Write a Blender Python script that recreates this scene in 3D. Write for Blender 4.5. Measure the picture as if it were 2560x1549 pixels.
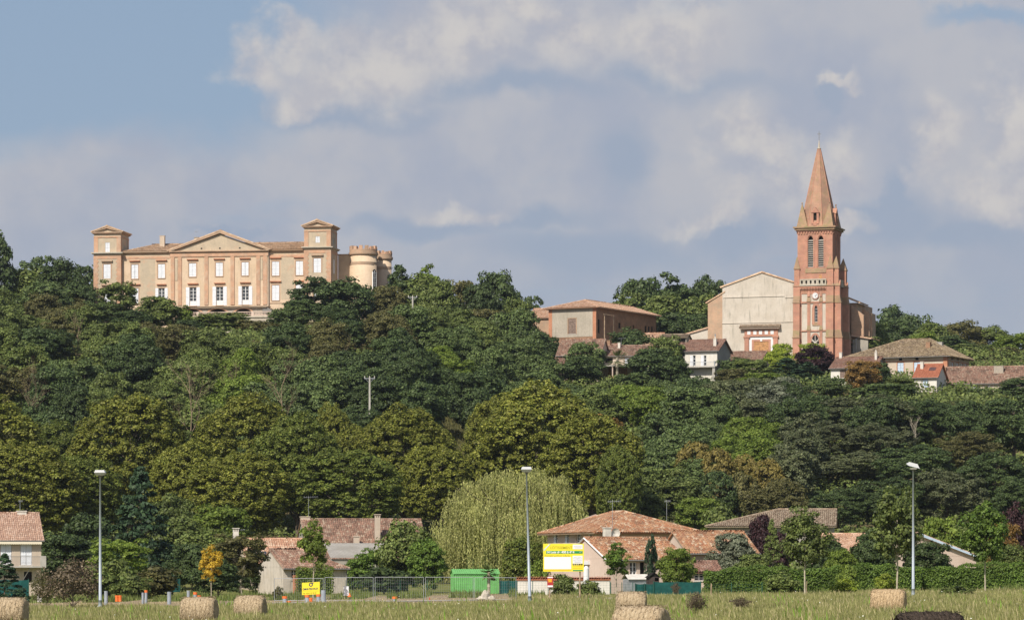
import bpy, math, random
import numpy as np
from mathutils import Vector

# ---------------------------------------------------------------- scene, camera, sky, sun
sc = bpy.context.scene
for o in list(bpy.data.objects):
    bpy.data.objects.remove(o)
COL = sc.collection
F, CX, HV, CH = 9000.0, 1280.0, 1446.0, 1.7     # focal length in photo pixels, optical axis, horizon row, eye height


def X(u, Y): return (u - CX) / F * Y
def Z(v, Y): return CH + (HV - v) / F * Y
R = math.radians

cam = bpy.data.cameras.new('camera'); co = bpy.data.objects.new('camera', cam); COL.objects.link(co)
co.location = (0, 0, CH); co.rotation_euler = (R(90), 0, 0)
cam.sensor_fit = 'HORIZONTAL'; cam.sensor_width = 36; cam.lens = 36 * F / 2560
cam.shift_y = (HV - 774.5) / 2560; cam.clip_start = 1; cam.clip_end = 20000
sc.camera = co

SUN_AZ, SUN_EL = R(-152), R(43)                  # azimuth clockwise from +Y (the view direction)
sun = bpy.data.lights.new('sun', 'SUN'); so = bpy.data.objects.new('sun', sun); COL.objects.link(so)
sd = Vector((math.sin(SUN_AZ) * math.cos(SUN_EL), math.cos(SUN_AZ) * math.cos(SUN_EL), math.sin(SUN_EL)))
so.rotation_euler = sd.to_track_quat('Z', 'Y').to_euler()
sun.energy = 4.6; sun.angle = R(0.5); sun.color = (1.0, 0.93, 0.82)

sc.view_settings.view_transform = 'Standard'; sc.view_settings.look = 'None'
sc.view_settings.exposure = 0.16; sc.view_settings.gamma = 1.0
sc.cycles.max_bounces = 6; sc.cycles.transparent_max_bounces = 6
sc.cycles.diffuse_bounces = 3; sc.cycles.volume_bounces = 0
sc.cycles.sample_clamp_indirect = 4

w = bpy.data.worlds.new('World'); sc.world = w; w.use_nodes = True
nt = w.node_tree; nt.nodes.clear()


class NT:
    """small helper that writes node trees"""
    def __init__(s, nt): s.nt = nt
    def n(s, t, **k):
        nd = s.nt.nodes.new(t)
        for a, b in k.items():
            if a.startswith('i_'):
                key = a[2:]
                nd.inputs[int(key) if key.isdigit() else key].default_value = b
            else: setattr(nd, a, b)
        return nd
    def l(s, a, b): s.nt.links.new(a, b)
    def m(s, op, a, b=None, clamp=False):
        nd = s.nt.nodes.new('ShaderNodeMath'); nd.operation = op; nd.use_clamp = clamp
        for i, q in enumerate((a, b)):
            if q is None: continue
            if isinstance(q, (int, float)): nd.inputs[i].default_value = q
            else: s.l(q, nd.inputs[i])
        return nd.outputs[0]
    def mix(s, fac, a, b, mode='MIX'):
        nd = s.nt.nodes.new('ShaderNodeMix'); nd.data_type = 'RGBA'; nd.blend_type = mode
        if isinstance(fac, (int, float)): nd.inputs[0].default_value = fac
        else: s.l(fac, nd.inputs[0])
        for i, q in ((6, a), (7, b)):
            if isinstance(q, tuple): nd.inputs[i].default_value = (q + (1,))[:4]
            else: s.l(q, nd.inputs[i])
        return nd.outputs[2]
    def noise(s, vec, scale, detail=4, rough=.55, dim='3D'):
        nd = s.n('ShaderNodeTexNoise', noise_dimensions=dim)
        nd.inputs['Scale'].default_value = scale; nd.inputs['Detail'].default_value = detail
        nd.inputs['Roughness'].default_value = rough
        if vec is not None: s.l(vec, nd.inputs['Vector'])
        return nd
    def mr(s, v, a, b, c=0., d=1., smooth=True):
        nd = s.n('ShaderNodeMapRange', interpolation_type='SMOOTHSTEP' if smooth else 'LINEAR')
        s.l(v, nd.inputs[0])
        for i, q in enumerate((a, b, c, d)): nd.inputs[i + 1].default_value = q
        return nd.outputs[0]


def srgb(r, g, b):
    f = lambda c: (c / 255 / 12.92) if c / 255 < .04045 else ((c / 255 + .055) / 1.055) ** 2.4
    return (f(r), f(g), f(b))


def build_world():
    g = NT(nt)
    out = g.n('ShaderNodeOutputWorld'); bg = g.n('ShaderNodeBackground')
    bg.inputs[1].default_value = 0.1
    g.l(bg.outputs[0], out.inputs[0])
    sky = g.n('ShaderNodeTexSky', sky_type='NISHITA'); sky.sun_disc = False
    sky.sun_elevation = SUN_EL; sky.sun_rotation = SUN_AZ; sky.altitude = 100
    sky.air_density = 1.0; sky.dust_density = 1.2; sky.ozone_density = 1.0
    tc = g.n('ShaderNodeTexCoord'); sep = g.n('ShaderNodeSeparateXYZ'); g.l(tc.outputs['Generated'], sep.inputs[0])
    az = g.m('ARCTAN2', sep.outputs[0], sep.outputs[1]); el = g.m('ARCSINE', sep.outputs[2])
    # azimuth / elevation of the sky in units of 1000 photo pixels (1 unit = 6.4 degrees)
    U = g.m('MULTIPLY', az, 9.0); V = g.m('MULTIPLY', el, 9.0)
    cmb = g.n('ShaderNodeCombineXYZ'); g.l(U, cmb.inputs[0]); g.l(V, cmb.inputs[1])
    P = cmb.outputs[0]
    # warp
    n1 = g.noise(P, 3.2, 6, .55); n2 = g.noise(P, 9.0, 5, .6)
    def warp(nz, amp, base):
        sub = g.n('ShaderNodeVectorMath', operation='SUBTRACT'); g.l(nz.outputs['Color'], sub.inputs[0]); sub.inputs[1].default_value = (.5, .5, .5)
        sca = g.n('ShaderNodeVectorMath', operation='SCALE'); g.l(sub.outputs[0], sca.inputs[0]); sca.inputs['Scale'].default_value = amp
        add = g.n('ShaderNodeVectorMath', operation='ADD'); g.l(base, add.inputs[0]); g.l(sca.outputs[0], add.inputs[1])
        return add.outputs[0]
    W = warp(n2, .13, warp(n1, .40, P))
    Wl = warp(n1, .25, P)
    def blob(u, v, ru, rv, soft=.0, vec=None):
        cx, cy = (u - CX) / 1000, (HV - v) / 1000
        s_ = g.n('ShaderNodeVectorMath', operation='SUBTRACT'); g.l(vec or W, s_.inputs[0]); s_.inputs[1].default_value = (cx, cy, 0)
        m_ = g.n('ShaderNodeVectorMath', operation='MULTIPLY'); g.l(s_.outputs[0], m_.inputs[0]); m_.inputs[1].default_value = (1000 / ru, 1000 / rv, 0)
        ln = g.n('ShaderNodeVectorMath', operation='LENGTH'); g.l(m_.outputs[0], ln.inputs[0])
        return g.mr(ln.outputs['Value'], 1.0, soft, 0., 1.)
    def union(lst):
        r_ = lst[0]
        for q in lst[1:]: r_ = g.m('MAXIMUM', r_, q)
        return r_
    # stretched noises for streaks
    st = g.n('ShaderNodeMapping'); g.l(P, st.inputs[0]); st.inputs['Scale'].default_value = (1.0, 4.2, 1)
    ns = g.noise(st.outputs[0], 2.6, 6, .55)
    # veil: pale lilac cloud sheet everywhere but the upper left corner
    clear = union([blob(150, 40, 900, 380, .5, Wl), blob(60, 200, 760, 230, .45, Wl), blob(480, 170, 480, 260, .5, Wl)])
    veil = g.m('SUBTRACT', 1.0, g.m('MULTIPLY', clear, 1.0), True)
    mass = union([blob(980, 140, 400, 190, .35), blob(1480, 110, 560, 180, .35), blob(760, 190, 190, 130, .35)])
    veil = g.m('MAXIMUM', veil, mass)
    gaps = union([blob(1760, 10, 150, 70, .0), blob(1180, 0, 60, 60, .0), blob(2480, 50, 160, 60, .2)])
    veil = g.m('MULTIPLY', veil, g.m('SUBTRACT', 1.0, g.m('MULTIPLY', gaps, .8)))
    wisp = g.m('MULTIPLY', g.mr(ns.outputs[0], .54, .70), g.mr(V, .85, 1.15, 1., 0.))
    veil = g.m('SUBTRACT', veil, g.m('MULTIPLY', wisp, .35), True)
    # bright cumulus
    lit = union([blob(650, 175, 120, 95, .1), blob(745, 95, 110, 80, .1), blob(820, 220, 150, 90, .3), blob(960, 150, 330, 170, .1), blob(1160, 110, 260, 180, .1),
                 blob(1420, 90, 300, 180, .1), blob(1690, 80, 270, 175, .1), blob(2050, 175, 75, 30, .2), blob(1330, 55, 190, 100, .1),
                 blob(1880, 350, 140, 130, .1), blob(2080, 380, 130, 140, .1), blob(2000, 450, 230, 150, .1),
                 blob(2360, 370, 120, 110, .2), blob(2540, 330, 100, 190, .2), blob(2500, 500, 130, 100, .2),
                 blob(1170, 495, 170, 45, .1), blob(1800, 520, 150, 50, .2),
                 blob(2110, 580, 90, 50, .2)])
    dark = union([blob(1680, 205, 420, 60, .1, Wl), blob(1250, 245, 420, 50, .2, Wl), blob(900, 285, 320, 60, .2, Wl),
                  blob(1330, 530, 260, 50, .2, Wl), blob(1560, 400, 130, 110, .3, Wl), blob(2230, 560, 200, 120, .3, Wl),
                  blob(2400, 600, 260, 70, .2, Wl), blob(1050, 560, 250, 45, .3, Wl), blob(1480, 620, 420, 90, .3, Wl),
                  blob(1850, 590, 180, 70, .3, Wl), blob(2230, 470, 60, 120, .3), blob(560, 540, 120, 25, .3), blob(2010, 215, 60, 70, .3)])
    tex = g.mr(n2.outputs[0], .34, .66)
    big = g.mr(n1.outputs[0], .36, .64)
    # colours are divided by the background strength (0.1)
    def c(r_, g_, b_): return tuple(q * 8.95 for q in srgb(r_, g_, b_))
    grad = g.mr(V, .6, 1.5, 0., 1., False)
    blue = g.mix(grad, c(153, 172, 194), c(145, 167, 193))
    nis = g.mix(.08, blue, sky.outputs[0])
    vcol = g.mix(big, c(168, 175, 191), c(184, 186, 194))
    col = g.mix(veil, nis, vcol)
    col = g.mix(g.m('MULTIPLY', dark, g.mr(n1.outputs[0], .2, .6, .55, .95)), col, c(156, 169, 189))
    lcol = g.mix(tex, c(186, 185, 192), c(208, 204, 201))
    fac = g.m('MULTIPLY', lit, g.mr(n2.outputs[0], .25, .55, .5, 1.))
    col = g.mix(g.m('MULTIPLY', fac, .88), col, lcol)
    low = g.mr(V, .55, .98, .65, 0.)
    col = g.mix(low, col, c(163, 175, 192))
    # outside the photographed sector the sky is the plain Nishita sky with drifting noise clouds
    ab = g.m('ABSOLUTE', U)
    inside = g.m('MULTIPLY', g.mr(ab, 1.5, 2.6, 1., 0.), g.mr(V, 1.6, 2.6, 1., 0.))
    nc = g.noise(tc.outputs['Generated'], 3.0, 6, .55)
    other = g.mix(g.mr(nc.outputs[0], .48, .62), sky.outputs[0], c(186, 188, 196))
    col = g.mix(inside, other, col)
    g.l(col, bg.inputs[0])


build_world()


# ---------------------------------------------------------------- materials
MATS = {}


def newmat(name):
    m = bpy.data.materials.new(name); m.use_nodes = True
    g = NT(m.node_tree); m.node_tree.nodes.clear()
    out = g.n('ShaderNodeOutputMaterial'); MATS[name] = m
    return m, g, out


def bsdf(g, out, rough=.9, spec=.15, metal=0.):
    b = g.n('ShaderNodeBsdfPrincipled'); b.inputs['Roughness'].default_value = rough
    b.inputs['Specular IOR Level'].default_value = spec; b.inputs['Metallic'].default_value = metal
    g.l(b.outputs[0], out.inputs[0]); return b


def plain(name, col, rough=.8, spec=.2, metal=0., var=.0):
    m, g, out = newmat(name); b = bsdf(g, out, rough, spec, metal)
    if var:
        tc = g.n('ShaderNodeTexCoord'); nz = g.noise(tc.outputs['Object'], 2.5, 5)
        f = g.mr(nz.outputs[0], .3, .7)
        g.l(g.mix(f, tuple(c * (1 - var) for c in col), tuple(min(1, c * (1 + var)) for c in col)), b.inputs['Base Color'])
    else: b.inputs['Base Color'].default_value = col + (1,)
    return m


def plaster(name, c1, c2, stain=None, scale=.35, streak=0., fine=.12, patch=None, pf=.6):
    """rendered wall: two tones in patches, fine grain, rain streaks with a shape of their own"""
    m, g, out = newmat(name); b = bsdf(g, out, .95, .05)
    tc = g.n('ShaderNodeTexCoord'); O = tc.outputs['Object']
    a = g.noise(O, scale, 6, .6); col = g.mix(g.mr(a.outputs[0], .38, .62), c1, c2)
    f = g.noise(O, 3.5, 5, .7); col = g.mix(g.mr(f.outputs[0], .3, .7, 0, fine * 2), col, tuple(c * .72 for c in c1))
    if stain:
        mp = g.n('ShaderNodeMapping'); g.l(O, mp.inputs[0]); mp.inputs['Scale'].default_value = (1.6, 1.6, .22)
        s = g.noise(mp.outputs[0], 1.3, 5, .65)
        col = g.mix(g.mr(s.outputs[0], .50, .74, 0, streak), col, stain)
    if patch:
        q = g.noise(O, .42, 7, .72); col = g.mix(g.mr(q.outputs[0], .55, .63, 0, pf), col, patch)
        q2 = g.noise(O, 1.1, 5, .7); col = g.mix(g.mr(q2.outputs[0], .52, .66, 0, .35), col, tuple(c * .68 for c in c2))
    g.l(col, b.inputs['Base Color'])
    bp = g.n('ShaderNodeBump'); bp.inputs['Strength'].default_value = .25; bp.inputs['Distance'].default_value = .05
    g.l(f.outputs[0], bp.inputs['Height']); g.l(bp.outputs[0], b.inputs['Normal'])
    return m


def brick(name, c1, c2, mortar, stain=None, bh=.22, sfac=.6, mfac=1.0):
    m, g, out = newmat(name); b = bsdf(g, out, .95, .05)
    tc = g.n('ShaderNodeTexCoord'); O = tc.outputs['Object']; sp = g.n('ShaderNodeSeparateXYZ'); g.l(O, sp.inputs[0])
    cm = g.n('ShaderNodeCombineXYZ'); g.l(g.m('ADD', sp.outputs[0], sp.outputs[1]), cm.inputs[0]); g.l(sp.outputs[2], cm.inputs[1])
    br = g.n('ShaderNodeTexBrick'); g.l(cm.outputs[0], br.inputs['Vector'])
    br.inputs['Scale'].default_value = 1.0; br.inputs['Brick Width'].default_value = bh * 2.2; br.inputs['Row Height'].default_value = bh
    br.inputs['Mortar Size'].default_value = .022; br.inputs['Mortar Smooth'].default_value = .4
    br.inputs['Color1'].default_value = c1 + (1,); br.inputs['Color2'].default_value = c2 + (1,)
    mm = tuple(a * (1 - mfac) + q * mfac for a, q in zip(c1, mortar)); br.inputs['Mortar'].default_value = mm + (1,)
    a = g.noise(O, .5, 6, .6)
    col = g.mix(g.mr(a.outputs[0], .38, .64, 0, .75), br.outputs['Color'], tuple(c * q for c, q in zip(c1, (.68, .74, .80))))
    a2 = g.noise(O, 2.2, 5, .7); col = g.mix(g.mr(a2.outputs[0], .5, .68, 0, .45), col, tuple(min(.9, c * 1.28) for c in c2))
    if stain:
        s = g.noise(O, .9, 6, .65); col = g.mix(g.mr(s.outputs[0], .46, .66, 0, sfac), col, stain)
    g.l(col, b.inputs['Base Color']); return m


def tiles(name, cols, lichen=(.30, .27, .20), lf=.35, dark=(.07, .045, .035), df=.3):
    """each roof tile is its own mesh island, so every tile gets its own colour"""
    m, g, out = newmat(name); b = bsdf(g, out, .9, .1)
    ge = g.n('ShaderNodeNewGeometry'); cr = g.n('ShaderNodeValToRGB'); g.l(ge.outputs['Random Per Island'], cr.inputs[0])
    e = cr.color_ramp; e.interpolation = 'CONSTANT'
    n = len(cols)
    e.elements[0].color = cols[0] + (1,); e.elements[0].position = 0
    e.elements[1].color = cols[1] + (1,); e.elements[1].position = 1 / n
    for i in range(2, n):
        q = e.elements.new(i / n); q.color = cols[i] + (1,)
    tc = g.n('ShaderNodeTexCoord'); O = tc.outputs['Object']
    a = g.noise(O, .7, 6, .65); f = g.noise(O, 4., 4, .7)
    col = g.mix(g.mr(a.outputs[0], .48, .66, 0, df), cr.outputs[0], dark)
    col = g.mix(g.mr(f.outputs[0], .50, .68, 0, lf), col, lichen)
    g.l(col, b.inputs['Base Color']); return m


def leafmat(name, col, col2=None, var=.35, trans=.28, obj=.25, rough=.55, spec=.25):
    m, g, out = newmat(name)
    ge = g.n('ShaderNodeNewGeometry'); oi = g.n('ShaderNodeObjectInfo')
    col2 = col2 or tuple(c * q for c, q in zip(col, (1.35, 1.15, .8)))
    rnd = ge.outputs['Random Per Island']
    c0 = g.mix(rnd, col, col2)
    wn = g.n('ShaderNodeTexWhiteNoise', noise_dimensions='1D'); g.l(g.m('MULTIPLY', rnd, 91.7), wn.inputs['W'])
    br = g.m('ADD', 1 - var, g.m('MULTIPLY', wn.outputs['Value'], 2 * var))
    br = g.m('MULTIPLY', br, g.m('ADD', 1 - obj, g.m('MULTIPLY', oi.outputs['Random'], 2 * obj)))
    # whole boughs differ a little in tone too
    tc = g.n('ShaderNodeTexCoord'); nz = g.noise(tc.outputs['Object'], .45, 3, .5)
    br = g.m('MULTIPLY', br, g.mr(nz.outputs[0], .3, .7, .8, 1.2))
    sc_ = g.n('ShaderNodeVectorMath', operation='SCALE'); g.l(c0, sc_.inputs[0]); g.l(br, sc_.inputs['Scale'])
    d = g.n('ShaderNodeBsdfPrincipled'); d.inputs['Roughness'].default_value = rough; d.inputs['Specular IOR Level'].default_value = spec
    g.l(sc_.outputs[0], d.inputs['Base Color'])
    t = g.n('ShaderNodeBsdfTranslucent')
    tcx = g.mix(1.0, sc_.outputs[0], (1.15, 1.25, .6), 'MULTIPLY'); g.l(tcx, t.inputs[0])
    mx = g.n('ShaderNodeMixShader'); mx.inputs[0].default_value = trans
    g.l(d.outputs[0], mx.inputs[1]); g.l(t.outputs[0], mx.inputs[2]); g.l(mx.outputs[0], out.inputs[0])
    return m


def glassmat(name, col=(.03, .035, .045)):
    return plain(name, col, .12, .6)


LEAF = {
    'plane': leafmat('leaf_plane', (.108, .132, .02), (.245, .242, .045), .48, .28, .10),
    'plane_green': leafmat('leaf_plane_green', (.08, .115, .02), (.18, .20, .04), .45, .28, .10),
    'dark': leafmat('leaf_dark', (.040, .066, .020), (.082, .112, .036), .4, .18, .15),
    'blue': leafmat('leaf_bluish', (.062, .096, .028), (.130, .168, .054), .4, .18, .15),
    'mid': leafmat('leaf_mid', (.080, .114, .026), (.160, .188, .052), .4, .2, .15),
    'bright': leafmat('leaf_bright', (.11, .165, .025), (.20, .25, .045), .35, .35, .12),
    'lime': leafmat('leaf_lime', (.20, .27, .03), (.32, .36, .05), .3, .35, .1),
    'olive': leafmat('leaf_olive', (.085, .088, .03), (.14, .125, .042), .35, .22, .15),
    'silver': leafmat('leaf_silver', (.10, .12, .075), (.20, .21, .14), .35, .2, .1),
    'grey': leafmat('leaf_grey_green', (.068, .085, .034), (.145, .155, .075), .35, .2, .15),
    'conifer': leafmat('leaf_conifer', (.026, .055, .026), (.05, .085, .035), .35, .12, .1),
    'purple': leafmat('leaf_purple', (.025, .013, .014), (.055, .022, .024), .35, .15, .1),
    'yellow': leafmat('leaf_yellow', (.38, .24, .02), (.60, .42, .05), .3, .3, .05),
    'rust': leafmat('leaf_rust', (.16, .10, .03), (.26, .15, .04), .35, .25, .1),
    'gold': leafmat('leaf_gold', (.15, .125, .035), (.24, .19, .05), .3, .25, .1),
    'hedge': leafmat('leaf_hedge', (.07, .125, .018), (.14, .205, .035), .35, .25, .1),
    'willow': leafmat('leaf_willow', (.25, .27, .085), (.48, .46, .19), .35, .3, .05),
    'far': leafmat('leaf_far', (.05, .08, .03), (.09, .12, .04), .3, .2, .15),
    'twig': leafmat('leaf_brown', (.10, .075, .045), (.17, .13, .085), .4, .15, .1),
}
BARK = plain('bark', (.13, .105, .08), .95, .05, var=.35)
PALEBARK = plain('pale_bark', (.42, .37, .28), .95, .05, var=.25)
DEADBARK = plain('dead_wood', (.22, .165, .11), .95, .05, var=.25)


# ---------------------------------------------------------------- mesh helpers
def tag(o, label=None, cat=None, group=None, kind=None):
    if label: o['label'] = label
    if cat: o['category'] = cat
    if group: o['group'] = group
    if kind: o['kind'] = kind
    return o


def empty(name, loc, rz=0., label=None, cat=None, group=None):
    o = bpy.data.objects.new(name, None); COL.objects.link(o); o.location = loc; o.rotation_euler = (0, 0, rz)
    o.empty_display_size = .3
    return tag(o, label, cat, group)


def link(name, me, parent=None):
    o = bpy.data.objects.new(name, me); COL.objects.link(o)
    if parent is not None: o.parent = parent
    return o


class MB:
    def __init__(s, f=None): s.v = []; s.f = []; s.T = f
    def add(s, pts, faces):
        k = len(s.v)
        if s.T: pts = [s.T(*p) for p in pts]
        s.v.extend(pts); s.f.extend([tuple(k + i for i in q) for q in faces]); return s
    def quad(s, *p): return s.add(list(p), [tuple(range(len(p)))])
    def box(s, x0, x1, y0, y1, z0, z1):
        return s.add([(x0, y0, z0), (x1, y0, z0), (x1, y1, z0), (x0, y1, z0), (x0, y0, z1), (x1, y0, z1), (x1, y1, z1), (x0, y1, z1)],
                     [(0, 3, 2, 1), (4, 5, 6, 7), (0, 1, 5, 4), (1, 2, 6, 5), (2, 3, 7, 6), (3, 0, 4, 7)])
    def frus(s, x0, x1, y0, y1, z0, X0, X1, Y0, Y1, z1):
        return s.add([(x0, y0, z0), (x1, y0, z0), (x1, y1, z0), (x0, y1, z0), (X0, Y0, z1), (X1, Y0, z1), (X1, Y1, z1), (X0, Y1, z1)],
                     [(0, 3, 2, 1), (4, 5, 6, 7), (0, 1, 5, 4), (1, 2, 6, 5), (2, 3, 7, 6), (3, 0, 4, 7)])
    def prism(s, poly, y0, y1):
        """poly in (x, z), extruded along y"""
        n = len(poly)
        return s.add([(a, y0, b) for a, b in poly] + [(a, y1, b) for a, b in poly],
                     [tuple(range(n)), tuple(range(2 * n - 1, n - 1, -1))] + [(i, i + n, (i + 1) % n + n, (i + 1) % n) for i in range(n)])
    def tube(s, p0, p1, r0, r1=None, n=8, cap=True):
        r1 = r0 if r1 is None else r1
        a = Vector(p0); b = Vector(p1); d = (b - a)
        if d.length < 1e-6: return s
        d.normalize(); q = Vector((0, 0, 1)) if abs(d.z) < .9 else Vector((1, 0, 0))
        e = d.cross(q).normalized(); h = d.cross(e)
        pts = []
        for c, r in ((a, r0), (b, r1)):
            for i in range(n):
                t = 2 * math.pi * i / n; pts.append(tuple(c + (e * math.cos(t) + h * math.sin(t)) * r))
        fs = [(i, (i + 1) % n, (i + 1) % n + n, i + n) for i in range(n)]
        if cap: fs += [tuple(range(n)), tuple(range(2 * n - 1, n - 1, -1))]
        return s.add(pts, fs)
    def lathe(s, prof, cx=0, cy=0, n=16):
        """prof: (r, z) from bottom to top"""
        pts = [(cx + r * math.cos(2 * math.pi * i / n), cy + r * math.sin(2 * math.pi * i / n), z) for r, z in prof for i in range(n)]
        fs = [(j * n + i, j * n + (i + 1) % n, (j + 1) * n + (i + 1) % n, (j + 1) * n + i) for j in range(len(prof) - 1) for i in range(n)]
        fs += [tuple(range(n - 1, -1, -1)), tuple((len(prof) - 1) * n + i for i in range(n))]
        return s.add(pts, fs)
    def build(s, name, mat, parent=None, smooth=False):
        me = bpy.data.meshes.new(name); me.from_pydata(s.v, [], s.f); me.materials.append(mat)
        if smooth: me.polygons.foreach_set('use_smooth', [True] * len(me.polygons))
        return link(name, me, parent)


def np_mesh(name, quads, mat, nv=4, parent=None, mesh_only=False):
    """quads: (N, nv, 3) loose faces"""
    q = np.asarray(quads, dtype=np.float32); N = q.shape[0]
    me = bpy.data.meshes.new(name)
    me.vertices.add(N * nv); me.vertices.foreach_set('co', q.reshape(-1))
    me.loops.add(N * nv); me.loops.foreach_set('vertex_index', np.arange(N * nv, dtype=np.int32))
    me.polygons.add(N); me.polygons.foreach_set('loop_start', np.arange(0, N * nv, nv, dtype=np.int32))
    me.polygons.foreach_set('loop_total', np.full(N, nv, dtype=np.int32))
    me.update(calc_edges=True); me.materials.append(mat)
    if mesh_only: return me
    return link(name, me, parent)


# ---------------------------------------------------------------- ground
def sstep(a, b, x):
    t = np.clip((x - a) / (b - a), 0, 1); return t * t * (3 - 2 * t)


def ground(x, y):
    x = np.asarray(x, float); y = np.asarray(y, float)
    u = CX + F * x / np.maximum(y, 60)
    z = .25 + .0127 * np.clip(x, -60, 60) + np.minimum(0, np.maximum(y, 60) - 225) * .003
    yk = [290, 350, 400, 450, 500, 560, 620, 650, 690, 760, 900, 1600]
    zl = [0, .3, 1.4, 4.3, 10, 26.5, 41.5, 45.3, 49.3, 52.0, 50, 40]
    yr = [290, 350, 400, 450, 500, 560, 600, 640, 665, 700, 760, 900, 1600]
    zr = [0, .3, 1.4, 4.3, 9, 20, 27, 34, 37.5, 43.3, 46, 47, 40]
    a = np.interp(y, yk, zl); b = np.interp(y, yr, zr); t = sstep(960, 1400, u)
    h = a * (1 - t) + b * t
    bump = (np.sin(x * .11 + y * .05) + np.sin(x * .043 - y * .09 + 2) + .6 * np.sin(x * .23 + y * .19)) * .55
    h = h + bump * sstep(480, 560, y) * (1 - sstep(640, 680, y))
    return z + h


def gz(x, y): return float(ground(x, y))


def make_ground():
    ys = np.concatenate([np.linspace(-60, 140, 12), np.linspace(150, 480, 56), np.linspace(485, 780, 90), np.geomspace(800, 9000, 20)])
    ts = np.linspace(-1, 1, 161)
    xs = np.sign(ts) * (np.abs(ts) * 130 + np.abs(ts) ** 8 * 3000)
    Xg, Yg = np.meshgrid(xs, ys); Zg = ground(Xg, Yg)
    Zg = np.where(Yg > 1600, Zg - (Yg - 1600) * .004, Zg)
    v = np.stack([Xg, Yg, Zg], -1).reshape(-1, 3); nx = len(xs)
    fs = [(j * nx + i, j * nx + i + 1, (j + 1) * nx + i + 1, (j + 1) * nx + i) for j in range(len(ys) - 1) for i in range(nx - 1)]
    me = bpy.data.meshes.new('ground'); me.from_pydata(v.tolist(), [], fs)
    me.polygons.foreach_set('use_smooth', [True] * len(fs))
    m, g, out = newmat('ground'); b = bsdf(g, out, 1., .0)
    ge = g.n('ShaderNodeNewGeometry'); P = ge.outputs['Position']; sp = g.n('ShaderNodeSeparateXYZ'); g.l(P, sp.inputs[0])
    a = g.noise(P, .25, 6, .6); f = g.noise(P, 2.2, 6, .7)
    grass = g.mix(g.mr(a.outputs[0], .35, .65), (.13, .15, .045), (.20, .19, .075))
    soil = g.mix(g.mr(f.outputs[0], .3, .7), (.23, .17, .11), (.34, .27, .19))
    hill = g.mix(g.mr(a.outputs[0], .4, .6), (.04, .055, .02), (.16, .125, .065))
    # bare lot: y 222..300 on the left half
    jit = g.m('MULTIPLY', g.m('SUBTRACT', a.outputs[0], .5), 26.)
    yy = g.m('ADD', sp.outputs[1], jit)
    lot = g.m('MULTIPLY', g.mr(yy, 224, 236), g.mr(yy, 300, 325, 1., 0.))
    lot = g.m('MULTIPLY', lot, g.mr(g.m('ADD', sp.outputs[0], jit), 0., 8., 1., 0.))
    col = g.mix(lot, grass, soil)
    col = g.mix(g.mr(sp.outputs[1], 400, 470), col, hill)
    g.l(col, b.inputs['Base Color']); me.materials.append(m)
    tag(link('ground', me), kind='structure')
    # pale gravel road across the lot
    mb = MB(); n = 60
    xs = np.linspace(-16.5, 2.5, n)
    edge = [(x, 240 + .28 * (x + 16) + .5 * math.sin(x), 252 + .28 * (x + 16) + .8 * math.sin(x * 1.7)) for x in xs]
    for (x0, a0, b0), (x1, a1, b1) in zip(edge[:-1], edge[1:]):
        mb.quad((x0, a0, gz(x0, a0) + .03), (x1, a1, gz(x1, a1) + .03), (x1, b1, gz(x1, b1) + .03), (x0, b0, gz(x0, b0) + .03))
    tag(mb.build('gravel_road', plaster('gravel', (.42, .39, .35), (.33, .30, .26), scale=.8, fine=.3)), kind='structure')


make_ground()


# ---------------------------------------------------------------- foliage
def rnd_dirs(rng, n, zmin=-1.):
    z = rng.uniform(zmin, 1, n); t = rng.uniform(0, 2 * np.pi, n); r = np.sqrt(1 - z * z)
    return np.stack([r * np.cos(t), r * np.sin(t), z], -1)


def leaf_quads(rng, c, nrm, size, aspect=1.0):
    """one diamond-ish leaf spray per centre"""
    n = len(c)
    nrm = nrm / np.maximum(np.linalg.norm(nrm, axis=1, keepdims=True), 1e-6)
    a = np.cross(nrm, rnd_dirs(rng, n)); a /= np.maximum(np.linalg.norm(a, axis=1, keepdims=True), 1e-6)
    b = np.cross(nrm, a)
    s = (size * rng.uniform(.55, 1.35, n))[:, None]
    a = a * s * .62; b = b * s * .5 * aspect
    k = rng.uniform(-.25, .25, (n, 1))
    return np.stack([c - a, c - b + a * k, c + a * .9, c + b + a * k], 1)


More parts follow.
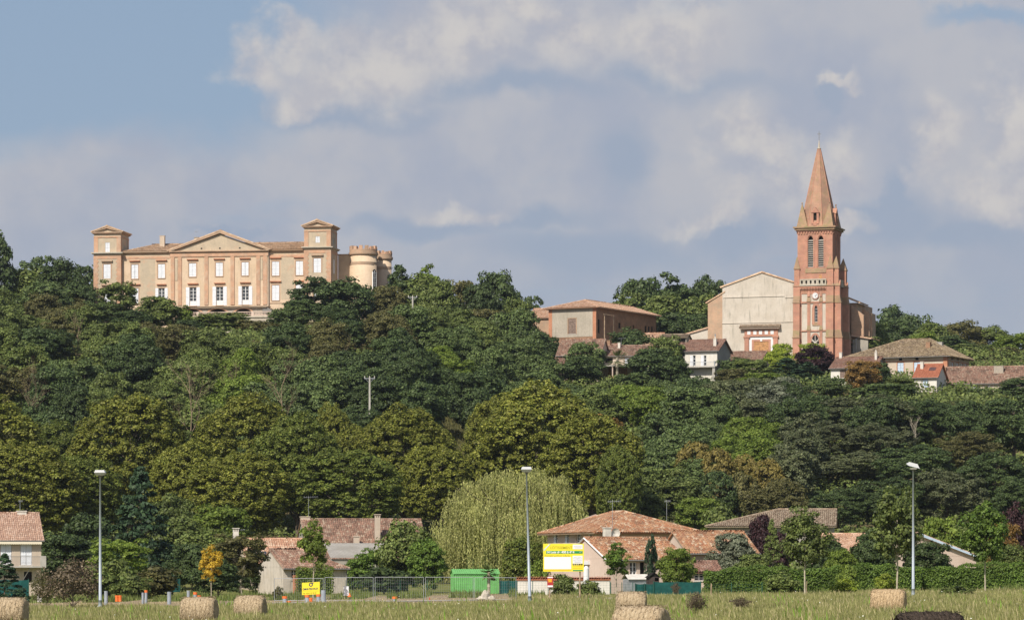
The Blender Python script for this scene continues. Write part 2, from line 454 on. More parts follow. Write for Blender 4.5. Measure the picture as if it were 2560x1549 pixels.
def crown_np(seed, W, H, base, n_clump, per, clump_r, leaf, flat=.6, shape='round', inner=.35, nb=.75, lump=.18):
    """crown of leaf sprays set in clumps; W width, H total height, base = height where the crown starts"""
    rng = np.random.default_rng(seed)
    rz = (H - base) / 2; cz = base + rz
    ph = rng.uniform(0, 6.28, 6)
    d = rnd_dirs(rng, n_clump, -.85)
    rad = 1 - inner * rng.random(n_clump) ** 1.3
    lob = 1 + lump * (np.sin(3 * np.arctan2(d[:, 1], d[:, 0]) + ph[0]) + np.sin(4 * d[:, 2] + 5 * d[:, 0] + ph[1])) * .6
    if shape == 'cone':
        t = rng.random(n_clump) ** 1.6
        rr = (1 - t) ** .8 * (.75 + .25 * rng.random(n_clump)) * W / 2
        th = rng.uniform(0, 6.28, n_clump)
        c = np.stack([rr * np.cos(th), rr * np.sin(th), base + t * (H - base)], -1)
        d = np.stack([np.cos(th), np.sin(th), np.full(n_clump, .3)], -1)
        cr = clump_r * (.35 + .8 * (1 - t))
    elif shape == 'column':
        t = rng.random(n_clump); rr = np.sin(np.clip(t * 1.0 + .06, 0, 1) * np.pi) ** .5 * W / 2 * (.7 + .3 * rng.random(n_clump))
        th = rng.uniform(0, 6.28, n_clump)
        c = np.stack([rr * np.cos(th), rr * np.sin(th), base + t * (H - base)], -1)
        d = np.stack([np.cos(th), np.sin(th), np.full(n_clump, .6)], -1); cr = np.full(n_clump, clump_r)
    elif shape == 'box':
        c = rng.uniform(-1, 1, (n_clump, 3)); ax = rng.integers(0, 3, n_clump); sg = np.sign(c[np.arange(n_clump), ax])
        c[np.arange(n_clump), ax] = sg * rng.uniform(.8, 1, n_clump)
        d = c.copy(); c = c * np.array([W / 2, flat, rz]) + np.array([0, 0, cz]); cr = np.full(n_clump, clump_r); flat = .8
    else:
        c = d * (rad * lob)[:, None] * np.array([W / 2 - clump_r * .6, W / 2 - clump_r * .6, rz - clump_r * .4]) + np.array([0, 0, cz])
        cr = clump_r * rng.uniform(.6, 1.35, n_clump)
    N = n_clump * per
    cc = np.repeat(c, per, 0); dd = np.repeat(d, per, 0); rr = np.repeat(cr, per)[:, None]
    ld = rnd_dirs(rng, N, -.55)
    ld = ld + dd * .35; ld /= np.linalg.norm(ld, axis=1, keepdims=True)
    p = cc + ld * rr * rng.uniform(.55, 1.05, (N, 1)) * np.array([1, 1, flat])
    p += rng.normal(0, leaf * .25, p.shape)
    nrm = ld * nb * 1.25 + np.array([0, 0, .4]) + rng.normal(0, .42, p.shape)
    return leaf_quads(rng, p, nrm, leaf), c


def trunk_mb(seed, H, base, r, pts=(), n_limb=9, mat=None):
    rnd = random.Random(seed); mb = MB()
    top = H * .72; p = Vector((0, 0, -.6)); segs = 7; prev = p; pr = r * 1.25
    spine = [p]
    for i in range(1, segs + 1):
        t = i / segs; q = Vector((rnd.uniform(-.12, .12) * r * 8 * t, rnd.uniform(-.12, .12) * r * 8 * t, top * t))
        rr = r * (1 - .8 * t); mb.tube(prev, q, pr, rr, 7, False); prev = q; pr = rr; spine.append(q)
    idx = list(range(len(pts))); rnd.shuffle(idx)
    for i in idx[:n_limb]:
        e = Vector(pts[i]); s0 = min(top * .95, max(base * .75, e.z - (Vector((e.x, e.y, 0)).length) * .8))
        k = s0 / top * segs; a = spine[min(segs, max(0, int(k)))]
        a = Vector((a.x, a.y, s0)); m_ = a.lerp(e, .5) + Vector((0, 0, .06 * H)) * .5
        r1 = r * .38 * (1 - .5 * s0 / H)
        mb.tube(a, m_, r1, r1 * .6, 5, False); mb.tube(m_, e, r1 * .6, r1 * .15, 5, False)
    return mb


TPL = {}


def template(key, leafname, W, H, base, n_clump, per, clump_r, leaf, r, seeds=(1,), bark=None, limbs=9, **k):
    L = []
    for s in seeds:
        q, c = crown_np(s, W, H, base, n_clump, per, clump_r, leaf, **k)
        cm = np_mesh('crown', q, LEAF[leafname], mesh_only=True)
        tm = trunk_mb(s, H, base, r, [tuple(p) for p in c], limbs)
        me = bpy.data.meshes.new('trunk'); me.from_pydata(tm.v, [], tm.f); me.materials.append(bark or BARK)
        me.polygons.foreach_set('use_smooth', [True] * len(me.polygons))
        L.append((cm, me))
    TPL[key] = (W, H, L)


RN = random.Random(7)


def relleaf(cm, leafname):
    k = cm.name.split('.')[0] + leafname
    d = cm.copy(); d.materials.clear(); d.materials.append(LEAF[leafname]); return d


REL = {}


def plant(key, x, y, W, H, name, label, cat='tree', group=None, leafname=None, rz=None, sink=0.):
    W0, H0, L = TPL[key]; cm, tm = L[RN.randrange(len(L))]
    if leafname:
        if (cm.name, leafname) not in REL: REL[(cm.name, leafname)] = relleaf(cm, leafname)
        cm = REL[(cm.name, leafname)]
    o = empty(name, (x, y, gz(x, y) - sink), RN.uniform(0, 6.28) if rz is None else rz, label, cat, group)
    s = (W / W0, W / W0, H / H0)
    for nm, me in (('crown', cm), ('trunk', tm)):
        c = link(nm, me, o); c.scale = s
    return o


def plant_px(key, u, vtop, wpx, Y, name, label, leafname=None, cat='tree', group=None, sink=0., rz=None):
    x = X(u, Y); H = Z(vtop, Y) - gz(x, Y) + sink
    return plant(key, x, Y, wpx * Y / F, H, name, label, cat, group, leafname, rz, sink)


def find_Y(u, vtop, H, lo, hi):
    best = min(((abs(Z(vtop, y) - gz(X(u, y), y) - H), y) for y in np.arange(lo, hi, 2.)), key=lambda q: q[0])
    return float(best[1])


# templates -----------------------------------------------------
template('bush_tree', 'mid', 7, 8, .8, 130, 100, .90, .27, .15, (1, 2, 3, 4, 5, 6), flat=.68, lump=.22)
template('loose_tree', 'mid', 7, 9, 1.6, 90, 90, .82, .27, .15, (11, 12, 13, 14), flat=.55, inner=.6, lump=.16)
template('slim_tree', 'mid', 5, 10, 1.5, 60, 60, .9, .38, .14, (21, 22, 23), flat=.7)
template('plane_tree', 'plane', 16, 21, 3.0, 950, 68, .74, .30, .45, (31, 32, 33, 34, 35), flat=.85, inner=.22, lump=.09, limbs=22)
template('big_oak', 'grey', 15, 16, 2.0, 260, 130, 1.3, .32, .4, (41, 42), flat=.6, inner=.35, lump=.2, limbs=16)
template('street_tree', 'mid', 4.6, 7, 1.9, 120, 62, .55, .2, .09, (65, 66, 67), flat=.75, inner=.55, lump=.22, bark=PALEBARK, limbs=16)
template('shrub', 'mid', 3, 2.6, .1, 60, 60, .5, .20, .06, (51, 52, 53), flat=.7, inner=.6, limbs=14)
template('young_tree', 'mid', 3.2, 6, 2.2, 75, 60, .42, .17, .07, (61, 62, 63), flat=.8, inner=.7, lump=.25, bark=PALEBARK, limbs=20)
template('conifer', 'conifer', 6, 9, .6, 150, 60, .8, .26, .15, (71, 72), shape='cone', flat=.4, nb=.6)
template('cypress', 'conifer', 1.2, 4, .1, 70, 60, .22, .12, .06, (81, 82), shape='column', flat=1.6, nb=.9)
template('round_shrub', 'gold', 6, 5.5, .2, 160, 60, .6, .22, .12, (91, 92), flat=.7, inner=.12, lump=.05, nb=1.)
template('twiggy', 'twig', 4, 3, .1, 80, 45, .55, .12, .05, (101, 102), flat=.9, inner=.7, limbs=45)


def bare_tree_mesh(seed, H, r, mat):
    rnd = random.Random(seed); mb = MB()
    def br(p, d, L, r0, k):
        n = 3; q = p
        for i in range(n):
            d = (d + Vector((rnd.uniform(-.2, .2), rnd.uniform(-.2, .2), rnd.uniform(-.02, .12)))).normalized()
            e = q + d * L / n; mb.tube(q, e, r0 * (1 - .25 * i), r0 * (1 - .25 * (i + 1)), 5, False)
            if k > 0:
                for _ in range(2 if k > 1 else 3):
                    dd = (d + Vector((rnd.uniform(-1, 1), rnd.uniform(-1, 1), rnd.uniform(-.1, .5))) * .85).normalized()
                    br(e, dd, L * rnd.uniform(.4, .62), r0 * .42, k - 1)
            q = e
    br(Vector((0, 0, -.5)), Vector((0, 0, 1)), H * .62, r, 3)
    me = bpy.data.meshes.new('trunk'); me.from_pydata(mb.v, [], mb.f); me.materials.append(mat); return me


def frame(uv, Y): return (X(uv[0], Y), Y, Z(uv[1], Y))


# ---------------------------------------------------------------- building kit
M_ = dict(
    cream=plaster('plaster_cream', (.54, .48, .405), (.60, .54, .465), (.24, .22, .18), streak=.65, patch=(.50, .44, .36), pf=.6),
    beige=plaster('plaster_beige', (.52, .43, .34), (.57, .48, .39), (.30, .24, .17), streak=.3),
    pink=plaster('plaster_pink', (.60, .47, .39), (.64, .51, .43), (.40, .30, .22), streak=.2),
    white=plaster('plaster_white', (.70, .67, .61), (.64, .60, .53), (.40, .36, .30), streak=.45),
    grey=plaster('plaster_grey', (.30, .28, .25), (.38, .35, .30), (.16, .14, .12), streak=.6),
    castle=plaster('castle_render', (.60, .455, .315), (.66, .51, .37), (.42, .34, .25), streak=.5, scale=.25, patch=(.50, .36, .25), pf=.5),
    castle_grey=plaster('castle_grey_render', (.47, .39, .29), (.54, .44, .32), (.38, .31, .23), streak=.5, scale=.5, patch=(.55, .35, .24), pf=.6),
    stone=plaster('stone', (.52, .46, .38), (.44, .39, .31), (.22, .21, .15), streak=.5, scale=.8),
    rubble=plaster('rubble_wall', (.40, .35, .29), (.47, .40, .32), (.22, .19, .15), streak=.4, scale=1.6, fine=.4),
    brick=brick('brick', (.53, .235, .135), (.47, .19, .105), (.50, .33, .23)),
    castle_brick=brick('castle_brick', (.57, .335, .215), (.51, .285, .175), (.56, .42, .31), (.50, .41, .31), bh=.24, sfac=.5),
    church_brick=brick('church_brick', (.52, .255, .175), (.46, .205, .14), (.52, .36, .27), (.34, .25, .13), bh=.24, sfac=.22),
    mossy=brick('mossy_brick', (.40, .255, .165), (.36, .225, .14), (.34, .27, .17), (.27, .23, .115), bh=.24, sfac=.8),
    old_brick=brick('old_brick', (.36, .205, .125), (.30, .165, .10), (.36, .27, .19), (.20, .14, .09), sfac=.4),
    pale_brick=brick('pale_brick', (.52, .34, .225), (.47, .29, .19), (.50, .38, .28), (.36, .29, .21), sfac=.5),
    trim=plain('painted_trim', (.60, .56, .50), .8, .1, var=.12),
    shutter=plain('white_shutter', (.70, .72, .76), .6, .25, var=.05),
    blue_shutter=plain('pale_blue_shutter', (.50, .60, .72), .6, .25, var=.08),
    brown_shutter=plain('brown_shutter', (.22, .16, .13), .7, .2, var=.25),
    frame=plain('window_frame', (.70, .70, .70), .5, .3),
    lamp=plain('lamp_head_grey', (.50, .50, .50), .5, .3),
    glass=glassmat('window_glass'),
    darkin=plain('dark_opening', (.025, .022, .02), .9, .05),
    metal=plain('galvanised_metal', (.42, .44, .46), .45, .4, .6, var=.15),
    gutter=plain('gutter', (.20, .19, .18), .5, .3),
    wood=plain('weathered_wood', (.34, .25, .17), .9, .1, var=.3),
    oak=plain('oak_door', (.44, .23, .10), .6, .3, var=.3),
    concrete=plaster('concrete', (.40, .38, .34), (.48, .45, .41), (.25, .23, .2), streak=.4, scale=1.),
    redpaint=plain('red_paint', (.45, .05, .03), .6, .3),
)
T_ = dict(
    castle=tiles('castle_roof_tiles', [(.58, .40, .26), (.50, .32, .20), (.64, .47, .33), (.42, .27, .18), (.55, .37, .24)], (.50, .43, .31), .5, df=.35),
    pale=tiles('pale_roof_tiles', [(.55, .36, .25), (.48, .28, .18), (.60, .42, .31), (.42, .25, .17), (.52, .33, .22)], (.50, .42, .32), .35, df=.2),
    red=tiles('red_roof_tiles', [(.40, .185, .10), (.46, .26, .15), (.32, .155, .09), (.50, .36, .25), (.36, .21, .13), (.42, .235, .135)], (.44, .37, .27), .22, df=.4),
    mottled=tiles('mottled_roof_tiles', [(.29, .165, .12), (.34, .20, .145), (.22, .125, .09), (.38, .28, .21), (.26, .155, .115), (.30, .20, .15)], (.33, .28, .21), .3, df=.6),
    brown=tiles('brown_roof_tiles', [(.26, .14, .10), (.30, .17, .125), (.22, .12, .09), (.34, .22, .17), (.28, .17, .13)], (.27, .23, .18), .4, df=.4),
    greyb=tiles('grey_brown_roof_tiles', [(.33, .25, .18), (.28, .21, .15), (.38, .30, .22), (.24, .17, .12)], (.36, .33, .25), .55, df=.35),
    mossy=tiles('mossy_roof_tiles', [(.27, .20, .125), (.32, .24, .15), (.21, .15, .10), (.38, .29, .20)], (.30, .28, .18), .65, df=.5),
    pinkbrown=tiles('pink_brown_roof_tiles', [(.46, .30, .22), (.41, .26, .19), (.50, .35, .27), (.38, .24, .18)], (.46, .36, .28), .25, df=.15),
    orange=tiles('orange_roof_tiles', [(.50, .29, .19), (.56, .35, .24), (.44, .24, .16), (.60, .43, .31)], (.52, .42, .32), .35, df=.2),
    newred=tiles('new_red_tiles', [(.40, .15, .09), (.44, .175, .105), (.36, .135, .08)], (.45, .2, .12), .1, df=.1),
)


class Fr:
    """a building's own frame: origin on its front-left corner, local x along the front, y into the depth"""
    def __init__(s, name, label, cat, u, Y, rot, vbase=None, group=None):
        s.O = Vector((X(u, Y), Y)); s.r = R(rot)
        s.z0 = Z(vbase, Y) if vbase is not None else gz(s.O.x, Y)
        s.ex = Vector((math.cos(s.r), math.sin(s.r))); s.ey = Vector((-math.sin(s.r), math.cos(s.r)))
        s.root = empty(name, (s.O.x, s.O.y, s.z0), s.r, label, cat, group)
    def front(s, u, v, b=0.):
        t = (u - CX) / F; O = s.O + s.ey * b
        a = (t * O.y - O.x) / (s.ex.x - t * s.ex.y)
        return a, Z(v, O.y + a * s.ex.y) - s.z0
    def side(s, u, v, a=0.):
        t = (u - CX) / F; O = s.O + s.ex * a
        b = (t * O.y - O.x) / (s.ey.x - t * s.ey.y)
        return b, Z(v, O.y + b * s.ey.y) - s.z0
    def fx(s, u, b=0.): return s.front(u, 1000, b)[0]
    def fz(s, v, u=None, b=0.): return s.front(u if u is not None else CX + F * s.O.x / s.O.y, v, b)[1]


def faceT(kind, L=0., D=0.):
    """wall coordinates (s along the wall seen from outside, d into the wall, z) -> local"""
    if kind == 'front': return None
    if kind == 'right': return lambda a, d, z: (L - d, a, z)
    if kind == 'left': return lambda a, d, z: (d, D - a, z)
    if kind == 'back': return lambda a, d, z: (L - a, D - d, z)


def wall(mb, s0, s1, z0, z1, ops=(), dep=.22, d0=0.):
    """a wall sheet with real openings and their reveals; ops: (s0, s1, z0, z1)"""
    ops = [(max(a, s0 + .02), min(b, s1 - .02), max(c, z0 + .02), min(d, z1 - .02)) for a, b, c, d in ops]
    xs = sorted({s0, s1} | {q for o in ops for q in o[:2]}); zs = sorted({z0, z1} | {q for o in ops for q in o[2:]})
    for i in range(len(xs) - 1):
        for j in range(len(zs) - 1):
            cx, cz = (xs[i] + xs[i + 1]) / 2, (zs[j] + zs[j + 1]) / 2
            if any(a < cx < b and c < cz < d for a, b, c, d in ops): continue
            mb.quad((xs[i], d0, zs[j]), (xs[i + 1], d0, zs[j]), (xs[i + 1], d0, zs[j + 1]), (xs[i], d0, zs[j + 1]))
    for a, b, c, d in ops:
        e = d0 + dep
        mb.quad((a, d0, c), (a, e, c), (a, e, d), (a, d0, d)); mb.quad((b, d0, c), (b, d0, d), (b, e, d), (b, e, c))
        mb.quad((a, d0, d), (a, e, d), (b, e, d), (b, d0, d)); mb.quad((a, d0, c), (b, d0, c), (b, e, c), (a, e, c))


def window(root, T, a, b, c, d, kind='glass', dep=.22, nx=2, nz=3, sh='shutter', panel=0., slot=False, name='window'):
    w_ = b - a
    if kind in ('glass', 'open', 'half'):
        mb = MB(T); t = min(.07, w_ * .09)
        mb.box(a, a + t, dep - .09, dep - .01, c, d); mb.box(b - t, b, dep - .09, dep - .01, c, d)
        mb.box(a + t, b - t, dep - .09, dep - .01, d - t, d); mb.box(a + t, b - t, dep - .09, dep - .01, c, c + t + panel)
        for i in range(1, nx):
            x = a + w_ * i / nx; k = t * (.9 if i * 2 == nx else .5)
            mb.box(x - k, x + k, dep - .08, dep - .012, c + t + panel, d - t)
        for j in range(1, nz):
            z = c + panel + (d - c - panel) * j / nz; k = t * .45
            mb.box(a + t, b - t, dep - .075, dep - .014, z - k, z + k)
        f = mb.build(name, M_['frame'], root)
        MB(T).box(a + .01, b - .01, dep - .005, dep + .03, c + .01, d - .01).build('pane', M_['glass'], f)
        if kind == 'open':
            for s_ in (0, 1):
                x0, x1 = (a - w_ * .52, a - .03) if s_ == 0 else (b + .03, b + w_ * .52)
                leaf_mb(T, x0, x1, c - .05, d, -.07, -.02).build('shutter', M_[sh], f)
        if kind == 'half':
            leaf_mb(T, a, a + w_ * .5, c, d, .02, .07).build('shutter', M_[sh], f)
        return f
    if kind == 'shut':
        mb = MB(T).box(a, b, dep - .04, dep, c, d)
        f = mb.build(name, M_['trim'], root)
        m_ = (a + b) / 2; g_ = .035 if slot else .012
        leaf_mb(T, a + .02, m_ - g_, c + .02, d - .02, .05, .1).build('shutter', M_[sh], f)
        leaf_mb(T, m_ + g_, b - .02, c + .02, d - .02, .05, .1).build('shutter', M_[sh], f)
        return f
    mb = MB(T).box(a + .01, b - .01, dep - .03, dep + .02, c + .01, d - .01)
    return mb.build(name, M_['darkin'], root)


def leaf_mb(T, x0, x1, z0, z1, y0, y1):
    mb = MB(T); n = max(2, int(abs(x1 - x0) / .22)); w_ = (x1 - x0) / n
    for i in range(n): mb.box(x0 + i * w_ + .006, x0 + (i + 1) * w_ - .006, y0 + .01, y1, z0, z1)
    for z in (z0 + (z1 - z0) * .15, z0 + (z1 - z0) * .5, z0 + (z1 - z0) * .85): mb.box(x0 + .02, x1 - .02, y0 - .015, y0 + .012, z - .06, z + .06)
    return mb


def roof_plane(mb, P, tw=.24, th=.38, lift=.05, edge=True):
    """P: convex polygon, P[0]->P[1] is the eave; covered with half-round tiles"""
    P = [Vector(p) for p in P]
    s = (P[1] - P[0]).normalized(); n = (P[1] - P[0]).cross(P[-1] - P[0]).normalized()
    if n.z < 0: n = -n
    t = n.cross(s)
    if t.z < 0: t = -t
    Q = [((p - P[0]).dot(s), (p - P[0]).dot(t)) for p in P]
    ar = sum(Q[i][0] * Q[(i + 1) % len(Q)][1] - Q[(i + 1) % len(Q)][0] * Q[i][1] for i in range(len(Q)))
    sg = 1 if ar > 0 else -1
    def inside(a, b, e=0.):
        for i in range(len(Q)):
            x0, y0 = Q[i]; x1, y1 = Q[(i + 1) % len(Q)]
            if ((x1 - x0) * (b - y0) - (y1 - y0) * (a - x0)) * sg < -e: return False
        return True
    k = len(P)
    dn = n * .12
    mb.add([tuple(p) for p in P] + [tuple(p - dn) for p in P],
           [tuple(range(k)), tuple(range(2 * k - 1, k - 1, -1))] + [(i, i + k, (i + 1) % k + k, (i + 1) % k) for i in range(k)])
    s0, s1 = min(q[0] for q in Q), max(q[0] for q in Q); t1 = max(q[1] for q in Q)
    ns = max(1, int((s1 - s0) / tw)); w_ = (s1 - s0) / ns
    prof = ((-.46, .0), (-.24, .72), (.24, .72), (.46, .0))
    rnd = random.Random(int(abs(P[0].x * 10 + P[1].z * 7)) + k)
    for i in range(ns):
        a = s0 + (i + .5) * w_; off = rnd.uniform(-.08, .08)
        for j in range(-1, int(t1 / th) + 1):
            b0 = j * th + off; b1 = b0 + th * 1.12
            if not inside(a, max(b0, .02) + th * .35): continue
            b0 = max(b0, -.06)
            jx = rnd.uniform(-.02, .02); pts = []
            for b_, h in ((b0, lift), (b1, 0.)):
                for px, pz in prof:
                    p = P[0] + s * (a + px * w_ + jx) + t * b_ + n * (pz * tw * .5 + h * .7 + .004)
                    pts.append(tuple(p))
            mb.add(pts, [(0, 1, 5, 4), (1, 2, 6, 5), (2, 3, 7, 6)])


def ridge(mb, a, b, r=.13, L=.4):
    a, b = Vector(a), Vector(b); n = max(1, int((b - a).length / L))
    for i in range(n):
        mb.tube(a.lerp(b, i / n), a.lerp(b, (i + .97) / n), r, r * .9, 6)


def gable_roof(root, L, D, ze, zr, tm, axis='x', ov=.35, x0=0., y0=0., rp=None, th=.38, tw=.26, name='roof', ovs=None, hipL=0., hipR=0., both=True):
    """axis x: ridge parallel to the front.  hipL / hipR: how far the ridge end is pulled in"""
    ovs = ov if ovs is None else ovs
    mb = MB()
    if axis == 'x':
        m = D / 2 if rp is None else rp; k = (zr - ze) / m; zo = ze - ov * k
        kb = (zr - ze) / (D - m); zb = ze - ov * kb
        A = (-ovs, -ov, zo); B = (L + ovs, -ov, zo); C = (L + ovs - (hipR + ovs if hipR else 0), m, zr); E = (-ovs + (hipL + ovs if hipL else 0), m, zr)
        G = (L + ovs, D + ov, zb); H = (-ovs, D + ov, zb)
    else:
        m = L / 2 if rp is None else rp; k = (zr - ze) / m; zo = ze - ov * k
        kb = (zr - ze) / (L - m); zb = ze - ov * kb
        A = (-ov, D + ovs, zo); B = (-ov, -ovs, zo); C = (m, -ovs + (hipL + ovs if hipL else 0), zr); E = (m, D + ovs - (hipR + ovs if hipR else 0), zr)
        G = (L + ov, -ovs, zb); H = (L + ov, D + ovs, zb)
    sh = lambda p: (p[0] + x0, p[1] + y0, p[2])
    A, B, C, E, G, H = map(sh, (A, B, C, E, G, H))
    up = lambda p: (p[0], p[1], p[2] + .06)
    roof_plane(mb, [A, B, C, E], tw, th)
    if both: roof_plane(mb, [G, H, E, C], tw, th)
    hipBC, hipAE = (hipR, hipL) if axis == 'x' else (hipL, hipR)
    if hipBC: roof_plane(mb, [B, G, C], tw, th); ridge(mb, up(B), up(C)); ridge(mb, up(G), up(C))
    if hipAE: roof_plane(mb, [H, A, E], tw, th); ridge(mb, up(A), up(E)); ridge(mb, up(H), up(E))
    ridge(mb, up(E), up(C))
    return mb.build(name, tm, root)


def walls_box(mb, L, D, z0, z1, front=(), right=(), left=(), x0=0., y0=0., dep=.22):
    """four walls; openings in front / right / left"""
    m2 = MB(lambda a, d, z: (x0 + a, y0 + d, z)); wall(m2, 0, L, z0, z1, front, dep)
    m3 = MB(lambda a, d, z: (x0 + L - d, y0 + a, z)); wall(m3, 0, D, z0, z1, right, dep)
    m4 = MB(lambda a, d, z: (x0 + d, y0 + D - a, z)); wall(m4, 0, D, z0, z1, left, dep)
    m5 = MB(lambda a, d, z: (x0 + L - a, y0 + D - d, z)); wall(m5, 0, L, z0, z1, (), dep)
    for q in (m2, m3, m4, m5): mb.add(q.v, q.f)


def chimney(root, x, y, z0, z1, w_=.6, d_=.6, mat='old_brick', cap='slab', name='chimney'):
    mb = MB().box(x - w_ / 2, x + w_ / 2, y - d_ / 2, y + d_ / 2, z0, z1)
    if cap == 'slab':
        mb.box(x - w_ / 2 - .06, x + w_ / 2 + .06, y - d_ / 2 - .06, y + d_ / 2 + .06, z1, z1 + .09)
    elif cap == 'pot':
        mb.box(x - w_ / 2 - .05, x + w_ / 2 + .05, y - d_ / 2 - .05, y + d_ / 2 + .05, z1, z1 + .08)
        mb.lathe([(.13, z1 + .08), (.10, z1 + .5), (.13, z1 + .52)], x, y, 8)
    elif cap == 'vent':
        for sx in (-1, 0, 1): mb.box(x + sx * (w_ / 2 - .06) - .06, x + sx * (w_ / 2 - .06) + .06, y - d_ / 2, y + d_ / 2, z1, z1 + .3)
        mb.box(x - w_ / 2 - .08, x + w_ / 2 + .08, y - d_ / 2 - .08, y + d_ / 2 + .08, z1 + .3, z1 + .38)
    return mb.build(name, M_[mat], root)


def antenna(root, x, y, z0, h=1.8, name='antenna', w_=1.1, dish=False):
    mb = MB().tube((x, y, z0), (x, y, z0 + h), .022, .022, 5)
    mb.tube((x - w_ * .35, y, z0 + h * .93), (x + w_ * .65, y, z0 + h * .97), .014, .014, 4)
    for i in range(7):
        q = x - w_ * .3 + i * w_ * .15; mb.tube((q, y - .22, z0 + h * .95), (q, y + .22, z0 + h * .95), .01, .01, 4)
        mb.tube((q, y, z0 + h * .95 - .12), (q, y, z0 + h * .95 + .12), .008, .008, 4)
    a = mb.build(name, M_['metal'], root)
    if dish:
        mb = MB(); n = 14; ring = []
        c = Vector((x + .25, y - .15, z0 + .5))
        for j, (r, dd) in enumerate(((.02, .12), (.2, .09), (.35, .03), (.45, -.04))):
            ring += [tuple(c + Vector((r * math.cos(2 * math.pi * i / n), dd, r * math.sin(2 * math.pi * i / n)))) for i in range(n)]
        fs = [(j * n + i, j * n + (i + 1) % n, (j + 1) * n + (i + 1) % n, (j + 1) * n + i) for j in range(3) for i in range(n)]
        mb.add(ring, fs); mb.tube(tuple(c + Vector((0, .1, 0))), (x, y, z0 + .45), .02, .02, 5)
        mb.build('dish', M_['trim'], a)
    return a


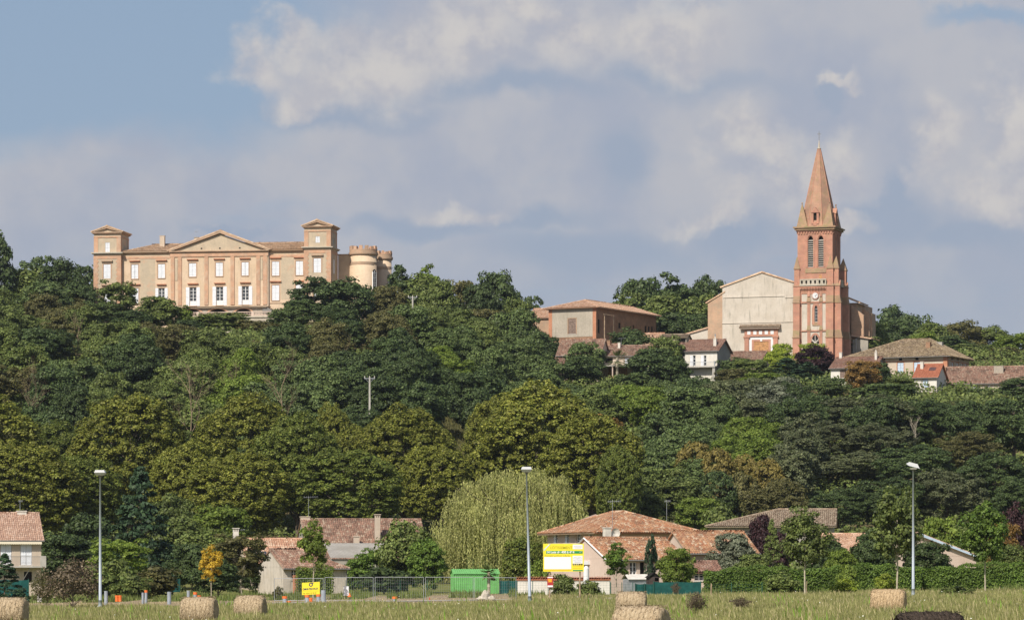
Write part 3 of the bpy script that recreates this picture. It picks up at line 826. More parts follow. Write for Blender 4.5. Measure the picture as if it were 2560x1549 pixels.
# ================================================================ THE CASTLE ON THE LEFT OF THE HILL
def castle():
    Y0 = 706.
    f = Fr('chateau', 'long peach-rendered hilltop mansion with central pediment, white shutters and two square corner towers', 'chateau', 234.5, Y0, -8.6, 800)
    R_ = f.root
    br, ca, cg = M_['castle_brick'], M_['castle'], M_['castle_grey']
    xs = lambda u: f.fx(u); zz = lambda u, v: f.front(u, v)[1]
    zb = -4.0
    # --- main body: left wing, centre, right wing
    xL, xC0, xC1, xR = xs(302), xs(423.5), xs(669.5), xs(760)
    yb = 1.0                                            # wings stand a metre behind the towers' faces
    zc = zz(360, 633)                                   # underside of the cornice
    def op(u0, u1, v0, v1, b=0.):
        a, z1 = f.front(u0, v0, b); c, _ = f.front(u1, v0, b); _, z0 = f.front(u0, v1, b); return (a, c, z0, z1)
    W = []                                              # (opening, kind, b, extras)
    for u0, u1, sl in ((328.5, 345.5, True), (395, 412.5, False), (680, 698, False), (739.5, 757.5, False)):
        v0 = 661 - (u0 - 328) * .022; W.append((op(u0, u1, v0, v0 + 35.5, yb), 'shut', yb, sl))
    for u0, u1 in ((328.5, 346), (739.5, 757.5), (680, 698)):
        v0 = 720 - (u0 - 328) * .022; W.append((op(u0, u1, v0, v0 + 38.5, yb), 'shut', yb, False))
    W.append((op(396.5, 411.6, 720, 752, yb), 'open', yb, False))
    yc = .55                                            # centre block proud of the wings
    for u0, u1, sl in ((472.5, 490.3, False), (539.3, 557, False), (604, 621.3, True)):
        v0 = 657.5 - (u0 - 472) * .022; W.append((op(u0, u1, v0, v0 + 34, yc), 'shut', yc, sl))
    for u0, u1 in ((474, 491), (540.5, 558), (605, 622)):
        v0 = 718 - (u0 - 474) * .022; W.append((op(u0, u1, v0, v0 + 46, yc), 'french', yc, False))
    D = 13.
    mb = MB(lambda a, d, z: (a, yb + d, z))
    wall(mb, xL, xC0, zb, zc, [q[0] for q in W if q[2] == yb and q[0][0] < xC0], .25)
    wall(mb, xC1, xR, zb, zc, [q[0] for q in W if q[2] == yb and q[0][0] > xC1], .25)
    mb.quad((xL, D, zb), (xR, D, zb), (xR, D, zc), (xL, D, zc))
    mb.build('wing_wall', ca, R_)
    mb = MB(lambda a, d, z: (a, yc + d, z)); wall(mb, xC0, xC1, zb, zc + .3, [q[0] for q in W if q[2] == yc], .25)
    mb.quad((xC0, 0, zb), (xC0, yb - yc, zb), (xC0, yb - yc, zc), (xC0, 0, zc)); mb.quad((xC1, 0, zb), (xC1, yb - yc, zb), (xC1, yb - yc, zc), (xC1, 0, zc))
    mb.build('centre_wall', ca, R_)
    for (a, b, c, d), kind, yy, sl in W:
        T = lambda s, q, z, yy=yy: (s, yy + q, z)
        if kind == 'french': wn = window(R_, T, a, b, c, d, 'open', .25, 2, 4, panel=(d - c) * .24)
        else: wn = window(R_, T, a, b, c, d, kind, .25, slot=sl, nz=4)
        mid, ww = (a + b) / 2, (b - a)
        lz = d + (.62 if c > 6 else .62)
        mb = MB(T).box(mid - ww * .78, mid + ww * .78, -.34, .0, lz, lz + .16).box(mid - ww * .72, mid + ww * .72, -.22, .0, lz - .14, lz)
        mb.build('lintel_cornice', M_['brick'], R_)
        mb = MB(T)                                       # brick surround, sill
        for q0, q1 in ((a - .22, a - .01), (b + .01, b + .22)): mb.box(q0, q1, -.03, .02, c, d)
        mb.box(a - .22, b + .22, -.031, .02, d + .002, d + .2)
        mb.box(a - .1, b + .1, -.12, .02, c - .14, c - .003)
        mb.build('window_surround', M_['pale_brick'], R_)
    # grey patches of older render between the wing windows
    for u0, u1, v0, v1 in ((350, 388, 645, 757), (703, 735, 645, 748)):
        mb = MB(lambda a, d, z: (a, yb + d, z))
        a, z1 = f.front(u0, v0, yb); b, _ = f.front(u1, v0, yb); z0 = f.front(u0, v1, yb)[1]
        mb.box(a, b, -.02, .02, z0, z1); mb.build('wall_panel', cg, R_)
    # pilasters of the centre block
    mb = MB(lambda a, d, z: (a, yc + d, z)); zt = zz(500, 641)
    for u0, u1 in ((425.6, 434.9), (443.3, 452.6), (509.8, 519), (575, 584.6), (639.5, 648.9), (656, 666.5)):
        a, b = xs(u0), xs(u1); mb.box(a, b, -.16, .02, zz(500, 762), zt)
    mb.build('pilaster', br, R_)
    mb = MB(lambda a, d, z: (a, yc + d, z))
    for u0, u1 in ((436, 442.5), (649.8, 655.2)): mb.box(xs(u0), xs(u1), -.08, .02, zz(500, 700), zz(500, 646))
    mb.build('niche_panel', cg, R_)
    # brick band under the cornice, cornice, string course
    mb = MB()
    mb.box(xL, xC0 - .02, yb - .07, yb + .05, zz(360, 646), zz(360, 640)); mb.box(xC1 + .02, xR, yb - .07, yb + .05, zz(360, 646), zz(360, 640))
    mb.box(xC0, xC1, yc - .19, yc + .05, zt + .003, zt + .62)
    mb.build('brick_band', br, R_)
    for x0, x1, y in ((xL, xC0 - .15, yb), (xC1 + .15, xR, yb), (xC0 - .12, xC1 + .12, yc)):
        mb = MB(); mb.box(x0, x1, y - .30, y + .1, zc, zc + .18); mb.box(x0, x1, y - .52, y + .1, zc + .18, zc + .36); mb.build('cornice', M_['pale_brick'], R_)
    for x0, x1 in ((xL, xC0 - .02), (xC1 + .02, xR)): MB().box(x0, x1, yb - .1, yb + .05, zz(360, 761), zz(360, 759.3)).build('string_course', M_['pale_brick'], R_)
    # pediment
    xm = xs(549.3); zp = zz(549, 577); z0 = zc + .36
    mb = MB().prism([(xC0 + .5, z0), (xC1 - .5, z0), (xm, zp - .55)], yc, yc + .6); mb.build('pediment', cg, R_)
    mb = MB()
    for xe in (xC0 - .35, xC1 + .35):
        dx = xm - xe; L_ = abs(dx); h = zp - z0
        mb.prism([(xe, z0 - .02), (xe + .55 * (1 if dx > 0 else -1), z0 - .02), (xm, zp - .42), (xm, zp)], yc - .5, yc + .62)
    mb.build('pediment_cornice', M_['pale_brick'], R_)
    mb = MB()
    for u in (502, 548, 598): mb.box(xs(u) - .14, xs(u) + .14, yc - .05, yc + .02, z0 + .35, z0 + .6)
    mb.build('vent', M_['darkin'], R_)
    # roofs
    zr = zz(480, 602.5); ym = D / 2 + .3
    mb = MB(); e0, e1 = yb - .6, D + .6; ze = zc + .38
    hipx = xs(365)
    def pz(y): return ze + (zr - ze) * (y - e0) / (ym - e0)
    roof_plane(mb, [(xL, e0, ze), (xC0 + 1.2, e0, ze), (xC0 + 1.2, ym, zr), (hipx, ym, zr)], .30, .42)
    roof_plane(mb, [(xC1 - 1.2, e0, ze), (xR + .4, e0, ze), (xR + .4, ym, zr), (xC1 - 1.2, ym, zr)], .30, .42)
    roof_plane(mb, [(xC0 + 1.25, 3.2, pz(3.2)), (xC1 - 1.25, 3.2, pz(3.2)), (xC1 - 1.25, ym, zr), (xC0 + 1.25, ym, zr)], .30, .42)
    roof_plane(mb, [(xR, e1, ze), (xL, e1, ze), (hipx, ym, zr), (xR, ym, zr)], .5, .8)
    roof_plane(mb, [(xL, e1, ze), (xL, e0, ze), (hipx, ym, zr)], .30, .42)
    # the pediment's own cross roof
    a0 = xC0 - .5; a1 = xC1 + .5
    yr = ym
    roof_plane(mb, [(a0, yr, z0 + .1), (a0, yc - .55, z0 + .1), (xm, yc - .55, zp + .1), (xm, yr, zp + .1)], .30, .42)
    roof_plane(mb, [(a1, yc - .55, z0 + .1), (a1, yr, z0 + .1), (xm, yr, zp + .1), (xm, yc - .55, zp + .1)], .30, .42)
    ridge(mb, (hipx, ym, zr + .08), (xR, ym, zr + .08), .16)
    mb.build('roof', T_['castle'], R_)
    # --- the corner towers
    def tower(u0, u1, Dt, vc0, vc1, vt0, vt1, vap, uap, win_up, w2, w1):
        x0, x1 = xs(u0), xs(u1); zc0, zc1 = zz(u0, vc1), zz(u0, vc0); zt0, zt1 = zz(u0, vt1), zz(u0, vt0)
        o2 = op(*w2); o1 = op(*w1); ou = op(*win_up)
        L_ = x1 - x0
        rs = [(Dt * .5 - .75, Dt * .5 + .75, o2[2], o2[3]), (Dt * .5 - .75, Dt * .5 + .75, o1[2], o1[3])] if Dt > 5 else []
        mb = MB(); sh = lambda q: (q[0] - x0, q[1] - x0, q[2], q[3])
        walls_box(mb, L_, Dt, zb, zc0, [sh(o2), sh(o1)], rs, x0=x0)
        mb.build('tower_wall', cg, R_)
        for q, kd in ((o2, 'shut'), (o1, 'shut')):
            window(R_, None, *q, kd, .22)
            mid, ww = (q[0] + q[1]) / 2, q[1] - q[0]
            MB().box(mid - ww * .78, mid + ww * .78, -.36, -.03, q[3] + .45, q[3] + .75).build('lintel_cornice', M_['pale_brick'], R_)
            mb = MB().box(q[0] - .25, q[0] - .01, -.04, .02, q[2], q[3]).box(q[1] + .01, q[1] + .25, -.04, .02, q[2], q[3]).box(q[0] - .25, q[1] + .25, -.041, .02, q[3] + .003, q[3] + .22)
            mb.build('window_surround', M_['pale_brick'], R_)
        T = lambda s, d, z: (x1 - d, s, z)
        for q in rs: window(R_, T, *q, 'shut', .22)
        # toothed brick quoins
        mb = MB(); z = zb + 3; k = 0
        while z < zc0 - .9:
            ww = .95 if k % 2 else .75; h = min(.42, zc0 - .9 - z)
            mb.box(x0 - .05, x0 + ww, -.06, .03, z, z + h); mb.box(x1 - ww, x1 + .05, -.06, .03, z, z + h)
            mb.box(x1 - .03, x1 + .052, .031, ww, z, z + h)
            if Dt > 5: mb.box(x1 - .03, x1 + .052, Dt - ww, Dt, z, z + h)
            z += h + .003; k += 1
        mb.box(x0 - .05, x1 + .05, -.07, Dt, zc0 - .9, zc0 - .3)
        mb.build('quoin', br, R_)
        mb = MB().box(x0 - .25, x1 + .25, -.28, Dt + .2, zc0, zc0 + .15).box(x0 - .45, x1 + .45, -.48, Dt + .4, zc0 + .15, zc1)
        mb.box(x0 - .06, x1 + .06, -.1, Dt, zz(u0, 761), zz(u0, 759.2))
        mb.build('cornice', M_['stone'], R_)
        # upper stage
        mb = MB(); walls_box(mb, L_ - .1, 6.2, zc1, zt0, [(ou[0] - x0 - .05, ou[1] - x0 - .05, ou[2], ou[3])], [(2.6, 3.7, ou[2], ou[3])] if Dt > 5 else [], x0=x0 + .05, y0=.05)
        mb.build('tower_wall', cg, R_)
        window(R_, lambda s, d, z: (s, .05 + d, z), *ou, 'shut', .22)
        if Dt > 5: window(R_, lambda s, d, z: (x1 - .05 - d, .05 + s, z), 2.6, 3.7, ou[2], ou[3], 'glass', .22)
        mb = MB()
        for a, b in ((x0, x0 + .85), (x1 - .85, x1)): mb.box(a, b, -.02, .06, zc1 + .002, zt0 - .75)
        mb.box(x1 - .06, x1 + .01, .062, .85, zc1 + .002, zt0 - .75); mb.box(x1 - .06, x1 + .01, 5.4, 6.2, zc1 + .002, zt0 - .75)
        mb.box(x0 - .03, x1 + .03, -.05, 6.28, zt0 - .75, zt0 - .45)
        mb.build('quoin', br, R_)
        mb = MB().box(x0 - .2, x1 + .2, -.25, 6.45, zt0 - .02, zt0 + .15).box(x0 - .35, x1 + .35, -.4, 6.6, zt0 + .15, zt1)
        xm_, za = xs(uap), zz(uap, vap)
        mb.prism([(x0 - .35, zt1 + .002), (x0 + .25, zt1 + .002), (xm_, za - .42), (xm_, za - .02)], -.4, 0.1)
        mb.prism([(x1 + .35, zt1 + .002), (x1 - .25, zt1 + .002), (xm_, za - .42), (xm_, za - .02)], -.4, 0.1)
        mb.build('cornice', M_['pale_brick'], R_)
        MB().prism([(x0 + .2, zt1 + .001), (x1 - .2, zt1 + .001), (xm_, za - .45)], .0, 6.1).build('pediment', cg, R_)
        mb = MB()
        roof_plane(mb, [(x0 - .5, 6.7, zt1 + .05), (x0 - .5, -.5, zt1 + .05), (xm_, -.5, za + .03), (xm_, 6.7, za + .03)], .3, .42)
        roof_plane(mb, [(x1 + .5, -.5, zt1 + .05), (x1 + .5, 6.7, zt1 + .05), (xm_, 6.7, za + .03), (xm_, -.5, za + .03)], .3, .42)
        ridge(mb, (xm_, -.5, za + .1), (xm_, 6.7, za + .1), .15); mb.build('tower_roof', T_['castle'], R_)
    tower(234.5, 302, 3.2, 631, 636, 580.5, 585, 565.5, 268, (263, 274.4, 606, 631), (258.8, 276.5, 660, 696), (259, 276.5, 719.6, 757))
    tower(760.2, 827, 6.6, 617, 621.5, 565.5, 569.5, 550, 793, (788.5, 799.6, 590.7, 606.5), (784, 802.7, 645, 681), (784, 802.7, 711, 745))
    # chimneys on the main roof
    def rooftop(u): return xs(u)
    x = rooftop(390); y = 5.2; chimney(R_, x, y, pz(y) - .3, zz(390, 588) + .3, .95, .8, 'beige')
    x = rooftop(474); y = 5.8; chimney(R_, x, y, pz(y) - .3, zz(474, 591) + .3, .8, .9, 'rubble'); antenna(R_, x - .2, y, zz(474, 590), 1.5, w_=.6)
    # drain pipes
    mb = MB()
    for u in (423.8, 669.8): mb.tube((xs(u), yc - .1 + .3, zb), (xs(u), yc + .2, zc), .07, .07, 6)
    mb.build('drainpipe', M_['metal'], R_)
    # --- round turrets and the wall that joins them
    bx = lambda u, b: f.front(u, 700, b)[0]
    MB().box(bx(846, 7), bx(884, 7), 6.75, 15, zb, f.front(860, 638, 6.75)[1]).build('turret_wall', ca, R_)
    MB().box(bx(846, 7) - .1, bx(884, 7), 6.65, 15, f.front(860, 638, 6.75)[1], f.front(860, 635, 6.75)[1]).build('turret_cornice', M_['pale_brick'], R_)
    for (u0, u1, b, vl, vt, n_) in ((876, 941, 7.6, 637, 618, 14), (938, 978.5, 13.0, 648, 630, 11)):
        r = (bx(u1, b) - bx(u0, b)) / 2; cx_ = (bx(u1, b) + bx(u0, b)) / 2; zl = f.front(u0, vl, b)[1]; zt_ = f.front(u0, vt, b)[1]
        mb = MB(); mb.lathe([(r, zb), (r, zl - .25)], cx_, b, 40); tw_ = mb.build('turret_wall', ca, R_, True)
        tw_.data.polygons.foreach_set('use_smooth', [len(p.vertices) == 4 for p in tw_.data.polygons])
        mb = MB(); mb.lathe([(r + .04, zl - 2.1), (r + .04, zl - 1.55)], cx_, b, 40)
        mb.lathe([(r + .05, zl - .3), (r + .22, zl - .15), (r + .3, zl), (r + .3, zl + .35), (r + .12, zl + .36), (r + .12, zl + .9), (r - .4, zl + .9)], cx_, b, 40)
        mb.build('turret_cornice', M_['pale_brick'], R_)
        mb = MB(); n = n_
        for i in range(n):
            t0 = 2 * math.pi * (i + .2) / n; t1 = 2 * math.pi * (i + .78) / n
            p = []
            for rr in (r + .14, r - .45):
                for t in (t0, (t0 + t1) / 2, t1): p.append((cx_ + rr * math.cos(t), b + rr * math.sin(t)))
            q = [(a, c_, zl + .8) for a, c_ in p] + [(a, c_, zt_ + (.15 if i % 3 else 0)) for a, c_ in p]
            mb.add(q, [(0, 1, 7, 6), (1, 2, 8, 7), (3, 9, 10, 4), (4, 10, 11, 5), (0, 6, 9, 3), (2, 5, 11, 8), (6, 7, 10, 9), (7, 8, 11, 10)])
        mb.build('battlement', br, R_)
        # tall arched window near the right limb
        th = R(-24)
        T = lambda s, d, z, th=th, r=r, cx_=cx_, b=b: (cx_ + (r + .03 - d) * math.cos(th) - s * math.sin(th), b + (r + .03 - d) * math.sin(th) + s * math.cos(th), z)
        z1 = zl - 3.2; z0_ = zl - 7.6
        arch = [(-.55, z0_), (.55, z0_), (.55, z1 - .5)] + [(.55 * math.cos(t), z1 - .5 + .75 * math.sin(t)) for t in np.linspace(.3, 2.84, 7)] + [(-.55, z1 - .5)]
        MB(T).prism(arch, -.03, .3).build('window', M_['glass'], R_)
        mb = MB(T)
        for s_ in (-.62, .5): mb.box(s_, s_ + .12, -.09, .1, z0_, z1 - .3)
        mb.box(-.05, .05, -.07, .1, z0_, z1)
        for z in np.linspace(z0_, z1 - .5, 5): mb.box(-.5, .5, -.06, .05, z, z + .07)
        mb.build('window_frame', M_['frame'], R_)
    # --- the arcade and terrace below the centre
    yt = -3.0; fxt = lambda u: f.front(u, 780, yt)[0]; fzt = lambda v: f.front(540, v, yt)[1]
    xa0, xa1 = fxt(448), fxt(664); zA = fzt(768.5); zB = fzt(800)
    n = 120; mbw = MB(); mba = MB()
    arcs = [(fxt(448), fxt(509)), (fxt(516), fxt(573)), (fxt(582), fxt(635))]
    za_top = fzt(771.5); rise = .95
    def arch_h(x):
        for a, b in arcs:
            if a < x < b:
                m = (a + b) / 2; h = (b - a) / 2; return za_top - rise * ((x - m) / h) ** 2
        return None
    xs_ = np.linspace(xa0, xa1, n)
    for a, b in zip(xs_[:-1], xs_[1:]):
        h = arch_h((a + b) / 2)
        if h is None: mbw.box(a, b, yt, yt + .4, zB, zA)
        else: mbw.box(a, b, yt, yt + .4, h, zA); mba.box(a, b, yt - .08, yt + .38, h - .02, h + .3)
    mbw.build('arcade_wall', M_['rubble'], R_); mba.build('arch', br, R_)
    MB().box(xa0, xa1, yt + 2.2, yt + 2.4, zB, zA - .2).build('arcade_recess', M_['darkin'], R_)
    mb = MB(); roof_plane(mb, [(xa0 - .3, yt - .5, fzt(768.5)), (xa1 + .3, yt - .5, fzt(768.5)), (xa1 + .3, yc, fzt(765)), (xa0 - .3, yc, fzt(765))], .3, .42)
    mb.build('arcade_roof', T_['greyb'], R_)
    MB().prism([(fxt(656), fzt(784)), (fxt(658), fzt(768)), (fxt(663), fzt(766)), (fxt(684), fzt(779)), (fxt(684), fzt(784))], yt - .2, yt + .2).build('stair_gable', M_['gutter'], R_)
    mb = MB()
    # balustrade: piers, rails, balusters
    xb0, xb1 = f.front(470, 785, -5.6)[0], f.front(693, 785, -5.6)[0]; fb = lambda v: f.front(600, v, -5.6)[1]
    z1, z0 = fb(778.8), fb(789.5); yb_ = -5.6
    mb.box(xb0, xb1, yb_ - .15, yb_ + .15, z1 - .14, z1); mb.box(xb0, xb1, yb_ - .16, yb_ + .16, z0, z0 + .14)
    for u in (470, 492, 629, 686.5): xx = f.front(u, 785, -5.6)[0]; mb.box(xx, xx + .5, yb_ - .22, yb_ + .22, z0 - .3, z1 + .06)
    nb_ = int((xb1 - xb0) / .3)
    for i in range(nb_):
        xx = xb0 + .15 + i * .3; mb.lathe([(.05, z0 + .14), (.09, z0 + .3), (.04, z1 - .25), (.06, z1 - .14)], xx, yb_, 6)
    mb.build('balustrade', M_['pink'], R_)
    MB().box(xb0 - .3, xb1 + .3, yb_ - .35, yb_ + 6, zB - 8, z0 - .002).box(xb0 - .3, xb1 + .3, yb_ - .55, yb_ - .34, z0 - .35, z0 - .1).build('terrace_wall', M_['stone'], R_)


castle()


# ================================================================ THE CHURCH
def arch_pts(a, b, zs, za, n=7):
    """pointed arch from (a, zs) over (mid, za) to (b, zs)"""
    m = (a + b) / 2; h = m - a; H = za - zs
    p = []
    for i in range(n + 1):
        t = i / n; p.append((a + h * (1 - math.cos(t * math.pi / 2)) * .9 + h * .1 * t, zs + H * math.sin(t * math.pi / 2) ** .9))
    return p + [(2 * m - x, z) for x, z in p[-2::-1]]


def church():
    f = Fr('church', 'brick church with a tall octagonal spire, clock tower and blank cream gable', 'church', 1993.8, 702., -18, 905)
    R_ = f.root; BR, MO = M_['church_brick'], M_['mossy']
    w_ = f.fx(2081.3); fz = lambda v: f.fz(v); xs = lambda u: f.fx(u)
    zb = -6.
    z_c, z_ct = fz(576), fz(569); zs0 = fz(718)              # belfry from 718 to 576
    # --- belfry core with lancets on each face
    a1, b1 = xs(2019.7), xs(2033); a2, b2 = xs(2045.5), xs(2058.8); zl0, zspring, zap = fz(669), fz(603), fz(590.8)
    lan = [(a1, b1), (a2, b2)]
    mb = MB()
    ops = [(a, b, zl0, zap) for a, b in lan]
    walls_box(mb, w_, w_, zs0 - .5, z_c, ops, ops, ops, dep=.5)
    for T in (None, faceT('right', w_, w_), faceT('left', w_, w_)):
        q = MB(T)
        for a, b in lan:
            p = arch_pts(a, b, zspring, zap); k = len(p) // 2
            q.prism([(a, zap)] + p[:k + 1][::-1][0:] + [], .0, .5) if False else None
            q.prism(p[:k + 1] + [(a, zap + .001)], .004, .49); q.prism([(b, zap + .001)] + p[k:], .004, .49)
        mb.add(q.v, q.f)
    mb.build('belfry_wall', BR, R_)
    for T in (None, faceT('right', w_, w_)):
        for a, b in lan:
            p = arch_pts(a - .12, b + .12, zspring, zap + .15); o = arch_pts(a - .42, b + .42, zspring, zap + .5)
            q = MB(T)
            for i in range(len(p) - 1): q.prism([p[i], p[i + 1], o[i + 1], o[i]], -.1, .03)
            q.box(a - .3, a - .1, -.08, .03, zl0, zspring); q.box(b + .1, b + .3, -.08, .03, zl0, zspring)
            q.build('lancet_moulding', BR, R_)
            MB(T).box(a, b, .55, .6, zl0, zap).build('opening', M_['darkin'], R_)
            q = MB(T); z = zl0 + .1
            while z < zspring + .1:
                q.quad((a, .1, z), (b, .1, z), (b, .45, z + .22), (a, .45, z + .22)); q.box(a, b, .08, .12, z - .02, z + .09); z += .42
            q.build('louvre', M_['concrete'], R_)
        q = MB(T); q.frus(a1 - .5, b2 + .5, -.12, .3, zl0 - 1.1, a1 - .5, b2 + .5, .02, .3, zl0 - .05); q.build('weathering', MO, R_)
    # corbel table + cornice
    mb = MB()
    for T in (None, faceT('right', w_, w_), faceT('left', w_, w_)):
        q = MB(T); n = 13
        for i in range(n): x = (i + .5) / n * w_; q.box(x - .14, x + .14, -.18, .02, z_c - .75, z_c - .3)
        mb.add(q.v, q.f)
    mb.box(-.22, w_ + .22, -.22, w_ + .22, z_c - .3, z_c); mb.build('corbel_table', BR, R_)
    MB().box(-.75, w_ + .75, -.75, w_ + .75, z_ct - .15, z_ct + .12).box(-.5, w_ + .5, -.5, w_ + .5, z_c, z_ct - .15).build('cornice', MO, R_)
    # --- spire
    c = w_ / 2; zsp = z_ct + .12; ztop = fz(368.5)
    def octo(r, z, mb_pts): return [(c + r / math.cos(math.pi / 8) * math.cos(math.pi / 8 + i * math.pi / 4), c + r / math.cos(math.pi / 8) * math.sin(math.pi / 8 + i * math.pi / 4), z) for i in range(8)]
    r0 = w_ / 2 - .05; rt = .28
    p = octo(r0, zsp, 0) + octo(rt, ztop, 0)
    sp = MB().add(p, [(i, (i + 1) % 8, (i + 1) % 8 + 8, i + 8) for i in range(8)] + [tuple(range(8, 16))])
    sp = sp.build('spire', brick('spire_brick', (.44, .255, .175), (.39, .215, .145), (.42, .31, .22), (.30, .225, .12), sfac=.5, bh=.24), R_)
    mb = MB()
    for i in range(8):
        A, B = Vector(p[i]), Vector(p[i + 8]); mb.tube(A, B, .09, .06, 5)
    mb.build('rib', BR, sp)
    mb = MB().lathe([(.34, ztop - .1), (.42, ztop), (.42, ztop + .12), (.2, ztop + .2), (.15, ztop + .9), (.08, ztop + 1.6)], c, c, 8); mb.build('finial', M_['stone'], sp)
    zx = fz(325.5)
    za_ = fz(331.8)
    MB().box(c - .045, c + .045, c - .045, c + .045, ztop + 1.2, zx).box(c - .36, c + .36, c - .04, c + .04, za_ - .05, za_ + .05).build('cross', M_['gutter'], sp)
    # corner pinnacles on the cornice
    for i, (sx, sy) in enumerate(((0, 0), (1, 0), (0, 1), (1, 1))):
        x0 = sx * (w_ - 1.9) + (.0 if sx else .0); y0 = sy * (w_ - 1.9)
        cx_, cy_ = x0 + .95 + (.35 if sx == 0 else -.35) * .0, y0 + .95
        ax = x0 + (.75 if not sx else 1.15); ay = y0 + (.75 if not sy else 1.15); zt = fz(509)
        q = MB().frus(x0 - .15, x0 + 2.05, y0 - .15, y0 + 2.05, zsp, ax - .06, ax + .06, ay - .06, ay + .06, zt)
        q.lathe([(.05, zt), (.2, zt + .1), (.05, zt + .3)], ax, ay, 6); q.build('pinnacle', MO, R_)
    # lucarnes
    for T in (None, faceT('right', w_, w_), faceT('left', w_, w_)):
        z0, z1, z2 = fz(561), fz(533), fz(519)
        q = MB(T); q.box(c - .75, c - .32, -.0, 2.4, z0, z1); q.box(c + .32, c + .75, -.0, 2.4, z0, z1)
        q.prism([(c - .85, z1), (c + .85, z1), (c, z2)], -.12, 2.6); q.box(c - .32, c + .32, .0, 2.3, z0 - .3, z0 + .3)
        q.build('lucarne', BR, sp)
        MB(T).box(c - .32, c + .32, .3, .5, z0, z1 - .01).build('opening', M_['darkin'], sp)
    # --- buttresses: front pair and side pair, each with a pyramid top
    zt_b, zp_t = fz(673), fz(642)
    def butt(T, s0, s1, pr, top=True):
        """s0..s1 along the face, projecting pr"""
        z1, z2, z3, z4 = fz(843), fz(826), fz(756), fz(740)
        zsh = fz(716)
        q = MB(T)
        q.box(s0 - .02, s1 + .02, -pr - .5, .3, zb, z1); q.box(s0, s1, -pr - .25, .3, z2, z3); q.box(s0, s1, -pr, .3, z4, zsh)
        q.box(s0 + .12, s1 - .12, -pr + .25, .3, zsh, zt_b)
        q.build('buttress', BR, R_)
        q = MB(T)
        q.frus(s0, s1, -pr - .5, .3, z1, s0, s1, -pr - .25, .3, z2); q.frus(s0, s1, -pr - .25, .3, z3, s0, s1, -pr, .3, z4)
        q.box(s0 - .12, s1 + .12, -pr - .62, .3, z1 - .2, z1); q.box(s0 - .1, s1 + .1, -pr - .36, .3, z3 - .18, z3)
        q.frus(s0 - .1, s1 + .1, -pr - .12, .3, zsh, s0 + .1, s1 - .1, -pr + .22, .3, zsh + .5)
        q.box(s0, s1, -pr + .12, .3, zt_b, zt_b + .15)
        m = (s0 + s1) / 2; q.frus(s0 + .05, s1 - .05, -pr + .18, .5, zt_b + .15, m - .05, m + .05, -pr / 2 + .2, -pr / 2 + .3, zp_t)
        q.build('buttress_weathering', MO, R_)
        q = MB(T); q.prism([(m - .6, zsh), (m + .6, zsh), (m, zsh + 1.1)], -pr - .05, -pr + .4); q.build('buttress_gablet', BR, R_)
    bl0, bl1 = xs(1984.5), xs(2001); br0, br1 = xs(2067), xs(2085)
    fr = .45
    butt(None, bl0, bl1, fr); butt(None, br0, br1, fr)
    TR = faceT('right', br1, w_)
    butt(TR, .1, 1.35, 1.1); butt(TR, w_ - 1.1, w_ + .3, 1.25)
    # --- shaft between the buttresses: cream panels with brick frames
    mb = MB(); cz = fz(899)
    wlan = (xs(2036.5), xs(2044), fz(805), fz(765))
    wl = [wlan]
    walls_box(mb, w_, w_, zb, zs0 - .5, [wlan], [], [], dep=.3); mb.build('tower_wall', M_['cream'], R_)
    window(R_, None, *wlan, 'glass', .3, 1, 5)
    mb = MB()
    for u0, u1 in ((2001, 2004), (2018.5, 2026), (2049.5, 2056), (2064.5, 2067)):
        for v0, v1 in ((754, 735), (826, 758.5), (905, 829)): mb.box(xs(u0), xs(u1), -.12, .02, fz(v0), fz(v1))
    mb.box(bl1, br0, -.2, .02, fz(758.3), fz(754.5)); mb.box(bl1, br0, -.2, .02, fz(829), fz(826)); mb.box(bl1, br0, -.1, .02, fz(735), fz(718))
    for a, b, v in ((xs(2018), xs(2026.5), 737), (xs(2049), xs(2056.5), 737)): mb.frus(a + .1, b - .1, -.3, .02, fz(742), (a + b) / 2 - .1, (a + b) / 2 + .1, -.1, .02, fz(726))
    mb.build('brick_panel', BR, R_)
    for v0, v1 in ((755, 742), (826, 814)):
        for u0, u1 in ((2018, 2026.5), (2049, 2056.5)): MB().frus(xs(u0) - .08, xs(u1) + .08, -.32, .02, fz(v0) + .002, xs(u0) + .1, xs(u1) - .1, -.13, .02, fz(v1)).build('weathering', MO, R_)
    MB().frus(xs(2031), xs(2049), -.1, .02, fz(815), xs(2032), xs(2048), -.05, .02, fz(805)).build('weathering', MO, R_)
    # lancet surround
    a, b, z0, z1 = wlan; q = MB(); p = arch_pts(a - .02, b + .02, z1 - .9, z1 + .05); o = arch_pts(a - .5, b + .5, z1 - .9, z1 + .75)
    for i in range(len(p) - 1): q.prism([p[i], p[i + 1], o[i + 1], o[i]], -.1, .03)
    q.box(a - .5, a - .02, -.1, .03, z0 - .5, z1 - .9); q.box(b + .02, b + .5, -.1, .03, z0 - .5, z1 - .9); q.build('lancet_moulding', BR, R_)
    # tympanum window of the tower door
    a, b, z0, z1 = xs(2028), xs(2048.5), fz(862), fz(838)
    p = arch_pts(a, b, z0, z1)
    MB().prism(p, -.05, .02).build('door_tympanum', M_['darkin'], R_)
    q = MB(); o = arch_pts(a - .3, b + .3, z0, z1 + .4)
    for i in range(len(p) - 1): q.prism([p[i], p[i + 1], o[i + 1], o[i]], -.14, .03)
    q.build('door_arch', BR, R_)
    m = (a + b) / 2; q = MB()
    for e in ((a, z0), (b, z0), (m, z1), (m - .75, z1 - .7), (m + .75, z1 - .7), (a + .1, z0 + .8), (b - .1, z0 + .8)): q.tube((m, -.1, z0 + .35), (e[0], -.1, e[1]), .07, .07, 4)
    q.build('tracery', M_['trim'], R_)
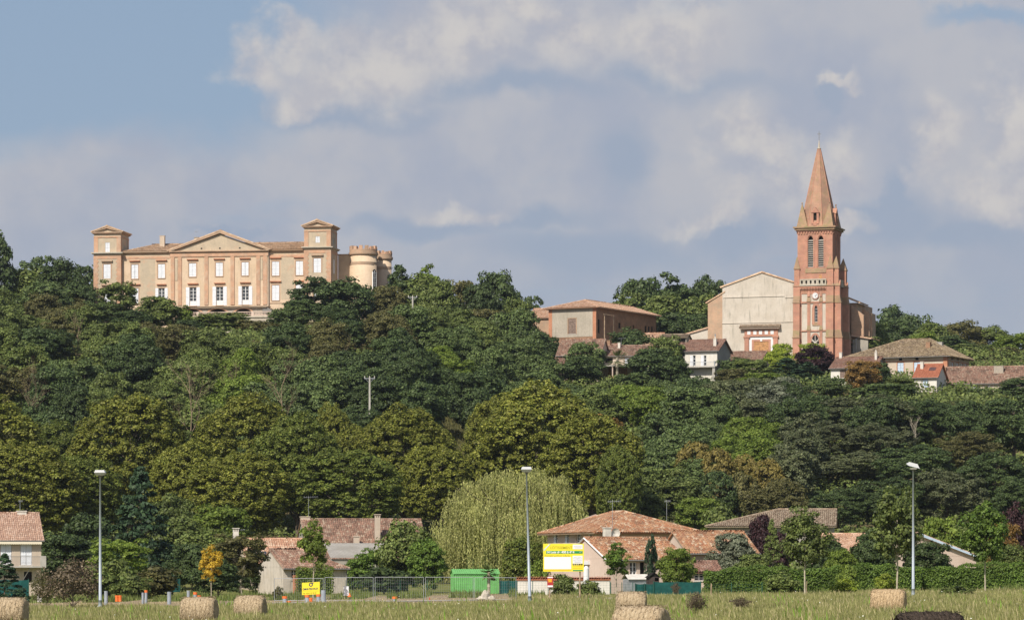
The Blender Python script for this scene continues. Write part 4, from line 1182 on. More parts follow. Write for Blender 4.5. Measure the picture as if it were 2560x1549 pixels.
    MB().box(a + .1, b - .1, -.06, .02, fz(900), z0 - .1).build('door', M_['oak'], R_)
    # arcaded frieze above the clock
    q = MB(); n = 17; a, b = bl1, br0
    for i in range(n): x = a + (i + .5) * (b - a) / n; q.box(x - .1, x + .1, -.45, .02, fz(724), fz(720)); q.box(x - .08, x + .08, -.2, .02, fz(729), fz(724.2))
    q.box(a, b, -.5, .02, fz(720), fz(717.3)); q.build('frieze', BR, R_)
    # balustrade with pierced panels
    def balus(T, a, b):
        q = MB(T); z0, z1 = fz(715.5), fz(698.5); q.box(a, b, -.62, -.4, z0, z0 + .3); q.box(a, b, -.66, -.36, z1 - .22, z1)
        n = 6; st = (b - a) / n
        for i in range(n + 1):
            x = a + i * st; q.box(max(a, x - .24), min(b, x + .24), -.6, -.42, z0 + .3, z1 - .22)
        for i in range(n):
            x = a + (i + .5) * st; r = st / 2 - .24
            for s_ in (-1, 1): q.prism([(x + s_ * r, z0 + .3), (x + s_ * r, z0 + .62), (x + s_ * .05, z0 + .3)], -.59, -.43)
            for s_ in (-1, 1): q.prism([(x + s_ * r, z1 - .22), (x + s_ * r, z1 - .42), (x + s_ * (r - .2), z1 - .22)], -.59, -.43)
        q.build('balustrade', M_['stone'], R_)
        MB(T).box(a, b, -.37, -.3, z0, z1 - .25).build('balustrade_shade_sheet', M_['darkin'], R_)  # dark sheet stands in for the shade behind the pierced panels
    balus(None, bl1, br0); balus(TR, 1.4, w_ - 1.15)
    MB().box(bl1, br0, -.3, .02, fz(717.3), fz(715.5)).build('ledge', MO, R_)
    MB().box(xs(2048), xs(2054.5), -.06, .05, fz(698), fz(687.5)).build('belfry_door', M_['oak'], R_)
    # clock
    x, z = xs(2038.5), fz(740); q = MB(lambda a, d, zz_: (x + a, d, z + zz_)); n = 28
    def disc(r, y0, y1, rin=0):
        m_ = MB(lambda a, d, zz_: (x + a, d, z + zz_))
        m_.prism([(r * math.cos(2 * math.pi * i / n), r * math.sin(2 * math.pi * i / n)) for i in range(n)], y0, y1); return m_
    disc(.72, -.2, .02).build('clock_surround', BR, R_)
    cl = disc(.57, -.25, -.201).build('clock_face', M_['frame'], R_)
    q = MB(lambda a, d, zz_: (x + a, d, z + zz_))
    for i in range(12):
        t = i * math.pi / 6; c_, s_ = math.cos(t), math.sin(t)
        q.tube((.40 * c_, -.262, .40 * s_), (.52 * c_, -.262, .52 * s_), .028, .028, 4)
    q.build('hour_mark', M_['gutter'], cl)
    q = MB(lambda a, d, zz_: (x + a, d, z + zz_)); q.tube((-.08, -.27, -.03), (.44, -.27, .17), .04, .025, 4); q.tube((0, -.27, .05), (.12, -.27, -.27), .05, .035, 4)
    q.build('clock_hand', plain('clock_hand_blue', (.02, .04, .12), .4, .3), cl)
    # --- nave: blank gable left of the tower
    yn = .9; fn = lambda u, v: f.front(u, v, yn)
    xl, zl = fn(1806, 719); xr = bl0 + .3; xa, za = fn(1904.5, 681.5); _, zr_ = fn(1984, 708); z_b = zb
    g = lambda u, v: fn(u, v)
    outline = [(xl, z_b), (xr, z_b), (xr, zr_), (xa, za), (xl, zl)]
    # portal opening
    q = MB(); q.prism([(fn(1769.5, 900)[0], z_b), (xl, z_b), (xl, fn(1806, 735)[1]), (fn(1769.5, 760)[0], fn(1769.5, 759)[1])], yn + .05, yn + 9)
    q.build('aisle_wall', M_['pale_brick'], R_)
    MB().prism(outline, yn, yn + .8).build('gable_wall', M_['cream'], R_)
    q = MB().prism([(fn(1808, 1)[0], fn(1, 745)[1] if False else fn(1900, 742.5)[1]), (fn(1962, 1)[0], fn(1962, 740.3)[1]), (fn(1962, 1)[0], fn(1962, 739)[1]), (fn(1808, 1)[0], fn(1808, 741.6)[1])], yn - .12, yn + .02)
    q.prism([(xl - .1, fn(1806, 809)[1]), (xr, fn(1983, 804.5)[1]), (xr, fn(1983, 803.3)[1]), (xl - .1, fn(1806, 808)[1])], yn - .12, yn + .02)
    q.prism([(fn(1962, 1)[0], fn(1962, 744.6)[1]), (xr, fn(1983, 744)[1]), (xr, fn(1983, 743)[1]), (fn(1962, 1)[0], fn(1962, 743.4)[1])], yn - .12, yn + .02)
    q.build('string_course', M_['cream'], R_)
    # right part of the nave body (long, runs back), roof
    Dn = 26.
    q = MB(); q.box(xl + .1, xr + 3.5, yn + .8, yn + Dn, z_b, min(zl, zr_) - .3); q.build('nave_wall', M_['pale_brick'], R_)
    q = MB()
    roof_plane(q, [(xl - .4, yn + Dn, zl + .05), (xl - .4, yn - .2, zl + .05), (xa, yn - .2, za + .1), (xa, yn + Dn, za + .1)], .5, .8)
    roof_plane(q, [(xr + .6, yn - .2, zr_ - .15), (xr + .6, yn + Dn, zr_ - .15), (xa, yn + Dn, za + .1), (xa, yn - .2, za + .1)], .5, .8)
    xa0, za0 = fn(1767, 758.5); xa1, za1 = fn(1812, 731)
    roof_plane(q, [(xa0 - .2, yn + 9, za0 + .1), (xa0 - .2, yn - .1, za0 + .1), (xa1, yn - .1, za1 + .15), (xa1, yn + 9, za1 + .15)], .4, .5)
    q.build('roof', T_['castle'], R_)
    # low lean-to at the far left
    a0, z0 = fn(1717, 835); a1, z1 = fn(1767, 820)
    MB().prism([(a0, z_b), (a1 + .3, z_b), (a1 + .3, z1), (a0, z0)], yn + .3, yn + 8).build('side_chapel_wall', M_['cream'], R_)
    q = MB(); roof_plane(q, [(a0 - .5, yn + 8, z0 - .05), (a0 - .5, yn, z0 - .05), (a1 + .3, yn, z1 + .12), (a1 + .3, yn + 8, z1 + .12)], .4, .5); q.build('side_chapel_roof', T_['pale'], R_)
    # --- portal
    pz_ = lambda v: fn(1900, v)[1]; px_ = lambda u: fn(u, 850)[0]
    q = MB(lambda a, d, z: (a, yn + d, z))
    q.box(px_(1862), px_(1873), -.35, .02, z_b, pz_(844)); q.box(px_(1934), px_(1945), -.35, .02, z_b, pz_(844))
    q.box(px_(1859.5), px_(1875.5), -.45, .02, pz_(844), pz_(841)); q.box(px_(1931.5), px_(1947.5), -.45, .02, pz_(844), pz_(841))
    q.box(px_(1862), px_(1945), -.22, .02, pz_(839), pz_(823.5)); q.box(px_(1860.5), px_(1946.5), -.34, .02, pz_(840.9), pz_(838.8))
    q.box(px_(1880), px_(1885), -.15, .02, z_b, pz_(853)); q.box(px_(1922), px_(1927), -.15, .02, z_b, pz_(853)); q.box(px_(1880), px_(1927), -.15, .02, pz_(853), pz_(848.5))
    q.build('portal_brickwork', BR, R_)
    q = MB(lambda a, d, z: (a, yn + d, z))
    for u in (1869, 1884, 1898, 1912.5, 1927): q.box(px_(u), px_(u + 8), -.26, -.2, pz_(835.8), pz_(826))
    q.box(px_(1873.5), px_(1879.8), -.12, .02, z_b, pz_(841.2)); q.box(px_(1927.2), px_(1933.5), -.12, .02, z_b, pz_(841.2)); q.box(px_(1879.8), px_(1927.2), -.12, .02, pz_(848.3), pz_(841.2))
    q.box(px_(1901), px_(1906), -.2, .0, pz_(853), pz_(847)); q.build('portal_panel', M_['frame'], R_)
    q = MB(lambda a, d, z: (a, yn + d, z)); q.box(px_(1851), px_(1952), -.85, .0, pz_(821), pz_(818.5)); q.box(px_(1853), px_(1950), -.55, .0, pz_(823.5), pz_(821)); q.build('portal_cornice', M_['pink'], R_)
    q = MB(lambda a, d, z: (a, yn + d, z)); roof_plane(q, [(px_(1850), -.95, pz_(818.3)), (px_(1953), -.95, pz_(818.3)), (px_(1951), .0, pz_(811.5)), (px_(1852), .0, pz_(811.5))], .3, .4); q.build('portal_roof', T_['greyb'], R_)
    MB(lambda a, d, z: (a, yn + d, z)).box(px_(1885), px_(1922), -.05, .02, z_b, pz_(853)).build('door', M_['oak'], R_)
    # --- apse side, right of the tower
    def sd_(u, v, yq): return f.front(u, v, yq)
    yq = 13.
    a, z1 = sd_(2127, 757, yq); b, z2 = sd_(2156, 772, yq)
    q = MB(); q.box(xr, sd_(2143, 800, yq)[0], yq, yq + 14, z_b, z1); q.build('apse_wall', M_['pale_brick'], R_)
    q = MB()
    # two sloped buttress walls of the apse
    p0 = sd_(2129, 763, yq - 1); p1 = sd_(2150, 778, yq - 1); p2 = sd_(2160, 788, yq - 1)
    q.prism([(p0[0], z_b), (p2[0], z_b), p2, p0], yq - 1.4, yq - .2)
    p0 = sd_(2152, 768, yq + 5); p2 = sd_(2174, 781, yq + 5); q.prism([(p0[0], z_b), (p2[0] + .2, z_b), p2, p0], yq + 4.6, yq + 5.6)
    q.box(p0[0] - .5, p2[0] + .35, yq + 5.6, yq + 9, z_b, p2[1] - .1)
    q.build('apse_buttress', M_['pale_brick'], R_)
    q = MB(); e0 = sd_(2120, 744, yq - .6); e1 = sd_(2150, 757, yq - .6)
    roof_plane(q, [(e1[0], yq - .9, e1[1]), (e1[0], yq + 7, e1[1]), (e0[0] - 3, yq + 7, e0[1] + 1.2), (e0[0] - 3, yq - .9, e0[1] + 1.2)], .35, .5); q.build('apse_roof', T_['castle'], R_)
    a, z1 = sd_(2143, 838, yq - 3); b, z2 = sd_(2174, 846, yq - 3)
    MB().box(a - 1, b - .4, yq - 2.6, yq + 5, z_b, z2).build('sacristy_wall', M_['grey'], R_)
    q = MB(); roof_plane(q, [(b + .3, yq - 3, z2), (b + .3, yq + 5, z2), (a - 1.2, yq + 5, z1), (a - 1.2, yq - 3, z1)], .35, .5); q.build('sacristy_roof', T_['pale'], R_)
    MB().tube((a - .3, yq - 2.7, z_b), (a - .3, yq - 2.7, z1 - .6), .07, .07, 5).tube((a - .3, yq - 2.7, z1 - .6), (a + .8, yq - 2.7, z1 - .3), .07, .07, 5).build('drainpipe', M_['metal'], R_)


church()


# ================================================================ HOUSES
def house(name, label, u, Y, rot, vbase, uR, ve, vr, D, wallm='cream', tm='red', axis='x', front=(), right=(), left=(),
          gut=True, ov=.4, ovs=.25, hipL=0., hipR=0., rp=None, tw=.24, th=.38, zdrop=1.5, cat='house', pilaster=None, surround=None, uref=None, base=True):
    """front / right / left: lists of (u0, u1, v0, v1, kind, shutter)"""
    f = Fr(name, label, cat, u, Y, rot, vbase); L = f.fx(uR); ze = f.fz(ve)
    rm = (D / 2 if rp is None else rp) if axis == 'x' else None
    zr = f.front(uref or (u + uR) / 2, vr, rm if axis == 'x' else 0.)[1]
    K = []
    for lst, T, mp in ((front, None, lambda q: f.front(*q)), (right, faceT('right', L, D), lambda q: f.side(q[0], q[1], L)), (left, faceT('left', L, D), lambda q: (D - f.side(q[0], q[1], 0.)[0], f.side(q[0], q[1], 0.)[1]))):
        o = []
        for w_ in lst:
            a, z1 = mp((w_[0], w_[2])); b, _ = mp((w_[1], w_[2])); _, z0 = mp((w_[0], w_[3]))
            if a > b: a, b = b, a
            o.append((a, b, z0, z1)); K.append((T, (a, b, z0, z1), w_[4], w_[5] if len(w_) > 5 else 'shutter'))
        if lst is front: fo = o
        elif lst is right: ro = o
        else: lo = o
    mb = MB(); walls_box(mb, L, D, -zdrop, ze, fo, ro if right else [], lo if left else [])
    g = ze - .02
    if axis == 'x':
        for x0 in (0, L):
            if (x0 == 0 and hipL) or (x0 and hipR): continue
            mb.prism([(0, g), (D, g), (rm, zr - .12)], 0, 0) if False else mb.add([(x0, 0, g), (x0, D, g), (x0, rm, zr - .1)], [(0, 1, 2)])
    else:
        m = L / 2 if rp is None else rp
        for y0 in (0, D):
            if y0 == 0 and hipL: continue
            mb.add([(0, y0, g), (L, y0, g), (m, y0, zr - .1)], [(0, 1, 2)])
    mb.build('wall', M_[wallm], f.root)
    gable_roof(f.root, L, D, ze, zr, T_[tm], axis, ov, rp=(rm if axis == 'x' else rp), th=th, tw=tw, ovs=ovs, hipL=hipL, hipR=hipR)
    for T, (a, b, c, d), kd, sh in K:
        window(f.root, T, a, b, c, d, kd, .22, sh=sh)
        if kd != 'dark' and surround:
            q = MB(T).box(a - .16, a - .01, -.03, .02, c, d).box(b + .01, b + .16, -.03, .02, c, d).box(a - .16, b + .16, -.031, .02, d + .003, d + .15)
            q.build('window_surround', M_[surround], f.root)
        if kd != 'dark': MB(T).box(a - .1, b + .1, -.09, .02, c - .1, c - .003).build('sill', M_['trim'], f.root)
    if gut and axis == 'x':
        k = (zr - ze) / rm
        MB().tube((-ovs, -ov - .06, ze - ov * k - .02), (L + ovs, -ov - .06, ze - ov * k - .02), .07, .07, 6).build('gutter', M_['gutter'], f.root)
    f.L, f.D, f.ze, f.zr = L, D, ze, zr
    return f


def roofz(f, y, rp=None):
    rp = rp or f.D / 2; return f.ze + (f.zr - f.ze) * (y / rp if y < rp else (f.D - y) / (f.D - rp))


# ---------- hilltop
h = house('hall', 'long brick hall with hipped tile roof and grey plastered end wall beside a hilltop wood', 1372, 698, -27.6, 852, 1490.5, 769, 744.5, 27., 'old_brick', 'pale', 'y',
          front=[(1421, 1440, 797, 835, 'shut', 'brown_shutter')], ov=.8, ovs=.8, hipL=5.4, surround='pale_brick', zdrop=8, th=.5, tw=.34, uref=1450,
          right=[(1612, 1617, 814, 833, 'dark'), (1620, 1625, 815, 833, 'dark'), (1628, 1633, 816, 833, 'dark'), (1495, 1500, 797, 832, 'dark'), (1546, 1552, 806, 820, 'dark'), (1582, 1586, 812, 826, 'dark')])
_a, _z1 = h.front(1421, 797); _b, _ = h.front(1440, 797); _z0 = h.front(1421, 835)[1]; q = MB(); wall(q, .75, h.L - .75, .6, h.ze - .35, [(_a - .2, _b + .2, _z0 - .15, _z1 + .2)], .05, -.04)
q.build('plaster_panel', M_['grey'] if False else plaster('hall_plaster', (.42, .37, .30), (.50, .44, .36), (.27, .24, .19), streak=.6, fine=.3), h.root)
q = MB().box(0, h.L, -.14, .0, h.ze - .32, h.ze); q.box(0, .74, -.05, .0, -2, h.ze - .33); q.box(h.L - .74, h.L, -.05, .0, -2, h.ze - .33); q.build('quoin', M_['brick'], h.root)
q = MB()
for y in (1.2, 5.2):
    q.tube((h.L + 1.2, y, -4), (h.L + 1.2, y, h.ze - 1.5), .12, .1, 6)
q.tube((h.L + 1.2, .8, h.ze - 1.6), (h.L + 1.2, 5.6, h.ze - 1.6), .08, .08, 5); q.tube((h.L + .2, 9.2, -2), (h.L + .2, 9.2, h.ze - 2.2), .06, .06, 5); q.build('timber_prop', M_['wood'], h.root)
h = house('annex', 'low shed with pinkish tiles joined to the left of the brick hall', 1318, 706, -20, 820, 1376, 794, 772, 9, 'pale_brick', 'pale', zdrop=6, gut=False)
h = house('village_house', 'shabby house with mottled tile roof half hidden below the brick hall', 1393, 662, -14, 950, 1500, 886, 849, 8, 'beige', 'mottled', zdrop=5,
          front=[(1396, 1402, 895, 912, 'dark'), (1425, 1436, 893, 905, 'glass')])
q = MB(); fz = h.fz
roof_plane(q, [(-.4, -3.2, fz(912)), (3.6, -3.2, fz(912)), (3.6, 0, fz(894)), (-.4, 0, fz(894))], .26, .4); q.build('porch_roof', T_['mottled'], h.root)
q = MB()
for x in (1.9, 3.4): q.box(x, x + .75, -3.0, -2.3, -5, fz(913))
q.build('porch_pillar', M_['pink'], h.root)
h2 = house('small_gabled_house', 'little gabled house with a stub chimney, directly under the hall corner', 1500, 672, -35, 900, 1530, 880, 861, 5, 'old_brick', 'mottled', zdrop=5, gut=False)
chimney(h2.root, 1.2, 1.2, h2.ze, h2.zr + .6, .8, .6)
h = house('long_low_house', 'long low house with mottled tiles, slim chimney and porch behind the palm', 1506, 664, -12, 951, 1632, 888, 864, 8, 'beige', 'mottled', zdrop=5,
          front=[(1513, 1532, 894, 907, 'dark'), (1562, 1572, 893, 908, 'shut')])
chimney(h.root, h.fx(1548, 3), 3, roofz(h, 3) - .2, h.fz(855), .45, .45, 'trim', 'slab'); antenna(h.root, h.fx(1553, 4), 4, h.zr - .2, 1.7, w_=1.4)
q = MB(); q.box(0, 8.5, -3.4, 0, h.fz(918), h.fz(915)); q.build('porch_slab', M_['concrete'], h.root)
q = MB().tube((h.fx(1532, -3), -3.2, -3), (h.fx(1532, -3), -3.2, h.fz(918)), .12, .12, 6); q.tube((h.fx(1503, -3), -3.2, -3), (h.fx(1503, -3), -3.2, h.fz(918)), .12, .12, 6); q.build('porch_post', M_['pink'], h.root)
MB().box(h.fx(1521), h.fx(1568), -.04, .02, -3, h.fz(919)).build('orange_lit_wall', plain('orange_light_tone', (.36, .22, .09), .9, .1, var=.3), h.root)  # the orange light on the porch wall is put into its colour
MB().box(h.fx(1522, -4), h.fx(1538, -4), -4.4, -4, -2.5, h.fz(943)).build('brick_planter', M_['brick'], h.root)
h = house('tiled_shed', 'small open-sided shed with pale tiles right of the hall', 1607, 690, -12, 858, 1654, 848, 833, 5, 'pale_brick', 'pale', zdrop=4, gut=False)
h = house('garden_outbuilding', 'dark weathered outbuilding beside the white balcony house', 1652, 684, -12, 870, 1716, 842, 836, 5, 'rubble', 'greyb', zdrop=5, gut=False, front=[(1696, 1714, 846, 856, 'dark')])
h = house('back_cottage', 'low cottage with brown tiles squeezed behind the white balcony house', 1640, 668, -12, 905, 1712, 878, 858, 6, 'grey', 'mottled', zdrop=5, gut=False)

h = house('white_house', 'white house with brown roof, long balcony and two half-open french windows', 1712, 655, -22, 930, 1793, 876, 850, 7.5, 'white', 'brown', zdrop=6, ovs=.45, tw=.2,
          front=[(1725, 1739, 888, 914, 'half'), (1752, 1766, 888, 914, 'half'), (1713, 1722, 922, 934, 'dark')])
q = MB().box(-1.2, h.L + .1, -1.5, -.0, h.fz(920), h.fz(917)); q.build('balcony', M_['concrete'], h.root)
q = MB().box(-1.2, h.L + .1, -1.5, -1.44, h.fz(906) - .06, h.fz(906)); n = 36
for i in range(n + 1): x = -1.2 + (h.L + 1.3) * i / n; q.box(x - .015, x + .015, -1.49, -1.45, h.fz(917), h.fz(906))
for x in (-1.2, h.L * .35, h.L): q.box(x - .06, x + .06, -1.52, -1.4, h.fz(917), h.fz(905))
q.build('railing', M_['metal'], h.root)
q = MB().box(-1.1, -.6, -1.3, -.8, -5, h.fz(920)).box(h.L - .5, h.L, -1.3, -.8, -5, h.fz(920)); q.build('balcony_post', M_['concrete'], h.root)
MB().add([(h.L + .03, 0, -5), (h.L + .03, h.D, -5), (h.L + .03, h.D, h.ze), (h.L + .03, h.D / 2, h.zr - .12), (h.L + .03, 0, h.ze)], [(0, 1, 2, 3, 4)]).build('gable_wall', M_['grey'], h.root)  # grey sheet: the shade on the right gable is put into its colour
chimney(h.root, h.fx(1788, 1.5), 1.5, h.ze, h.fz(848), .55, .5, 'trim', 'pot')
MB().tube((h.fx(1788, 1.5), 1.5, h.fz(848)), (h.fx(1788, 1.5), 1.5, h.fz(835)), .1, .1, 6).build('flue', M_['metal'], h.root)
house('low_roofed_cottage', 'low cottage with orange-brown tiles between the white house and the church door', 1806, 668, -20, 905, 1900, 899, 879, 6.5, 'beige', 'mottled', zdrop=5, gut=False, ovs=.5)

h = house('mansion', 'big cream house with mossy hipped roof and two broad chimneys right of the church', 2110, 672, -25, 950, 2368, 892, 848.5, 13., 'beige', 'mossy', zdrop=5, hipL=9.5, hipR=5.5, ov=.8, ovs=.8, uref=2265, tw=.3, th=.42, surround='brick',
          front=[(2204, 2213, 890, 901, 'dark'), (2247, 2255.5, 890, 901, 'dark'), (2288, 2296.5, 889, 900, 'dark'), (2205, 2216, 907, 934, 'shut', 'blue_shutter'), (2243.6, 2259, 906, 933, 'shut', 'blue_shutter'), (2285, 2301, 905, 931, 'shut', 'blue_shutter')],
          right=[(2379, 2384, 906, 921, 'half'), (2391, 2396, 907, 921, 'half'), (2403, 2407, 908, 921, 'half'), (2413, 2417, 908, 921, 'half'), (2378, 2383, 889, 899, 'shut', 'brown_shutter'), (2392, 2397, 891, 900, 'shut', 'brown_shutter'), (2404, 2409, 892, 901, 'shut', 'brown_shutter')])
q = MB().box(0, h.L, -.06, .02, h.fz(903, 2280), h.fz(901, 2280)); q.box(h.L - .75, h.L + .05, -.08, .02, -3, h.ze - .02); q.box(h.L, h.L + .06, .021, .7, -3, h.ze - .02); q.box(h.L, h.L + .06, .701, h.D, h.fz(903, 2280), h.fz(901, 2280)); q.build('brick_band', M_['brick'], h.root)
chimney(h.root, h.fx(2321.5, 3), 3, h.ze + .6, h.front(2321, 856, 3)[1], .8, .9, 'old_brick')
chimney(h.root, h.fx(2347, 6.5), 6.5, h.ze + 2, h.front(2347, 856, 6.5)[1], 1.5, .8, 'concrete')

h = house('brown_roofed_house', 'pale house with plain brown roof and brown louvred shutters behind the orange tree', 2077, 648, -22, 1000, 2186, 919, 893.5, 8.5, 'white', 'brown', zdrop=6, tw=.2, ovs=.35,
          front=[(2100, 2116, 923.6, 944, 'shut', 'brown_shutter'), (2107, 2119, 964, 990, 'shut', 'brown_shutter')])
MB().add([(h.L + .03, 0, -5), (h.L + .03, h.D, -5), (h.L + .03, h.D, h.ze), (h.L + .03, h.D / 2, h.zr - .12), (h.L + .03, 0, h.ze)], [(0, 1, 2, 3, 4)]).build('gable_wall', M_['grey'], h.root)  # shaded gable end: its shade is painted as a grey sheet over the wall
chimney(h.root, .6, h.D / 2, h.zr - .2, h.zr + .9, .5, .5, 'trim', 'slab'); chimney(h.root, h.fx(2190, 3), 3, roofz(h, 3) - .2, roofz(h, 3) + 1.3, .4, .4, 'trim', 'pot')
h = house('red_roofed_house', 'small white house with bright new red roof, skylight and pale blue shutter', 2286, 640, -22, 988, 2342, 941, 911, 6.5, 'white', 'newred', zdrop=6, tw=.2, ovs=.35,
          front=[(2307, 2320, 946, 967.5, 'shut', 'blue_shutter')])
chimney(h.root, .8, 2.2, roofz(h, 2.2) - .2, h.fz(903), .55, .5, 'trim', 'slab')
y0, y1 = 1.4, 2.3; MB().add([(2.2, y0, roofz(h, y0) + .12), (3.4, y0, roofz(h, y0) + .12), (3.4, y1, roofz(h, y1) + .12), (2.2, y1, roofz(h, y1) + .12)], [(0, 1, 2, 3)]).build('skylight', M_['glass'], h.root)
h = house('farmhouse', 'long farmhouse with weathered reddish tile roof running out at the right edge', 2346, 646, -14, 990, 2640, 957, 918, 9.5, 'beige', 'mottled', zdrop=6, ovs=.2, tw=.26, uref=2372,
          front=[(2427, 2445, 962, 985, 'shut'), (2528, 2540, 962, 985, 'shut', 'blue_shutter')])
chimney(h.root, h.fx(2497, 3), 3, roofz(h, 3) - .6, h.front(2497, 915, 3)[1], 1.7, .9, 'rubble'); chimney(h.root, .5, 3.5, roofz(h, 3.5) - 1.2, h.front(2358, 919, 3.5)[1], 1., .8, 'old_brick')
MB().tube((h.fx(2473), -.1, -3), (h.fx(2473), -.1, h.ze - .3), .06, .06, 5).build('drainpipe', M_['metal'], h.root)

# ---------- village at the foot
h = house('balcony_house', 'house cut by the left edge with fine pinkish tiles, white shutters and balcony', -50, 352, 15, 1468, 103, 1346, 1283, 7, 'beige', 'pinkbrown', zdrop=1, ov=.25, ovs=.3, tw=.2, th=.32, uref=60,
          front=[(1, 29, 1360, 1410, 'shut'), (51, 80, 1360, 1412, 'shut'), (60, 80, 1428, 1455, 'dark')])
q = MB(); x = h.fx(-45)
xe = h.fx(103); z1 = h.fz(1351, 60); n = 26
q.quad((x, -.1, z1), (xe, -.1, z1), (xe, -.55, z1 - .22), (x, -.55, z1 - .22))
for i in range(n):
    a = x + (xe - x) * i / n; b = x + (xe - x) * (i + 1) / n; m_ = (a + b) / 2
    q.quad((a, -.55, z1 - .22), (b, -.55, z1 - .22), (b, -.56, z1 - .3), (m_, -.56, z1 - .37), (a, -.56, z1 - .3))
q.build('awning', plain('cream_awning', (.62, .56, .42), .9, .1), h.root)
xb = h.fx(104); zb_ = h.fz(1414, 60)
q = MB().box(h.fx(-45), xb + .3, -1.1, 0, zb_ - .15, zb_).box(h.fx(97), xb + .3, -1.1, -.98, zb_, zb_ + 1.0); q.build('balcony', M_['concrete'], h.root)
q = MB().box(h.fx(-45), h.fx(97), -1.08, -1.04, zb_ + .9, zb_ + .95)
for i in range(50): xx = h.fx(-45) + (h.fx(97) - h.fx(-45)) * i / 50; q.box(xx, xx + .02, -1.07, -1.05, zb_, zb_ + .9)
q.build('railing', M_['gutter'], h.root)
q = MB().tube((h.fx(54), 0, zb_ - 1.6), (h.fx(72), -1.0, zb_ - .2), .05, .05, 5); q.build('bracket', M_['gutter'], h.root)
antenna(h.root, h.fx(50, 3.5), 3.5, h.zr, 1.3, w_=.4)
chimney(h.root, h.fx(54, 3.5), 3.5, h.zr - .4, h.zr + .2, .9, .5, 'trim')

h = house('gable_cottage', 'low cottage with rain-streaked gable wall and mossy dark red tiles', 708, 344, 27, 1482, 868, 1416, 1373, 6.2, 'cream', 'mottled', zdrop=.8, ov=.35, ovs=.12, hipR=4., uref=690,
          front=[(729, 742, 1424, 1447, 'glass')])
MB().box(h.fx(712), h.fx(735), -2.2, -1.9, -.5, 1.75).build('brick_barbecue', M_['brick'], h.root)
MB().tube((h.L - .1, -.1, -.3), (h.L - .1, -.1, h.ze), .05, .05, 5).build('drainpipe', M_['gutter'], h.root)
h = house('orange_roofed_house', 'house with pale orange tiles and a roof window, behind the birch', 622, 366, 12, 1475, 770, 1407, 1347, 8.5, 'beige', 'orange', zdrop=.8, uref=690, gut=False)
y0, y1 = 1.0, 1.9; x0, x1 = h.fx(646, 1.2), h.fx(668, 1.2)
MB().add([(x0, y0, roofz(h, y0) + .14), (x1, y0, roofz(h, y0) + .14), (x1, y1, roofz(h, y1) + .14), (x0, y1, roofz(h, y1) + .14)], [(0, 1, 2, 3)]).build('roof_window', M_['glass'], h.root)
chimney(h.root, h.fx(591, 6) , 6.5, h.ze, h.front(591, 1328, 6.5)[1], .55, .5, 'trim', 'vent'); antenna(h.root, h.fx(596, 6.5), 6.5, h.ze + 1, 2.6, dish=True)
h = house('barn_house', 'large barn-like house with long mottled red roof and tall ornate chimney', 775, 392, 12, 1475, 1075, 1396, 1298, 12., 'grey', 'mottled', zdrop=1, ovs=.15, uref=900, gut=False)
cz = lambda v, y: h.front(940, v, y)[1]
chimney(h.root, h.fx(943.5, 2.6), 2.6, roofz(h, 2.6) - .3, cz(1293, 2.6), .55, .5, 'beige', 'vent'); chimney(h.root, h.fx(891, 1.8), 1.8, roofz(h, 1.8) - .3, cz(1341, 1.8), .6, .5, 'beige', 'slab')
chimney(h.root, .4, 6.2, h.zr - .5, h.zr + .25, 1., .7, 'beige', 'slab'); antenna(h.root, .8, 6.2, h.zr + .2, 2.4, w_=1.6)
f = Fr('lean_to', 'lean-to shed with flat grey sheet roof against the barn house', 'shed', 826, 380, 10, 1475)
q = MB(); z0, z1 = f.fz(1394, 830), f.front(950, 1357, 5)[1]; x1 = f.fx(985)
for i in range(46):
    a = x1 * i / 46; b = x1 * (i + 1) / 46; m_ = (a + b) / 2
    q.quad((a, -.3, z0), (m_, -.3, z0 + .06), (m_, 6, z1 + .06), (a, 6, z1)); q.quad((m_, -.3, z0 + .06), (b, -.3, z0), (b, 6, z1), (m_, 6, z1 + .06))
q.build('roof_sheet', plaster('fibre_cement', (.38, .36, .33), (.30, .28, .25), scale=.7, fine=.3), f.root)
q = MB(); walls_box(q, x1, 6, -1, z0 - .1); q.build('wall', M_['grey'], f.root)

h = house('villa', 'two-storey villa with broad hipped red tile roof behind the advertising board', 1494, 334, 24, 1468, 1738, 1324, 1276, 11.2, 'pink', 'red', 'y', zdrop=1, hipL=4.9, hipR=3.8, ov=.7, ovs=.75, uref=1548,
          left=[(1384, 1394, 1334, 1357, 'half'), (1412, 1423, 1334, 1357, 'half'), (1440, 1452, 1333, 1357, 'glass'), (1470, 1480, 1332, 1357, 'half')])
chimney(h.root, .35, -1.3, h.fz(1375), h.fz(1320), .6, .6, 'trim', 'slab'); antenna(h.root, .9, -1.3, h.fz(1345), 3.6, dish=True, w_=1.4)
antenna(h.root, h.L - 3.5, 5, h.zr - 1.8, 1.6, w_=.5); antenna(h.root, h.L - .5, 5, h.ze + .2, 2.8, w_=.6)
h = house('bungalow', 'bungalow with white-edged pink gable and long red and cream tiled roof', 1518, 307, 26, 1470, 1718, 1395, 1345, 8.2, 'pink', 'red', zdrop=1, ov=.35, ovs=.12, uref=1600,
          front=[(1575, 1592, 1404, 1440, 'glass'), (1600, 1612, 1404, 1440, 'dark')])
q = MB(faceT('left', h.L, h.D)); q.box(2.6, 5.0, -.22, .0, 2.05, 2.35); q.build('roller_box', M_['frame'], h.root)
q = MB(faceT('left', h.L, h.D)); m_ = h.D / 2
for a, b in (((h.D + .3, h.ze - .2), (m_, h.zr + .0)), ((-.3, h.ze - .2), (m_, h.zr + .0))):
    q.tube((a[0], -.14, a[1]), (b[0], -.14, b[1]), .08, .08, 4)
q.build('bargeboard', M_['frame'], h.root)
